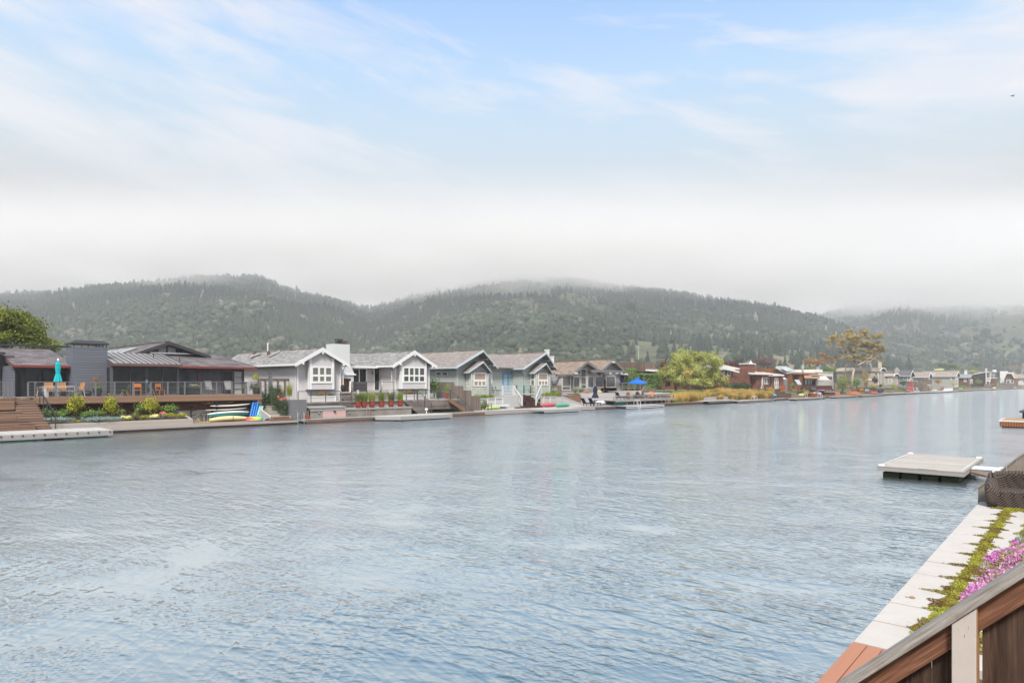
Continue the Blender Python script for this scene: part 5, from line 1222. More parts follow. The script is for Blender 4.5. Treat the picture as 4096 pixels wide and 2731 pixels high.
# stepped picket fence between lots 2 and 3
pf = T('picket_fence', 'weathered picket fence stepping down to the water beside the sage green house', 'fence', (48.3, 54, .3))
for (ya, yb, zt_) in ((51.4, 52.8, 1.95), (52.8, 54.1, 2.55), (54.1, 55.6, 3.05), (55.6, 58.6, 3.45)):
    g = random.Random(int(ya*10)); y_ = ya
    m = MB()
    while y_ < yb - .05: m.box(48.27, 48.31, y_+.008, min(yb, y_+.145), .32 if yb < 55.6 else 1.5, zt_ + g.uniform(-.02, .02)); y_ += .153
    m.obj('picket_panel', FENCEY, pf)
    m = MB(); m.box(48.312, 48.40, ya, ya+.09, .3, zt_-.05); m.obj('post', FENCEY, pf)

# ================================================================ lot 3: sage green house
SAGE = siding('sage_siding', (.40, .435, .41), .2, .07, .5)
SAGES = shingles('sage_wall_shingles', (.40, .43, .39), (.60, .62, .55), 'x', .2, .2, 'z', 1.0)
SHB = shingles('brown_grey_shingles', (.20, .175, .16), (.36, .315, .285), 'y', .22, .4, 'z', 1.75)
PBL = paint('pale_blue_trim', (.46, .53, .57))
h3 = T('sage_green_house', 'sage green house with two prow gables, shingled bays and blue french doors', 'house', (X(2030, 60), 60, 1.5))
TAN = glass('tan_curtain_glass', (.30, .23, .17), .06, .25); GREENP = glass('pale_green_glass', (.42, .47, .40), .15, .1)
BLUED = paint('blue_door', (.13, .27, .48))
gC = gable_y(h3, (1824, 1467), (1933, 1399), (1992, 1470), 57.0, 71, SAGE, SHB, PBL, .55, 1.0, .15, (X(1828, 57.5), X(1964, 57.5)), .25, ya=56.0)
gD = gable_y(h3, (2095, 1472), (2185, 1408), (2228, 1474), 57.0, 70, SAGE, SHB, PBL, .55, 1.0, .15, (X(2095, 57.5), X(2199, 57.5)), .25, ya=56.05)
for g in (gC, gD):
    m = MB(); yw = g['yw']; m.box(g['x0']-.03, g['x0']+.12, yw-.03, yw-.001, 1.3, g['k0']-.05); m.box(g['x0']-.03, g['x0']-.001, yw-.03, yw+.12, 1.3, g['k0']-.05); m.obj('corner_board', PALE, g['wall']); m = MB(); m.box(g['x1']-.12, g['x1']+.03, yw-.03, yw-.001, 1.3, g['k1']-.05); m.obj('corner_board', PALE, g['wall'])
    for q in (.35, .7): xx = g['xa']+(g['xr']-g['xa'])*q; zz = g['za']-(g['za']-g['zr'])*q-.35; m = MB(); m.box(xx-.06, xx+.06, 56.5, yw, zz-.09, zz+.09); m.obj('outrigger', PALE, g['roof'])
for (ua, ub) in ((1745, 1767), (1769, 1792)): win_s(h3, gC['x0'], ua, ub, 1486, 1503, 1, (1.,), PALE, GLASS, .1)
def bay(par, g, uL, uA, uB, uR, yp, vb, ap, eL, eR, wf, wside):
    yw = g['yw']; zb = Z((uA+uB)/2, vb, yp); xs_ = [X(uL, yw), X(uA, yp), X(uB, yp), X(uR, yw)]; zt = Z(*eL, yp+.1)-.16
    m = MB(); m.prism([(xs_[0], yw-.002), (xs_[1], yp), (xs_[2], yp), (xs_[3], yw-.002)], 'z', zb-.5, zt); b = m.obj('bay', SAGES, par)
    g2 = gable_y(b, eL, ap, eR, yp-.05, yw+1.2, SAGES, SHB, PBL, .3, zt-.12, .11, (xs_[1]+.02, xs_[2]-.02), .17, 'bay_gable', ya=yp-.75, cap=False)
    x0, x1 = X(wf[0], yp), X(wf[1], yp); z1, z0 = Z(sum(wf[:2])/2, wf[2], yp), Z(sum(wf[:2])/2, wf[3], yp); zm = z0+(z1-z0)*.42
    win_xz(b, yp, x0, x1, zm, z1, 1, (1.,), WHITE, TAN, .13); win_xz(b, yp, x0, x1, z0, zm-.01, 3, (1.,), WHITE, TAN, .12, .16)
    # side light in the slanted face
    p, q = Vector((xs_[0], yw, 0)), Vector((xs_[1], yp, 0)); d = (q-p); n = Vector((d.y, -d.x, 0)).normalized()
    if n.y > 0: n = -n
    a_, b_ = p + d*.18 + n*.03, p + d*.82 + n*.03; za_, zb_ = Z(uL, wside[0], yw-.4), Z(uL, wside[1], yw-.4)
    f = MB(); th_ = .09
    for (c0, c1, z0_, z1_) in ((0, .14, zb_, za_), (.86, 1, zb_, za_), (.14, .86, zb_, zb_+th_), (.14, .86, za_-th_, za_), (.14, .86, (za_+zb_)/2-.06, (za_+zb_)/2+.03)):
        s_, e_ = a_.lerp(b_, c0), a_.lerp(b_, c1); zc_ = (z0_+z1_)/2; f.bar((s_.x, s_.y, zc_), (e_.x, e_.y, zc_), .06, z1_-z0_)
    fo = f.obj('window', WHITE, b); k_ = MB(); k_.bar((a_.x, a_.y, (za_+zb_)/2), (b_.x, b_.y, (za_+zb_)/2), .025, za_-zb_-.04); k_.obj('pane', GLASSB, fo)
    m = MB(); m.box(xs_[1]-.02, xs_[1]+.10, yp-.025, yp-.001, zb-.4, zt-.05); m.obj('corner_board', PALE, b); m = MB(); m.box(xs_[2]-.10, xs_[2]+.02, yp-.025, yp-.001, zb-.4, zt-.05); m.obj('corner_board', PALE, b)
    return b
bay(h3, gC, 1862, 1885, 1953, 1964, 56.5, 1585, (1933, 1445), (1875, 1486), (1965, 1487), (1894, 1944, 1490, 1545), (1490, 1545))
bay(h3, gD, 2119, 2144, 2200, 2206, 56.5, 1580, (2185, 1452), (2137, 1489), (2208, 1489), (2152, 2191, 1492, 1542), (1492, 1543))
# link with french doors
yl = 59.6; xq0, xq1 = gC['x1']-.2, gD['x0']+.2
m = MB(); m.box(xq0, xq1, yl, 66, 1.0, 5.4); m.obj('link_wall', SAGE, h3)
ze = Z(2030, 1470, 58.9); zr_ = gD['za']-.05
m = MB(); m.slab([(gC['xr']-2., 58.9, ze), (gD['xl']+2.5, 58.9, ze), (gD['xa']-.1, 65., zr_), (gC['xa'], 65., zr_)], .15); r_ = m.obj('link_roof', shingles('brown_grey_shingles_across', (.20, .175, .16), (.36, .315, .285), 'x', .22, .4, 'z', 1.75), h3)
m = MB(); m.box(gC['xr']-.6, gD['xl']+.4, 58.8, 58.9, ze-.16, ze-.01); m.obj('gutter', plain('dark_gutter', (.12, .12, .115), .5), r_)
x0, x1 = X(2009, yl), X(2054, yl); z1, z0 = Z(2030, 1488, yl), 2.06
f = MB(); f.box(x0, x1, yl-.06, yl+.02, z1-.12, z1); f.box(x0, x0+.12, yl-.06, yl+.02, z0, z1-.12); f.box(x1-.12, x1, yl-.06, yl+.02, z0, z1-.12); f.obj('door_frame', BLUED, h3)
for s_ in (0, 1):
    a, b = x0+.13+s_*(x1-x0-.26)/2, x0+.13+(s_+1)*(x1-x0-.26)/2
    win_xz(h3, yl-.01, a+.005, b-.005, z0+.05, z1-.13, 2, (1,)*5, BLUED, GREENP, .2, .03, 'french_door', .05)
m = MB(); m.box(X(2027, yl), X(2035, yl), yl-.25, yl, Z(2030, 1478, yl), Z(2030, 1474, yl)); m.obj('porch_light', DARKM, h3)
m = MB(); m.tube([(X(2063, 58.8), 58.8, ze-.1), (X(2066, 58.6), 58.6, ze-.4), (gD['x0']-.12, 57.5, ze-.9), (gD['x0']-.12, 57.45, 1.9)], .05, 8); m.obj('downspout', MATS['dark_gutter'], h3)
m = MB(); win_f(h3, 59.58, 1964, 1969, 1492, 1533, 1, (1.,), WHITE, GLASSB, .08)
for (u, v0, v1, r, mm, yy) in ((2082, 1391, 1412, .16, plain('tan_flue', (.33, .28, .24), .8), 66.5),): 
    x_ = X(u, yy); z0_ = zr_-.3; z1_ = Z(u, v0, yy); m = MB(); m.box(x_-.2, x_+.2, yy-.2, yy+.2, z0_, z1_-.45)
    for dx in (-.13, 0, .13): m.box(x_+dx-.04, x_+dx+.04, yy-.1, yy+.1, z1_-.45, z1_)
    m.obj('chimney', mm, h3)
for (u, v0, w_) in ((2188, 1398, .22), (2205, 1424, .3)):
    yy = 62.; x_ = X(u, yy); z1_ = Z(u, v0, yy); m = MB(); m.box(x_-w_, x_+w_, yy-.25, yy+.25, 4.8, z1_-.12); m.box(x_-w_-.06, x_+w_+.06, yy-.3, yy+.3, z1_-.12, z1_); m.obj('chimney', WHITE, h3)

# ---- porch, stairs and terraces of lot 3
xR = X(2371, 50.6); xS = X(2251, 52.4)                                        # right edge of lot 3
pp = T('pale_porch', 'pale grey painted porch and retaining walls of the sage green house', 'porch', (X(2030, 56), 56, 0))
PANEL = boards('pale_grey_boards', (.46, .46, .45), .2, 'z', .06, .7, .04, .3, None, .7); PANELV = boards('pale_grey_boards_vertical', (.46, .46, .45), .16, 'x', .06, .7, .04, .3, None, .7)
m = MB(); m.box(gC['x1']-.4, gD['x0']+.3, 55.0, 59.6, 1.94, 2.05); m.obj('porch_floor', DOCKW, pp)
m = MB(); m.box(X(1966, 55), X(2012, 55), 55.0, 55.1, 1.3, 1.94); m.obj('porch_skirt', PANEL, pp)
m = MB(); m.box(X(2012, 53.6), X(2092, 53.6), 53.6, 54.9, .34, 1.94); m.obj('stair_base', PANELV, pp)
m = MB(); m.box(48.45, X(2014, 53.6), 53.55, 53.65, .9, 1.58); m.obj('retaining_panel', PANEL, pp); m = MB(); m.box(48.42, X(2014, 53.5), 53.47, 53.72, 1.58, 1.65); m.obj('cap_rail', PALE, pp)
for u in (1918, 1950, 1981, 2011): m = MB(); xx = X(u, 53.5); m.box(xx-.07, xx+.07, 53.46, 53.55, .4, 1.58); m.obj('post', PALE, pp)
m = MB(); m.box(X(2163, 53.6), xS, 53.55, 53.65, .5, 1.62); m.obj('retaining_panel', PANEL, pp); m = MB(); m.box(X(2163, 53.5), xS, 53.47, 53.72, 1.62, 1.69); m.obj('cap_rail', PALE, pp)
for u in (2175, 2201, 2228): m = MB(); xx = X(u, 53.5); m.box(xx-.07, xx+.07, 53.46, 53.55, .4, 1.62); m.obj('post', PALE, pp)
m = MB(); x0, x1 = X(1954, 53.2), X(2030, 53.2); m.box(x0, x1, 52.9, 53.45, .82, .92); m.box(x0, x1, 52.86, 52.93, .68, .9); m.obj('bench_shelf', PALE, pp)
m = MB(); m.prism([(xS, 1.62), (xR-.05, .62), (xR-.05, .3), (xS, .3)], 'y', 52.4, 52.5); m.obj('sloping_panel', PANEL, pp); m = MB(); m.bar((xS-.05, 52.45, 1.67), (xR, 52.45, .66), .2, .07); m.obj('sloping_cap', PALE, pp)
m = MB(); m.box(xS-.05, xS+.05, 52.52, 53.54, .3, 1.62); m.obj('side_panel', PANEL, pp)
m = MB(); m.box(X(1937, 50.4), xR, 50.3, 54.0, .3, .42); m.obj('walkway', DOCKW, pp)
m = MB(); m.box(X(1937, 50.4), xR, 50.2, 50.3, .04, .43); m.obj('walkway_beam', boards('pale_beam', (.47, .46, .45), .2, 'z', .08), pp)
m = MB(); m.box(X(1941, 50.1), X(2420, 50.1), 50.06, 50.19, -.4, .06); m.obj('bulkhead_face', MATS['rusty_bulkhead'], pp)
def balustrade(par, a, b, n, h=.95, m_=PALE):
    a, b = Vector(a), Vector(b); up = Vector((0, 0, h))
    t = MB(); t.bar(a+up, b+up, .1, .06); t.bar(a+Vector((0, 0, .12)), b+Vector((0, 0, .12)), .06, .05); t.obj('rails', m_, par)
    t = MB()
    for k in range(1, n): p = a.lerp(b, k/n); t.box(p.x-.02, p.x+.02, p.y-.02, p.y+.02, p.z+.1, p.z+h)
    t.obj('pickets', m_, par)
    for p in (a, b): t = MB(); t.box(p.x-.07, p.x+.07, p.y-.07, p.y+.07, p.z-.4, p.z+h+.08); t.obj('post', m_, par)
bl_ = T('porch_balustrade', 'pale grey balustrade with pickets in front of the blue doors', 'railing', (X(2030, 54.9), 54.9, 2.05))
balustrade(bl_, (X(2010, 54.95), 54.95, 2.05), (X(2052, 54.95), 54.95, 2.05), 9)
bl_ = T('stair_balustrade', 'pale sloping balustrade left of the dark porch stairs', 'railing', (X(2070, 54), 54, 1)); balustrade(bl_, (X(2054, 54.9), 54.85, 2.0), (X(2088, 53.0), 53.0, .62), 9)
bl_ = T('stair_balustrade', 'pale sloping balustrade right of the dark porch stairs', 'railing', (X(2150, 54), 54, 1)); balustrade(bl_, (X(2162, 54.9), 54.85, 2.0), (X(2144, 53.0), 53.0, .62), 9)
DKB = boards('dark_brown_steps', (.085, .04, .032), .2, 'z', .2)
st = T('porch_stairs', 'dark brown stairs leading up to the pale porch', 'stairs', (X(2115, 54), 54, .4)); steps(st, X(2092, 54)+.05, X(2142, 54)-.05, 55.0, 2.05, 52.8, .62, 6, DKB)
m = MB(); m.box(X(2070, 52.4), X(2166, 52.4), 52.3, 52.9, .42, .56); m.box(X(2090, 52.7), X(2146, 52.7), 52.5, 53.0, .56, .68); m.obj('landing', DKB, st)
gp = T('glass_screen', 'clear glass windscreen with dark posts on the porch', 'screen', (X(2095, 55.2), 55.2, 2.0))
t = NT('clear_screen_glass'); tb_ = t.n('BsdfTransparent', i_Color=(.86, .95, .92)); gb_ = t.n('BsdfGlossy', i_Color=(.9, .95, .93), i_Roughness=.03); mx_ = t.n('MixShader', i_0=.12); t.t.links.new(tb_.outputs[0], mx_.inputs[1]); t.t.links.new(gb_.outputs[0], mx_.inputs[2]); CLEAR_G = t.done(mx_)
for u in (2067, 2096, 2123): m = MB(); xx = X(u, 55.3); m.box(xx-.06, xx+.06, 55.25, 55.37, 1.9, 3.05); m.obj('post', plain('dark_grey_post', (.10, .10, .10), .6), gp)
for (a, b) in ((2067, 2096), (2096, 2123)): m = MB(); m.box(X(a, 55.3)+.08, X(b, 55.3)-.08, 55.3, 55.315, 2.05, 3.05); m.obj('glass_pane', CLEAR_G, gp)
e = T('metal_lounge', 'black metal lounge chair on the porch left of the blue doors', 'chair', P(1990, 1571, 56.5)); x_, y_, z_ = P(1990, 1571, 56.5); z_ = 2.05
m = MB(); m.box(x_-.45, x_+.55, y_-.3, y_+.3, z_+.38, z_+.43); m.obj('seat', DARKM, e)
m = MB(); m.bar((x_-.45, y_-.28, z_+.4), (x_-.7, y_-.28, z_+.95), .04, .04); m.bar((x_-.45, y_+.28, z_+.4), (x_-.7, y_+.28, z_+.95), .04, .04); m.bar((x_-.58, y_-.28, z_+.7), (x_-.58, y_+.28, z_+.7), .04, .04); m.obj('backrest', DARKM, e)
for (a, b) in ((-.35, -.28), (-.35, .28), (.45, -.28), (.45, .28)): m = MB(); m.bar((x_+a, y_+b, z_+.4), (x_+a*1.1, y_+b, z_), .035, .035); m.obj('leg', DARKM, e)
def grass_strip(name, label, u0, u1, y0, y1, z, n, h, lf, seed=None, cat='grass', bl=40):
    g = np.random.default_rng(sd_()); sp_ = [(X(u, yy), yy, z, g.uniform(.7, 1.2)) for u, yy in zip(g.uniform(u0, u1, n), g.uniform(y0, y1, n))]
    v, f, a = blades(sp_, bl, h, .14, sd_(), .018, .6); o = np_obj(name, v, f, LF[lf], None, a); o['label'] = label; o['kind'] = 'stuff'; return o
grass_strip('grass_strip', 'yellow green grass growing on the terrace under the left shingled bay', 1892, 1972, 53.8, 55.2, 1.55, 40, .55, 'gras')
grass_strip('grass_strip', 'yellow green grass growing on the terrace under the right shingled bay', 2168, 2232, 53.8, 55.4, 1.6, 40, .6, 'gras')
shrub('green_shrub', 'bright green bush at the foot of the picket fence by the pale walkway', (X(1926, 51.7), 51.7, .3), (.42, .5, .6), 'grn', 700, .08)
shrub('daisy_bush', 'white flowering bush right of the right shingled bay', (X(2217, 56.3), 56.3, 1.5), (.75, .6, .75), 'wht', 700, .08)
shrub('daisy_bush', 'small white flowering bush behind the glass windscreen', (X(2118, 56.2), 56.2, 2.0), (.6, .4, .35), 'wht', 350, .07)
pf = T('picket_fence', 'grey picket fence between the sage green house and the brown roofed house', 'fence', (X(2240, 56), 56, 1.4))
m = MB(); x_ = X(2201, 57.0); xx = x_
while xx < X(2244, 57): m.box(xx, xx+.14, 56.9, 56.94, 1.3, 3.0+.02*math.sin(xx*9)); xx += .15
m.obj('pickets', FENCEW, pf); m = MB(); m.box(X(2201, 57), X(2244, 57), 56.942, 57.0, 2.75, 2.85); m.obj('rail', FENCEW, pf)
e = T('garden_chair', 'weathered teak garden chair on the pale walkway', 'chair', (X(1952, 51.6), 51.6, .42)); x_, y_ = X(1952, 51.6), 51.6; TEAK = boards('teak', (.22, .155, .10), .07, 'x', .2)
m = MB(); m.box(x_-.3, x_+.3, y_-.28, y_+.28, .83, .88); m.obj('seat', TEAK, e)
m = MB()
for k in range(6): m.bar((x_-.34, y_-.26+k*.1, .88), (x_-.5, y_-.26+k*.1, 1.42), .05, .025)
m.bar((x_-.5, y_-.3, 1.42), (x_-.5, y_+.3, 1.42), .05, .06); m.obj('backrest', TEAK, e)
for (a, b) in ((-.3, -.27), (-.3, .27), (.28, -.27), (.28, .27)): m = MB(); m.bar((x_+a, y_+b, .42), (x_+a, y_+b, .86 if a < 0 else 1.08), .06, .06); m.obj('leg', TEAK, e)
for s_ in (-1, 1): m = MB(); m.box(x_-.34, x_+.34, y_+s_*.29-.03, y_+s_*.29+.03, 1.08, 1.12); m.obj('arm', TEAK, e)
LIME = plain('lime_hull', (.36, .48, .14), .35, .08)
hull_at(X(1970, 52.6), 52.5, .43, 0, X(1999, 52.6)-X(1942, 52.6), .75, .40, 'kayak', 'lime green kayak lying upside down behind the teak chair', 'kayak', LIME, rock=-.06, flat=0.)
hull_at(X(2196, 52.9), 52.9, .43, 0, 3.0, .8, .5, 'kayak', 'red kayak lying on the pale walkway left of a green one', 'kayak', plain('red_hull', (.46, .085, .10), .35), rock=-.05, flat=0.)
hull_at(X(2240, 52.0), 51.6, .43, 0, X(2268, 51.6)-X(2211, 51.6), .75, .42, 'kayak', 'emerald green kayak lying upside down on the pale walkway', 'kayak', plain('emerald_hull', (.035, .30, .19), .35), rock=-.05, flat=0.)
fd = T('floating_dock', 'pale grey floating dock with dark green floats in front of the emerald kayak', 'dock', (X(2240, 48.8), 48.8, 0))
x0, x1 = X(2165, 48.4), X(2312, 48.4)
m = MB(); m.box(x0, x1, 48.0, 50.0, .32, .42); m.obj('deck', DOCKX, fd); m = MB(); m.box(x0, x1, 47.94, 48.0, .08, .41); m.obj('rim', MATS['dock_rim'], fd)
for (a, b) in ((.05, .28), (.36, .96)): m = MB(); m.box(x0+(x1-x0)*a, x0+(x1-x0)*b, 48.1, 49.9, -.3, .09); m.obj('float', plain('dark_float', (.015, .07, .06), .7), fd)
# ================================================================ lot 4: grey shingled house with brown roof
GSH = shingles('grey_wall_shingles', (.36, .355, .36), (.56, .55, .56), 'x', .2, .26, 'z', 1.0)
SHBR = shingles('brown_roof_shingles', (.17, .13, .10), (.38, .305, .245), 'y', .22, .4, 'z', 1.75)
GRT = paint('grey_trim', (.155, .15, .15)); CREAMF = paint('cream_frame', (.60, .57, .50)); WTAIL = paint('rafter_white', (.60, .59, .58))
h4 = T('brown_roofed_house', 'grey shingled house with brown roof, two front gables and tall windows', 'house', (X(2380, 60), 60, 2.2))
ROOM = glass('room_glass', (.085, .085, .082), .04, .7)
gE = gable_y(h4, (2290, 1496), (2350, 1443), (2397, 1479), 56.4, 72, GSH, SHBR, GRT, .9, 1.2, .16, (X(2293, 57.3), X(2470, 57.3)), .34, level=False)
gF = gable_y(h4, (2403, 1484), (2454, 1437), (2518, 1502), 56.4, 74, GSH, SHBR, GRT, .9, 1.2, .16, (X(2403, 57.3), X(2487, 57.3)), .30, level=False)
m = MB(); m.box(gE['x0']-.3, gE['x0']+.1, 58.3, 70, 1.2, gE['zl']-.2); m.obj('side_wall', GSH, h4)
m = MB(); m.box(X(2367, 56.1), X(2495, 56.1), 56.1, 56.35, Z(2430, 1489, 56.1), Z(2430, 1480, 56.1)); m.obj('beam', GRT, h4)
for (u, v) in ((2303, 1494), (2437, 1494), (2483, 1494), (2503, 1497), (2452, 1449)):
    x_, y_, z_ = P(u, v, 56.2); m = MB(); m.tube([(x_, 55.9, z_), (x_, 57.2, z_)], .13, 8); m.obj('rafter_tail', WTAIL, h4)
m = MB(); m.box(X(2235, 57.6), X(2292, 57.6), 57.5, 60, 1.2, gE['zl']-.1); m.obj('recess_wall', GSH, h4)
m = MB(); m.box(X(2200, 59), X(2250, 59), 58.6, 70, 1.2, gE['zl']-.1); m.obj('rear_wall', GSH, h4)
m = MB(); m.box(X(2225, 57.4), X(2290, 57.4), 57.35, 57.5, gE['zl']-.35, gE['zl']-.05); m.obj('fascia_beam', GRT, h4)
win_f(h4, 57.48, 2247, 2282, 1503, 1562, 1, (3, 1), CREAMF, ROOM, .14, .1)
yw = 57.28
for (a, b, v0, v1, rows) in ((2293, 2319, 1505, 1552, (1,)), (2322, 2345, 1474, 1556, (2, 2, 1)), (2349, 2375, 1504, 1552, (1,)), (2380, 2413, 1503, 1551, (1,)), (2423, 2461, 1503, 1550, (1,))):
    win_f(h4, yw, a, b, v0, v1, 1, rows, CREAMF, ROOM, .13, .08)
for tri in (((2303, 1496), (2319, 1479), (2319, 1496)), ((2349, 1477), (2374, 1497), (2349, 1497)), ((2426, 1478), (2437, 1470), (2437, 1478)), ((2441, 1470), (2453, 1478), (2441, 1478))):
    pts = [(X(u, yw), Z(u, v, yw)) for u, v in tri]; cx = sum(p[0] for p in pts)/3; cz = sum(p[1] for p in pts)/3
    m = MB(); m.prism([(cx+(p[0]-cx)*1.18, cz+(p[1]-cz)*1.18) for p in pts], 'y', yw-.05, yw-.002); wq = m.obj('gable_window', CREAMF, h4)
    m = MB(); m.prism([(cx+(p[0]-cx)*.9, cz+(p[1]-cz)*.9) for p in pts], 'y', yw-.065, yw-.045); m.obj('pane', ROOM, wq)
for u in (2217, 2415): m = MB(); yy = 57.2 if u > 2300 else 58.5; m.tube([(X(u, yy), yy-.03, 1.6), (X(u, yy), yy-.03, 4.7)], .06, 8); m.obj('downspout', plain('brown_downspout', (.12, .07, .06), .6), h4)
p_ = P(2439, 1459, 57.1); m = MB(); m.lathe((p_[0], 57.0, p_[2]), [(.03, 0), (.12, .05), (.1, .2), (.02, .22)], 8); m.obj('flood_lamp', WTAIL, h4)
# terraces
pr = T('white_retaining_wall', 'whitewashed timber retaining wall below the brown roofed house', 'wall', (X(2400, 55), 55, .4))
WW = boards('whitewashed_boards', (.50, .49, .48), .2, 'z', .08, .8, .04, .5, None, .75)
m = MB(); m.box(X(2321, 55), X(2467, 55), 55.0, 55.12, .3, 1.95); m.obj('front_face', WW, pr); m = MB(); m.box(X(2467, 55.6), X(2565, 55.6), 55.6, 55.7, .3, 2.15); m.obj('side_face', WW, pr)
m = MB(); m.box(X(2321, 55), X(2467, 55), 55.12, 57.2, 1.75, 1.85); m.obj('soil', SOIL, pr)
for u, lb, lf in ((2298, 'green spiky succulent clump left on the whitewashed terrace', 'oliv'), (2325, 'tall green succulent clump below the tall window', 'grn'), (2362, 'blue green agave clump behind the lower navy umbrella', 'blue'), (2345, 'coral toned succulents between the green clumps', 'coral'), (2397, 'yellow green succulent beside the brown downspout', 'lemon'), (2410, 'dark red succulents at the terrace corner', 'red')):
    shrub('succulent', lb, (X(u, 55.9), 55.9, 1.85), (.75 if lf in ('oliv', 'grn', 'blue') else .4, .5, .42 if lf in ('oliv', 'grn', 'blue') else .22), lf, 420, .12, 'plant', stem=False)
m = MB(); m.box(X(2250, 54.8), X(2322, 54.8), 54.7, 54.85, .3, 1.75); m.solo('brown_wall', 'brown timber wall between the sloping pale panel and the whitewashed wall', 'wall', plain('corten', (.23, .12, .075), .85, .3))
shrub('green_shrub', 'weedy green bank below the brown timber wall', (X(2285, 53.9), 53.9, .4), (1.6, .5, .6), 'oliv', 500, .1)
td = T('side_deck', 'upper side deck with grey timber railing right of the brown roofed house', 'deck', (X(2515, 57), 57, 2.1))
m = MB(); m.box(X(2467, 55.7), X(2566, 55.7), 55.7, 61, 2.0, 2.15); m.obj('floor', GREYD, td)
for u in (2468, 2489, 2514, 2538, 2562): m = MB(); xx = X(u, 55.8); m.box(xx-.06, xx+.06, 55.74, 55.86, 2.15, 3.25); m.obj('post', GREYW, td)
for z_ in (2.5, 2.85, 3.25): m = MB(); m.box(X(2467, 55.8), X(2563, 55.8), 55.77, 55.83, z_, z_+.08); m.obj('rail', GREYW, td)
m = MB(); m.box(X(2492, 57), X(2535, 57), 56.8, 57.4, 2.55, 2.62)
for u in (2495, 2532): m.box(X(u, 57)-.04, X(u, 57)+.04, 57.0, 57.1, 2.15, 2.55)
m.solo('picnic_table', 'long wooden table on the upper side deck', 'table', TEAK)
NAVY = plain('navy_canvas', (.02, .022, .055), .85, .15); BLUEC = plain('blue_canvas', (.01, .13, .52), .7, .06)
umbrella_closed('patio_umbrella', 'closed navy umbrella on the upper side deck', (X(2490, 57), 57, 2.15), 2.7, .9, 2.6, .36, NAVY)
umbrella_closed('patio_umbrella', 'closed navy umbrella standing on the grey dock', (X(2381, 51.8), 51.8, .35), 2.65, 1.05, 2.62, .42, NAVY)
# jutting deck
jd = T('jutting_deck', 'grey weathered deck on posts jutting over the water with low railing', 'deck', (X(2580, 53), 53, 0))
zd = 1.05; x0, x1 = X(2465, 51.2), X(2696, 51.2)
m = MB(); m.box(x0, x1, 51.3, 55.6, zd-.12, zd); m.obj('floor', GREYD, jd); m = MB(); m.box(x0-.05, x1+.1, 51.18, 51.30, zd-.24, zd+.05); m.obj('fascia', boards('grey_fascia', (.36, .34, .325), .3, 'z', .1), jd)
m = MB(); m.box(x0, x1, 51.15, 51.4, zd+.52, zd+.60); m.obj('cap_rail', GREYD, jd); m = MB(); m.box(x0, x1, 51.24, 51.3, zd+.22, zd+.30); m.obj('mid_rail', GREYW, jd)
for k in range(15): m = MB(); xx = x0+.05+(x1-x0-.1)*k/14; m.box(xx-.05, xx+.05, 51.22, 51.32, zd, zd+.52); m.obj('baluster', GREYW, jd)
PILE = plain('brown_pile', (.20, .105, .07), .85, .3)
for k in range(9): m = MB(); xx = X(2508, 51.5)+(X(2688, 51.5)-X(2508, 51.5))*k/8; m.box(xx-.08, xx+.08, 51.42, 51.58, -.2, zd-.12); m.obj('pile', PILE if k % 3 else CONCP, jd)
m = MB(); m.box(X(2500, 53), x1-.2, 52.6, 52.75, -.1, zd-.13); m.obj('back_wall', boards('dark_under_boards', (.06, .048, .04), .2, 'z', .3), jd)
m = MB(); xq = X(2566, 55.4); m.bar((xq, 55.7, 1.7), (xq+1.6, 55.9, 2.75), .12, .12); m.box(xq-.08, xq+.08, 55.6, 55.75, zd, 1.75); m.box(xq+1.5, xq+1.65, 55.8, 55.95, zd, 2.75); m.obj('stair_rail', GREYW, jd)
st = T('dock_steps', 'grey steps from the dock up to the jutting deck', 'steps', (X(2440, 53), 53, .3)); steps(st, X(2422, 53), X(2458, 53), 54.4, 1.2, 52.6, .36, 5, GREYW)
m = MB(); a, b = Vector((X(2455, 52.4), 52.4, .35)), Vector((X(2466, 54), 54.0, 1.05))
for p in (a, b): m.bar(p, p+Vector((0, 0, .95)), .08, .08)
m.bar(a+Vector((0, 0, .95)), b+Vector((0, 0, .95)), .08, .08); m.solo('stair_rail', 'grey timber handrail of the dock steps', 'handrail', GREYW)
e = T('market_umbrella', 'open bright blue umbrella over the jutting deck', 'umbrella', (X(2549, 53.2), 53.2, zd)); c = (X(2549, 53.2), 53.2, zd)
zt, zb = Z(2549, 1514, 53.2), Z(2549, 1533, 53.2); rr = 41*MPP(2549, 53.2)
vs = [(c[0], c[1], zt)]; fs = []
for ring_, (q, zz) in enumerate(((.5, zt-(zt-zb)*.42), (1., zb), (1., zb-.09))):
    for k in range(8): t_a = math.pi/8+k*math.pi/4; vs.append((c[0]+rr*q*math.cos(t_a), c[1]+rr*q*math.sin(t_a), zz))
for k in range(8):
    j = (k+1) % 8; fs += [(0, 1+k, 1+j), (1+k, 9+k, 9+j, 1+j), (9+k, 17+k, 17+j, 9+j)]
m = MB(); m.add(vs, fs); m.obj('canopy', BLUEC, e); m = MB(); m.lathe((c[0], c[1], zt-.02), [(.32, -.05), (.25, .08), (.05, .16)], 8); m.obj('top_vent', BLUEC, e)
m = MB(); m.tube([c, (c[0], c[1], zt)], .03, 8); m.obj('pole', DARKM, e)
m = MB()
for k in range(8): t_a = math.pi/8+k*math.pi/4; m.bar((c[0], c[1], zb+.1), (c[0]+rr*.97*math.cos(t_a), c[1]+rr*.97*math.sin(t_a), zb-.01), .025, .025)
m.obj('ribs', DARKM, e)
CUSH = plain('orange_cushion', (.72, .19, .025), .8, .1)
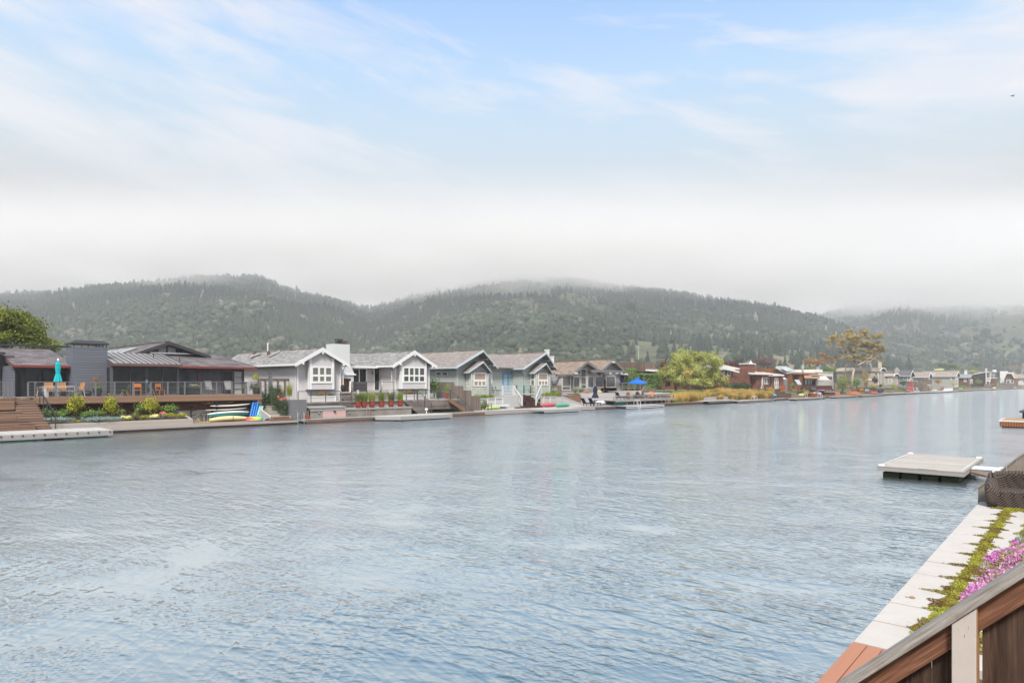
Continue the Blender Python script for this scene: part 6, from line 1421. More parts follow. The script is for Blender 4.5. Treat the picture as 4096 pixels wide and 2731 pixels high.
def cushion_chair():
    e = T('cushioned_chair', '', 'chair', (0, 0, 0)); m = MB()
    for sx in (-1, 1): m.box(sx*.36-.04, sx*.36+.04, -.36, .36, .0, .58)
    m.box(-.36, .36, .30, .38, .2, .80); m.box(-.36, .36, -.34, .34, .2, .26); m.obj('frame', GREYW, e)
    m = MB(); m.box(-.30, .30, -.36, .26, .262, .42); m.obj('seat_cushion', CUSH, e); m = MB(); m.prism([(.14, .43), (.28, .43), (.36, .98), (.22, 1.0)], 'x', -.31, .31); m.obj('back_cushion', CUSH, e); return e
place(cushion_chair(), [((X(2520, 53.6), 53.6, zd), R(70), 'orange cushioned chair left of the blue umbrella pole'), ((X(2544, 54.3), 54.3, zd), R(170), 'orange cushioned chair just left behind the blue umbrella pole'), ((X(2563, 53.4), 53.4, zd), R(200), 'orange cushioned chair just right of the blue umbrella pole'), ((X(2604, 53.3), 53.3, zd), R(-60), 'orange cushioned chair in front of the grey hot tub')], 'orange cushioned chairs on the jutting deck')
def lounger(m_cush=None):
    e = T('sun_lounger', '', 'lounger', (0, 0, 0)); m = MB(); m.box(-.32, .32, -1.0, .35, .26, .32); m.obj('bed', DARKM, e)
    m = MB(); m.prism([(-.98, .325), (.33, .325), (.33, .40), (-.98, .40)], 'x', -.31, .31); m.obj('cushion', NAVY, e)
    m = MB(); m.prism([(.32, .33), (.40, .30), (.86, .98), (.78, 1.02)], 'x', -.31, .31); m.obj('backrest', NAVY, e)
    for sx in (-.28, .28):
        for yy in (-.9, .3): m = MB(); m.box(sx-.03, sx+.03, yy-.03, yy+.03, 0, .26); m.obj('leg', DARKM, e)
    return e
l0 = lounger()
place(l0, [((X(2345, 53.3), 53.2, .36), R(80), 'navy sun lounger nearer the sloping pale wall'), ((X(2372, 52.8), 52.6, .36), R(80), 'navy sun lounger right beside the lower navy umbrella'), ((X(2478, 53.4), 53.2, zd), R(80), 'navy sun lounger on the jutting deck')], 'navy sun loungers')
hull_at(X(2403, 53.4), 53.4, .36, R(4), X(2427, 53.4)-X(2379, 53.4), .9, .62, 'kayak', 'white kayak lying upside down beside the lower navy umbrella', 'kayak', plain('white_hull', (.68, .68, .68), .35, .05), rock=-.1, flat=0.)
TEALC = plain('teal_hull', (.015, .42, .40), .35, .08)
hull_at(X(2482, 52.0), 52.0, .33, 0, X(2507, 52)-X(2459, 52), .8, .52, 'canoe', 'teal canoe lying upside down under the jutting deck edge', 'canoe', TEALC, rock=-.08, flat=0.)
hull_at(X(2524, 52.2), 52.25, .30, 0, X(2539, 52)-X(2507, 52), .8, .42, 'canoe', 'teal canoe half hidden behind the deck piles', 'canoe', plain('deep_teal_hull', (.015, .30, .29), .4), rock=-.08, flat=0.)
tub = T('hot_tub', 'grey square hot tub with a pale cover on the jutting deck', 'hot tub', (X(2634, 54.2), 54.2, zd)); x0, x1 = X(2592, 53.4), X(2678, 53.4)
m = MB(); m.box(x0+.1, x1-.1, 53.4, 55.4, zd, zd+.62); m.obj('cabinet', boards('tub_cabinet', (.23, .20, .185), .25, 'z', .06), tub); m = MB(); m.box(x0, x1, 53.3, 55.5, zd+.62, zd+.76); m.obj('cover', plain('tub_cover', (.50, .52, .52), .6), tub)
gd = T('grey_dock', 'grey timber dock with brown bulkhead in front of the whitewashed wall', 'dock', (X(2400, 51), 51, 0))
m = MB(); m.box(xR+.1, X(2497, 50.4), 50.5, 54.6, .2, .34); m.obj('walkway', GREYD, gd); m = MB(); m.box(X(2388, 50.2), X(2497, 50.2), 50.15, 50.45, .12, .36); m.obj('edge_beam', GREYW, gd); m = MB(); m.box(xR+.1, X(2500, 50.3), 50.455, 50.5, -.4, .2); m.obj('bulkhead_face', BULK, gd)
fd = T('floating_dock', 'white edged floating dock with a ladder below the jutting deck', 'dock', (X(2575, 49), 49, 0)); x0, x1 = X(2502, 48.6), X(2652, 48.6)
m = MB(); m.box(x0, x1, 48.5, 50.9, .28, .36); m.obj('deck', plain('grey_dock_top', (.28, .28, .28), .8, .15), fd)
for (za, zb_) in ((.27, .38), (.08, .19)): m = MB(); m.box(x0-.05, x1+.05, 48.4, 48.5, za, zb_); m.obj('bumper', plain('pale_bumper', (.60, .60, .62), .6, .1), fd)
m = MB(); m.box(x0+.1, x1-.1, 48.52, 50.8, -.3, .26); m.obj('float', plain('black_float', (.02, .02, .02), .7), fd)
ladder('swim_ladder', 'white swim ladder on the white edged floating dock', X(2549, 48.4), 48.4, .36, .62, WHITE, .7, .7)

# ================================================================ lot 5: flat roofed brown house, willow, golden grasses
VB = boards('grey_brown_vertical_boards', (.20, .145, .12), .3, 'xy', .3, .85, .04, 1.)
h5 = T('flat_roofed_house', 'brown vertical board house with a flat parapet behind the hedge', 'house', (X(2560, 66), 66, 2))
yq = 66.; zt5 = Z(2570, 1450, yq); zm5 = Z(2570, 1486, yq)
m = MB(); m.box(X(2535, yq), X(2620, yq), yq, 76, zm5, zt5); m.obj('parapet', VB, h5)
m = MB(); m.box(X(2540, yq+.5), X(2616, yq+.5), yq+.5, 75, 2, zm5); m.obj('wall', boards('dark_brown_wall', (.10, .065, .05), .3, 'x', .3), h5)
win_f(h5, yq+.5, 2553, 2616, 1491, 1530, 3, (1.,), plain('weathered_frame', (.33, .31, .29), .8), GLASS, .25, .12)
m = MB(); m.prism([(66, zt5-.02), (66, zt5-2.0), (80, zt5-2.0), (80, zt5-1.0)], 'x', X(2535, yq)-3.5, X(2535, yq)-.02); m.obj('side_wing', VB, h5)
x_, y_, z_ = P(2530, 1450, 70); m = MB(); m.box(x_-.22, x_+.22, 69.8, 70.2, z_-1.5, Z(2530, 1432, 70)-.25); m.box(x_-.28, x_+.28, 69.75, 70.25, Z(2530, 1432, 70)-.2, Z(2530, 1432, 70)); m.obj('chimney', plain('tan_chimney', (.36, .29, .23), .8), h5)
m = MB(); m.slab([(X(2620, 64), 64, Z(2630, 1480, 64)), (X(2700, 64), 64, Z(2630, 1484, 64)), (X(2700, 64), 74, Z(2630, 1470, 74)), (X(2620, 64), 74, Z(2630, 1470, 74))], .3); m.obj('white_roof', WHITE, h5)
RW = boards('red_cedar_wall', (.23, .095, .05), .25, 'x', .2)
m = MB(); m.box(X(2620, 68), X(2890, 68), 68, 74, 2, Z(2640, 1486, 68)); m.obj('cedar_wall', RW, h5)
for (a, b) in ((2660, 2682), (2700, 2730), (2790, 2830)): win_f(h5, 68, a, b, 1500, 1545, 1, (1.,), plain('brown_win_frame', (.12, .06, .04), .7), GLASS, .12, name='glass_door')
for u in (2656, 2760): m = MB(); m.box(X(u, 65)-.12, X(u, 65)+.12, 64.9, 65.1, 1.6, Z(2640, 1484, 65)); m.obj('porch_post', plain('post_brown', (.16, .11, .085), .8), h5)
m = MB(); m.box(X(2616, 63.6), X(2900, 63.6), 63.0, 68, 1.75, 1.95); m.obj('terrace_slab', CONCP, h5)
hedge('clipped_hedge', 'broad clipped green hedge right of the blue umbrella', X(2537, 61), X(2642, 61), 60.5, 62.5, 2.6, Z(2590, 1494, 61), 'grn', 3600, .16)
hedge('clipped_hedge', 'tall hedge leaning against the flat roofed house', X(2497, 63), X(2546, 63), 62.8, 64.2, 2.2, Z(2520, 1473, 63), 'grn', 2000, .17)
shrub('green_shrub', 'rounded green shrub under the broad clipped hedge', (X(2600, 60), 60.0, 1.4), (1.9, .9, .9), 'grn', 1400, .14)
hedge('low_hedge', 'low green hedge running towards the willow trunks', X(2628, 58.6), X(2718, 58.6), 57.8, 59.2, 1.0, 1.95, 'grn', 2200, .14)
m = MB(); m.box(X(2566, 56.5), X(2622, 56.5), 56.4, 56.5, 1.0, 2.4); m.solo('board_fence', 'short weathered board fence behind the grey hot tub', 'fence', FENCEW)
shrub('dark_red_tree', 'dark red foliage peeping out behind the willow', (X(2650, 72), 72, 2.5), (3.2, 2, 3.2), 'red', 1500, .22, 'tree')
# willow
yw_ = 60.; c = (X(2750, yw_), yw_, 1.4); pm = MPP(2770, yw_)
def wb(u, v, ru, rv, ry=2.2): return (X(u, yw_), yw_+.2*ry*math.sin(u*.3), Z(u, v, yw_), ru*pm*.92, ry, rv*pm)
bl = [wb(2700, 1480, 48, 56), wb(2730, 1440, 50, 38), wb(2775, 1428, 50, 32), wb(2820, 1436, 48, 34), wb(2850, 1465, 40, 42), wb(2770, 1480, 70, 62, 2.8), wb(2835, 1510, 42, 38), wb(2690, 1515, 38, 26), wb(2740, 1528, 45, 22), wb(2800, 1532, 50, 22), wb(2860, 1520, 28, 42), wb(2668, 1500, 22, 38)]
tr_ = tree('willow_tree', 'large rounded yellow green willow on the golden grass bank', c, [(X(2750, yw_), yw_, 1.2), (X(2752, yw_), yw_, 2.6), (X(2760, yw_), yw_, 4.0)], .32, [([(X(2707, yw_), yw_, 1.3), (X(2700, yw_), yw_, 3.0), (X(2715, yw_), yw_, 5.0)], .26, .1), ([(X(2785, yw_), yw_-1, .9), (X(2800, yw_), yw_-.5, 2.2), (X(2825, yw_), yw_, 4.0)], .28, .1), ([(X(2752, yw_), yw_, 2.6), (X(2780, yw_), yw_, 5.5)], .15, .05)], bl, 'will', 42000, .21, clumps=34, spread=.165, bottom=-.7)
v, f, a = leaf_cloud([wb(2698, 1494, 16, 13, 1.0)[:1] + (yw_-2.5,) + wb(2698, 1494, 16, 13, 1.)[2:]], 300, .2, sd_(), 10, .3); np_obj('yellow_leaves', v, f, LF['gold'], tr_, a)
# grass bank
g = np.random.default_rng(5)
def gspots(n, ua, ub, va, vb, s0, s1, zf):
    out = []
    for _ in range(n): u = g.uniform(ua, ub); y_ = g.uniform(va, vb); out.append((X(u, y_), y_, zf(y_), g.uniform(s0, s1)))
    return out
zf_ = lambda y_: .35 + max(0, min(1, (y_-52)/5))*.95
v, f, a = blades(gspots(64, 2690, 2820, 51.9, 54.5, .8, 1.25, zf_) + gspots(95, 2880, 3090, 52.4, 57, .75, 1.3, zf_) + gspots(40, 2830, 2960, 56.5, 59, .7, 1.1, zf_), 260, 1.15, .38, 77, .02, .95)
o = np_obj('golden_grass', v, f, LF['gold'], None, a); o['kind'] = 'stuff'; o['label'] = 'golden ornamental grass covering the bank below the willow'
v, f, a = blades(gspots(120, 2700, 2900, 56.5, 60, .7, 1.1, zf_) + gspots(40, 2920, 2990, 53, 55, .8, 1., zf_) + gspots(40, 2690, 2730, 51.6, 52.2, .4, .6, zf_), 90, .8, .4, 78, .022, .7)
o = np_obj('green_grass', v, f, LF['gras'], None, a); o['kind'] = 'stuff'; o['label'] = 'green grass under the willow and between the golden tufts'
for k in range(7):
    u = 2795 + k*19; y_ = 55.2; cc = (X(u, y_), y_, .75); v, f, a = blades([(*cc, 1.)], 420, 1.15, .45, 200+k, .02, .85); v = v - np.array(cc)
    o = np_obj('grass_clump', v, f, LF['gold'], None, a); o.location = cc; settag(o, 'golden grass clump in the row behind the pale concrete bench wall', 'grass', 'row of golden grass clumps')
m = MB(); m.box(X(2813, 53.2), X(2917, 53.2), 53.1, 53.35, .3, .98); m.solo('bench_wall', 'long pale board formed bench wall on the grass bank', 'wall', CONC)
m = MB(); m.box(X(2905, 53.6), X(2936, 53.6), 53.4, 54.6, .3, .6); m.box(X(2905, 54), X(2926, 54), 53.9, 54.8, .6, .85); m.solo('stone_steps', 'low grey steps right of the bench wall', 'steps', CONCP)
m = MB(); m.box(X(2925, 57), X(2985, 57), 56.4, 57.6, 1.25, 1.55); m.solo('stone_bench', 'low flat bench block among the golden grass', 'bench', CONCP)
bk = T('timber_bulkhead', 'brown timber bulkhead along the golden grass bank', 'bulkhead', (X(2850, 50.5), 50.5, 0))
m = MB(); m.box(X(2500, 50.5), X(3240, 50.5), 50.5, 50.65, -.4, .34); m.obj('face', BULK, bk); m = MB(); m.box(X(2500, 50.5), X(3240, 50.5), 50.46, 50.8, .34, .42); m.obj('cap', boards('tan_cap', (.40, .33, .27), .3, 'z', .2), bk)
m = MB(); m.box(X(2500, 50.5), X(3240, 50.5), 50.8, 52.4, .2, .36); m.obj('bank_edge', SOIL, bk)
fd = T('floating_dock', 'pale dock and raft in front of the bench wall', 'dock', (X(2920, 49.6), 49.6, 0))
m = MB(); m.box(X(2824, 50), X(2948, 50), 49.6, 51.6, .43, .52); m.obj('deck', DOCKX, fd); m = MB(); m.box(X(2824, 50), X(2948, 50), 49.52, 49.6, .2, .51); m.obj('rim', GREYW, fd)
m = MB(); m.box(X(2950, 48.6), X(3032, 48.6), 48.2, 50.4, .30, .40); m.obj('raft', DOCKX, fd); m = MB(); m.box(X(2950, 48.2), X(3092, 48.2), 48.1, 48.2, .05, .39); m.obj('raft_rim', GREYW, fd); m = MB(); m.box(X(3034, 48.6), X(3092, 48.6), 48.2, 50.2, .28, .38); m.obj('raft', GREYD, fd)
ladder('swim_ladder', 'white swim ladder on the pale raft below the golden grass', X(3017, 48.6), 48.6, .4, .9, WHITE, .65, .5)

# ================================================================ lot 6: red brown shingled house
RSH = shingles('red_wall_shingles', (.16, .065, .045), (.28, .13, .09), 'x', .2, .2, 'z', 1.0)
TANR = plain('tan_roofing', (.46, .42, .35), .9, .1, .6, .1)
def wbox(par, ua, ub, y, yb, zb, v, m_, name='wall'): 
    mm_ = MB(); mm_.box(X(ua, y), X(ub, y), y, yb, zb, Z((ua+ub)/2, v, y)); return mm_.obj(name, m_, par)
def rf(par, pts, m_, t=.22, name='roof'): mm_ = MB(); mm_.slab([P(*p) for p in pts], t); return mm_.obj(name, m_, par)
h6 = T('red_shingle_house', 'red brown shingled house with tan low roofs and a shingled chimney', 'house', (X(3010, 60), 60, 1.5))
wbox(h6, 2885, 2990, 60, 70, 1.2, 1478, RSH); wbox(h6, 2955, 3050, 62, 70, 1.2, 1484, RSH, 'middle_wall')
y6 = 58.5; wbox(h6, 3026, 3090, y6, 68, 1.2, 1497, RSH, 'right_wall'); wbox(h6, 3090, 3134, y6-.6, 68, 1.2, 1500, RSH, 'right_wall')
def slope_roof(par, eL, eR, y, dz, back, m_, trim, name='roof', ov=.5):
    (ua, va), (ub, vb) = eL, eR; pa, pb = P(ua, va, y-ov), P(ub, vb, y-ov); m = MB()
    m.slab([pa, pb, (pb[0], y+back, pb[2]+dz), (pa[0], y+back, pa[2]+dz)], .22); r = m.obj(name, m_, par)
    t = MB(); t.bar((pa[0], y-ov-.04, pa[2]-.14), (pb[0], y-ov-.04, pb[2]-.14), .07, .26); t.bar((pa[0]-.04, y-ov, pa[2]-.14), (pa[0]-.04, y+back, pa[2]+dz-.14), .07, .26); t.obj('fascia', trim, r); return r
slope_roof(h6, (2925, 1474), (2993, 1479), 62, 1.6, 7, TANR, WHITE); slope_roof(h6, (2868, 1472), (2938, 1478), 60, 1.0, 6, TANR, WHITE)
m = MB(); p, q = P(2889, 1472, 59.4), P(2957, 1488, 59.4); m.bar(p, q, .1, .3); m.obj('rake_board', WHITE, h6)
slope_roof(h6, (3024, 1494), (3092, 1497), y6, 1.2, 7, TANR, WHITE); slope_roof(h6, (3086, 1499), (3136, 1498), y6-.6, 1.0, 7, TANR, WHITE)
yc = 59.6; m = MB(); m.box(X(2990, yc), X(3020, yc), yc, yc+1.6, 1.2, Z(3005, 1457, yc)); ch = m.obj('chimney', RSH, h6)
m = MB(); m.box(X(2988, yc), X(3022, yc), yc-.12, yc+1.72, Z(3005, 1457, yc), Z(3005, 1455, yc)+.06); m.obj('chimney_cap', WHITE, ch)
p_ = P(3005, 1455, yc+.5); m = MB(); m.lathe((p_[0], yc+.6, p_[2]), [(.34, 0), (.30, .25), (.16, .45), (.05, .6), (.03, .85)], 12); m.obj('finial', WHITE, ch)
win_f(h6, 60, 2909, 2923, 1485, 1503, 1, (1.,), WHITE, GLASS, .15); win_f(h6, 60, 2891, 2899, 1485, 1503, 1, (1.,), WHITE, GLASS, .15)
win_f(h6, 62, 2936, 2952, 1495, 1515, 2, (1, 1), WHITE, GLASSM, .18); win_f(h6, 62, 2968, 2989, 1511, 1522, 1, (1,), WHITE, GLASSM, .16)
win_f(h6, y6, 3055, 3079, 1509, 1536, 2, (1.,), WHITE, GLASSB, .2, .2); win_f(h6, y6-.6, 3097, 3113, 1511, 1546, 2, (1.,), WHITE, GLASSP, .2, .2, 'french_door')
pg = T('pergola', 'thin brown pergola frame in front of the red shingled house', 'pergola', (X(3020, 57), 57, 1.5)); BRF = plain('pergola_brown', (.17, .095, .07), .8)
m = MB(); m.box(X(2950, 57), X(3092, 57), 56.96, 57.04, Z(3020, 1498, 57)-.1, Z(3020, 1497, 57)); m.obj('beam', BRF, pg)
for u in (2996, 3055, 3072, 3088): m = MB(); m.box(X(u, 57)-.05, X(u, 57)+.05, 56.95, 57.05, 1.2, Z(3020, 1498, 57)-.1); m.obj('post', BRF, pg)
dk6 = T('red_house_deck', 'dark brown deck with railing below the red shingled house', 'deck', (X(3080, 56), 56, 1)); x0, x1 = X(3025, 56), X(3140, 56)
m = MB(); m.box(x0, x1, 56, 58.5, 1.9, 2.02); m.obj('floor', DKB, dk6); m = MB(); m.box(x0, x1, 56.0, 56.1, 1.0, 1.9); m.obj('skirt', REDW, dk6); m = MB(); m.box(x0, x1, 55.97, 56.05, 2.75, 2.85); m.obj('rail', BRF, dk6)
for k in range(6): m = MB(); xx = x0+(x1-x0)*k/5; m.box(xx-.06, xx+.06, 55.98, 56.08, 1.0, 2.75); m.obj('post', BRF, dk6)
umbrella_closed('patio_umbrella', 'closed white umbrella in front of the red shingled house', (X(3049.5, 57.4), 57.4, 2.02), 2.3, .15, 2.35, .30, plain('white_canvas', (.70, .70, .68), .8, .06))
for (u, m_, lb) in ((3111, WHITE, 'white deck box on the dark brown deck'), (3120, plain('orange_plastic', (.75, .10, .02), .5), 'orange deck box between the white box and another orange one'), (3131, MATS['orange_plastic'], 'orange deck box rightmost on the dark brown deck')):
    m = MB(); m.box(X(u-5, 56.5), X(u+4, 56.5), 56.3, 56.9, 2.02, 2.55); m.box(X(u-5, 56.5)-.04, X(u+4, 56.5)+.04, 56.26, 56.94, 2.55, 2.62); m.solo('deck_box', lb, 'box', m_)
shrub('dark_hedge', 'large dark green rounded bush in front of the red shingled house', (X(2955, 57.5), 57.5, 1.3), ((X(3018, 57.5)-X(2889, 57.5))/2*.95, 1.6, 1.15), 'dk', 5500, .17, 'hedge', clumps=40, spread=.16)
pf = T('picket_fence', 'grey picket fence right of the large dark bush', 'fence', (X(3040, 55), 55, .8)); m = MB(); xx = X(3006, 55.2)
while xx < X(3070, 55.2): m.box(xx, xx+.16, 55.18, 55.23, .6, 1.9+.05*math.sin(xx*7)-(.35 if xx > X(3034, 55.2) else 0)); xx += .22
m.obj('pickets', FENCEW, pf); m = MB(); m.box(X(3006, 55.2), X(3070, 55.2), 55.232, 55.3, 1.25, 1.35); m.obj('rail', FENCEW, pf)
hull_at(X(3088, 53), 53, .45, 0, X(3107, 53)-X(3071, 53), .9, .75, 'kayak', 'light blue kayak upside down right of the golden grass', 'kayak', plain('sky_blue_hull', (.07, .34, .60), .4, .08), rock=-.06, flat=0.)
for u, lb in ((3093, 'left yellow flower clump on the brown terrace steps'), (3132, 'middle yellow flower clump on the brown terrace steps'), (3175, 'right yellow flower clump beside the heron statues')):
    shrub('yellow_flowers', lb, (X(u, 55), 55, 1.0), (.75, .6, .55), 'yel', 320, .13, 'flowers', stem=False)
tr6 = T('brown_terrace', 'dark brown stepped timber terrace with yellow flowers', 'terrace', (X(3110, 53), 53, .3))
for i, (y_, z1_) in enumerate(((52.0, .55), (53.2, .85), (54.4, 1.15))):
    m = MB(); m.box(X(3076, y_), X(3165, y_), y_, 56.0, .3, z1_); m.obj('tier', boards('dark_terrace', (.12, .08, .065), .2, 'z', .3), tr6)
HER = plain('heron_bronze', (.16, .20, .19), .6, .3)
for (u, lb) in ((3168, 'taller heron statue beside the yellow flowers'), (3185, 'shorter heron statue beside the yellow flowers')):
    x_ = X(u, 53); k_ = 1.15 if u < 3175 else 1.0; m = MB(); m.tube([(x_-.05, 53, .4), (x_-.05, 53, 1.4*k_)], .03, 6); m.tube([(x_+.1, 53, .4), (x_+.06, 53, 1.4*k_)], .03, 6); m.hull(.8*k_, .3, .35, M=Matrix.Translation((x_+.05, 53, 1.35*k_)) @ Matrix.Rotation(R(25), 4, 'Y'))
    m.tube([(x_-.2, 53, 1.65*k_), (x_-.32, 53, 2.0*k_), (x_-.15, 53, 2.3*k_), (x_-.28, 53, 2.5*k_)], .06, 6, .05); m.tube([(x_-.28, 53, 2.5*k_), (x_-.62, 53, 2.42*k_)], .05, 5, .01); m.solo('heron_statue', lb, 'statue', HER)
shrub('dark_red_tree', 'row of dark red trees behind the tan roof', (X(2935, 78), 78, 2.5), ((X(2989, 78)-X(2880, 78))/2, 3, 3.9), 'red', 5000, .26, 'tree', clumps=40, spread=.15)
c = (X(3062, 80), 80, 2.5); zt = Z(3062, 1434, 80)
tree('purple_tree', 'wide flat purple brown tree behind the red shingled house', c, [c, (c[0], 80, 5.), (c[0]-1, 80, zt-2)], .35, [([(c[0], 80, 5), (c[0]+5, 80, zt-1.5)], .18, .05), ([(c[0], 80, 5), (c[0]-5, 80, zt-2)], .18, .05)], [(X(u, 80), 80+dy, Z(u, v, 80), 3.6, 3.0, 1.0) for (u, v, dy) in ((3040, 1446, 0), (3062, 1440, 1), (3084, 1447, 0), (3050, 1456, -1), (3078, 1460, 1), (3062, 1452, -1))], 'purp', 3800, .28, clumps=26, spread=.2)

# ================================================================ lot 7: cedar house with solar roof, and lot 8: white house
CED = boards('cedar_boards', (.26, .11, .05), .3, 'xy', .22, .8, .05, .8); CEDH = boards('cedar_boards_lying', (.27, .115, .055), .3, 'z', .22, .8, .05, .8)
h7 = T('cedar_house', 'orange brown cedar house with a grey sloping solar roof and a copper awning', 'house', (X(3190, 59), 59, 1.5))
m = MB(); y7 = 59.5; xa, xb, xc = X(3103, y7), X(3145, y7), X(3197, y7); 
m.prism([(xa, 1.2), (xc, 1.2), (xc, Z(3180, 1492, y7)), (xb, Z(3145, 1490, y7)), (xa, Z(3103, 1474, y7))], 'y', y7, 70); m.obj('wall', CED, h7)
GREENR = plain('grey_green_roofing', (.33, .37, .35), .8, .1)
r_ = rf(h7, [(3101, 1471, 59), (3147, 1495, 59), (3198, 1491, 60), (3146, 1464, 66), (3108, 1464, 66)], GREENR, .2, 'solar_roof')
m = MB(); ps = [Vector(P(*q)) for q in ((3122, 1474, 60.2), (3145, 1487, 60.2), (3166, 1485, 61), (3141, 1472, 63))]; m.slab([tuple(p+Vector((0, -.1, .12))) for p in ps], .08); m.obj('solar_panel', glass('pale_panel', (.48, .49, .50), .2, .1), r_)
wbox(h7, 3197, 3268, 58.5, 68, 1.2, 1496, CEDH, 'right_wall'); wbox(h7, 3190, 3272, 58.2, 69, Z(3230, 1498, 58.2), 1491, plain('cedar_fascia', (.24, .12, .07), .7), 'parapet')
m = MB(); x_ = X(3211, 60); m.tube([(x_, 60, 4.5), (x_, 60, Z(3211, 1460, 60))], .24, 10); m.lathe((x_, 60, Z(3211, 1460, 60)), [(.32, -.05), (.32, .1), (.1, .18)], 10); m.obj('flue', STEEL, h7)
m = MB(); m.slab([P(3216, 1500, 58.4), P(3276, 1500, 58.4), P(3282, 1513, 56.6), P(3218, 1512, 56.6)], .1); m.obj('awning', plain('copper_awning', (.38, .19, .10), .7), h7); m = MB(); m.box(X(3235, 58.4), X(3277, 58.4), 57.4, 58.5, Z(3255, 1503, 58.4), Z(3255, 1498, 58.4)); m.obj('awning_slab', plain('grey_slab', (.36, .35, .34), .8), h7)
win_f(h7, 58.48, 3219, 3230, 1513, 1540, 1, (1.,), plain('dark_cedar', (.12, .06, .04), .7), GLASSB, .15); win_f(h7, 58.48, 3231, 3262, 1513, 1540, 3, (1.,), MATS['dark_cedar'], GLASS, .15, .12)
m = MB(); m.slab([P(3178, 1518, 57.6), P(3196, 1518, 57.6), P(3208, 1538, 56.2), P(3192, 1538, 56.2)], .08); gh = m.solo('greenhouse_roof', 'slanted glazed lean-to beside the cedar house', 'greenhouse', GLASSP)
wbox(h7, 3136, 3150, 58, 60, 1.2, 1516, plain('grey_shed', (.22, .22, .24), .7), 'shed')
m = MB(); a = P(3143, 1516, 58); m.lathe((a[0], 59, a[2]), [(1.1, -.05), (1.1, .1), (.6, .35), (.1, .42)], 12); m.obj('shed_cap', WHITE, h7)
shrub('green_shrub', 'green plants growing inside the lean-to terrace', (X(3170, 56.8), 56.8, 2.2), (1.8, .7, .6), 'grn', 700, .15)
rd = T('slatted_deck_fence', 'dark red brown slatted deck fence below the cedar house', 'fence', (X(3280, 55), 55, 1)); x0, x1 = X(3212, 55), X(3326, 55)
DRB = boards('dark_red_boards', (.13, .06, .045), .25, 'z', .25)
m = MB(); m.box(x0, x1, 55.0, 55.08, 1.55, 2.55); m.obj('slats', DRB, rd); m = MB(); m.box(x0, x1, 54.94, 55.14, 2.55, 2.65); m.obj('cap', DRB, rd); m = MB(); m.box(x0, x1, 53.6, 56.5, 1.2, 1.35); m.obj('deck', DKB, rd)
for k in range(10): m = MB(); xx = x0+(x1-x0)*k/9; m.box(xx-.1, xx+.1, 54.88, 54.99, .4, 2.6); m.obj('post', DRB, rd)
m = MB(); m.prism([(X(3326, 54), .4), (X(3356, 54), .4), (X(3356, 54), .9), (X(3326, 54), 2.1)], 'y', 54.0, 54.12); m.obj('side_wall', DRB, rd)
m = MB(); m.box(X(3215, 54.6), X(3320, 54.6), 54.5, 54.6, .3, 1.2); m.obj('under_wall', boards('dark_wall_boards', (.05, .035, .03), .3, 'z', .3), rd)
e = T('tub_cabinet', 'orange wooden hot tub cabinet below the slatted deck fence', 'hot tub', (X(3334, 52.6), 52.6, .4)); m = MB(); m.box(X(3338, 52.4), X(3356, 52.4), 52.2, 53.6, .4, 1.15); m.obj('orange_panel', plain('orange_panel', (.45, .17, .07), .6), e); m = MB(); m.box(X(3316, 52.4), X(3338, 52.4), 52.3, 53.6, .4, 1.1); m.obj('dark_panel', DRB, e); m = MB(); m.box(X(3315, 52.4), X(3356, 52.4), 52.15, 53.7, 1.15, 1.3); m.obj('cover', GREYD, e)
hull_at(X(3253, 53.4), 53.4, 1.36, R(10), 3.4, 1.3, .9, 'canoe', 'dark grey covered canoe on the brown deck shelf', 'canoe', plain('dark_hull', (.05, .06, .065), .5), rock=-.05, flat=0.)
hull_at(X(3282, 53.8), 53.6, 1.36, R(0), 3.8, 1.0, .45, 'kayak', 'pink and white kayak lying on the brown deck shelf', 'kayak', plain('magenta_hull', (.50, .10, .28), .4), rock=.08)
hull_at(X(3272, 52), 52, .45, R(8), X(3288, 52)-X(3258, 52), 1.3, 1.0, 'kayak', 'pale blue boat lying on the dock below the brown deck', 'kayak', plain('pale_blue_hull', (.16, .42, .58), .4, .15), rock=.05)
for (u, lb, fl) in ((3246, 'orange flowers in a clay pot at the dock edge', 'org'), (3258, 'yellow flowers in a clay pot at the dock edge', 'lemon'), (3268, 'orange flowers in a clay pot beside the pale blue boat', 'org')):
    cc = (X(u, 51.4), 51.4, .42); planter_pot('clay_pot', 'clay pot under the ' + lb.replace(' in a clay pot', ''), cc, .32, .5, MATS['terracotta']); shrub('potted_flowers', lb, (cc[0], cc[1], .9), (.4, .4, .25), fl, 160, .12, 'flowers', stem=False)
for (u, y_, lf, lb, r) in ((3215, 54, 'oliv', 'grey green shrub mass left of the brown deck', (1.9, .8, .9)), (3207, 52.6, 'lemon', 'yellow flower mound low beside the dock', (1.3, .5, .35)), (3228, 52.8, 'gold', 'dry grass clump beside the brown deck', (.7, .5, .7))): shrub('garden_shrub', lb, (X(u, y_), y_, .4), r, lf, 600, .16, stem=False)
h8 = T('white_flat_house', 'white flat roofed house with a stepped parapet', 'house', (X(3290, 64), 64, 1.8)); WST = plain('white_stucco', (.64, .60, .54), .8, .06)
wbox(h8, 3262, 3332, 62, 74, 1.5, 1489, WST); wbox(h8, 3252, 3290, 64, 74, 4, 1478, WST, 'upper_block'); m = MB(); m.box(X(3258, 61.9), X(3333, 61.9), 61.85, 62, Z(3295, 1489, 61.9), Z(3295, 1487, 61.9)); m.obj('parapet_cap', WHITE, h8)
m = MB(); m.slab([P(3272, 1505, 61.5), P(3300, 1505, 61.5), P(3320, 1519, 59.5), P(3276, 1519, 59.5)], .15); m.obj('lean_to_roof', WST, h8); win_f(h8, 61.98, 3308, 3328, 1505, 1518, 1, (1.,), plain('brown_w_frame', (.1, .07, .05), .7), GLASS, .15)
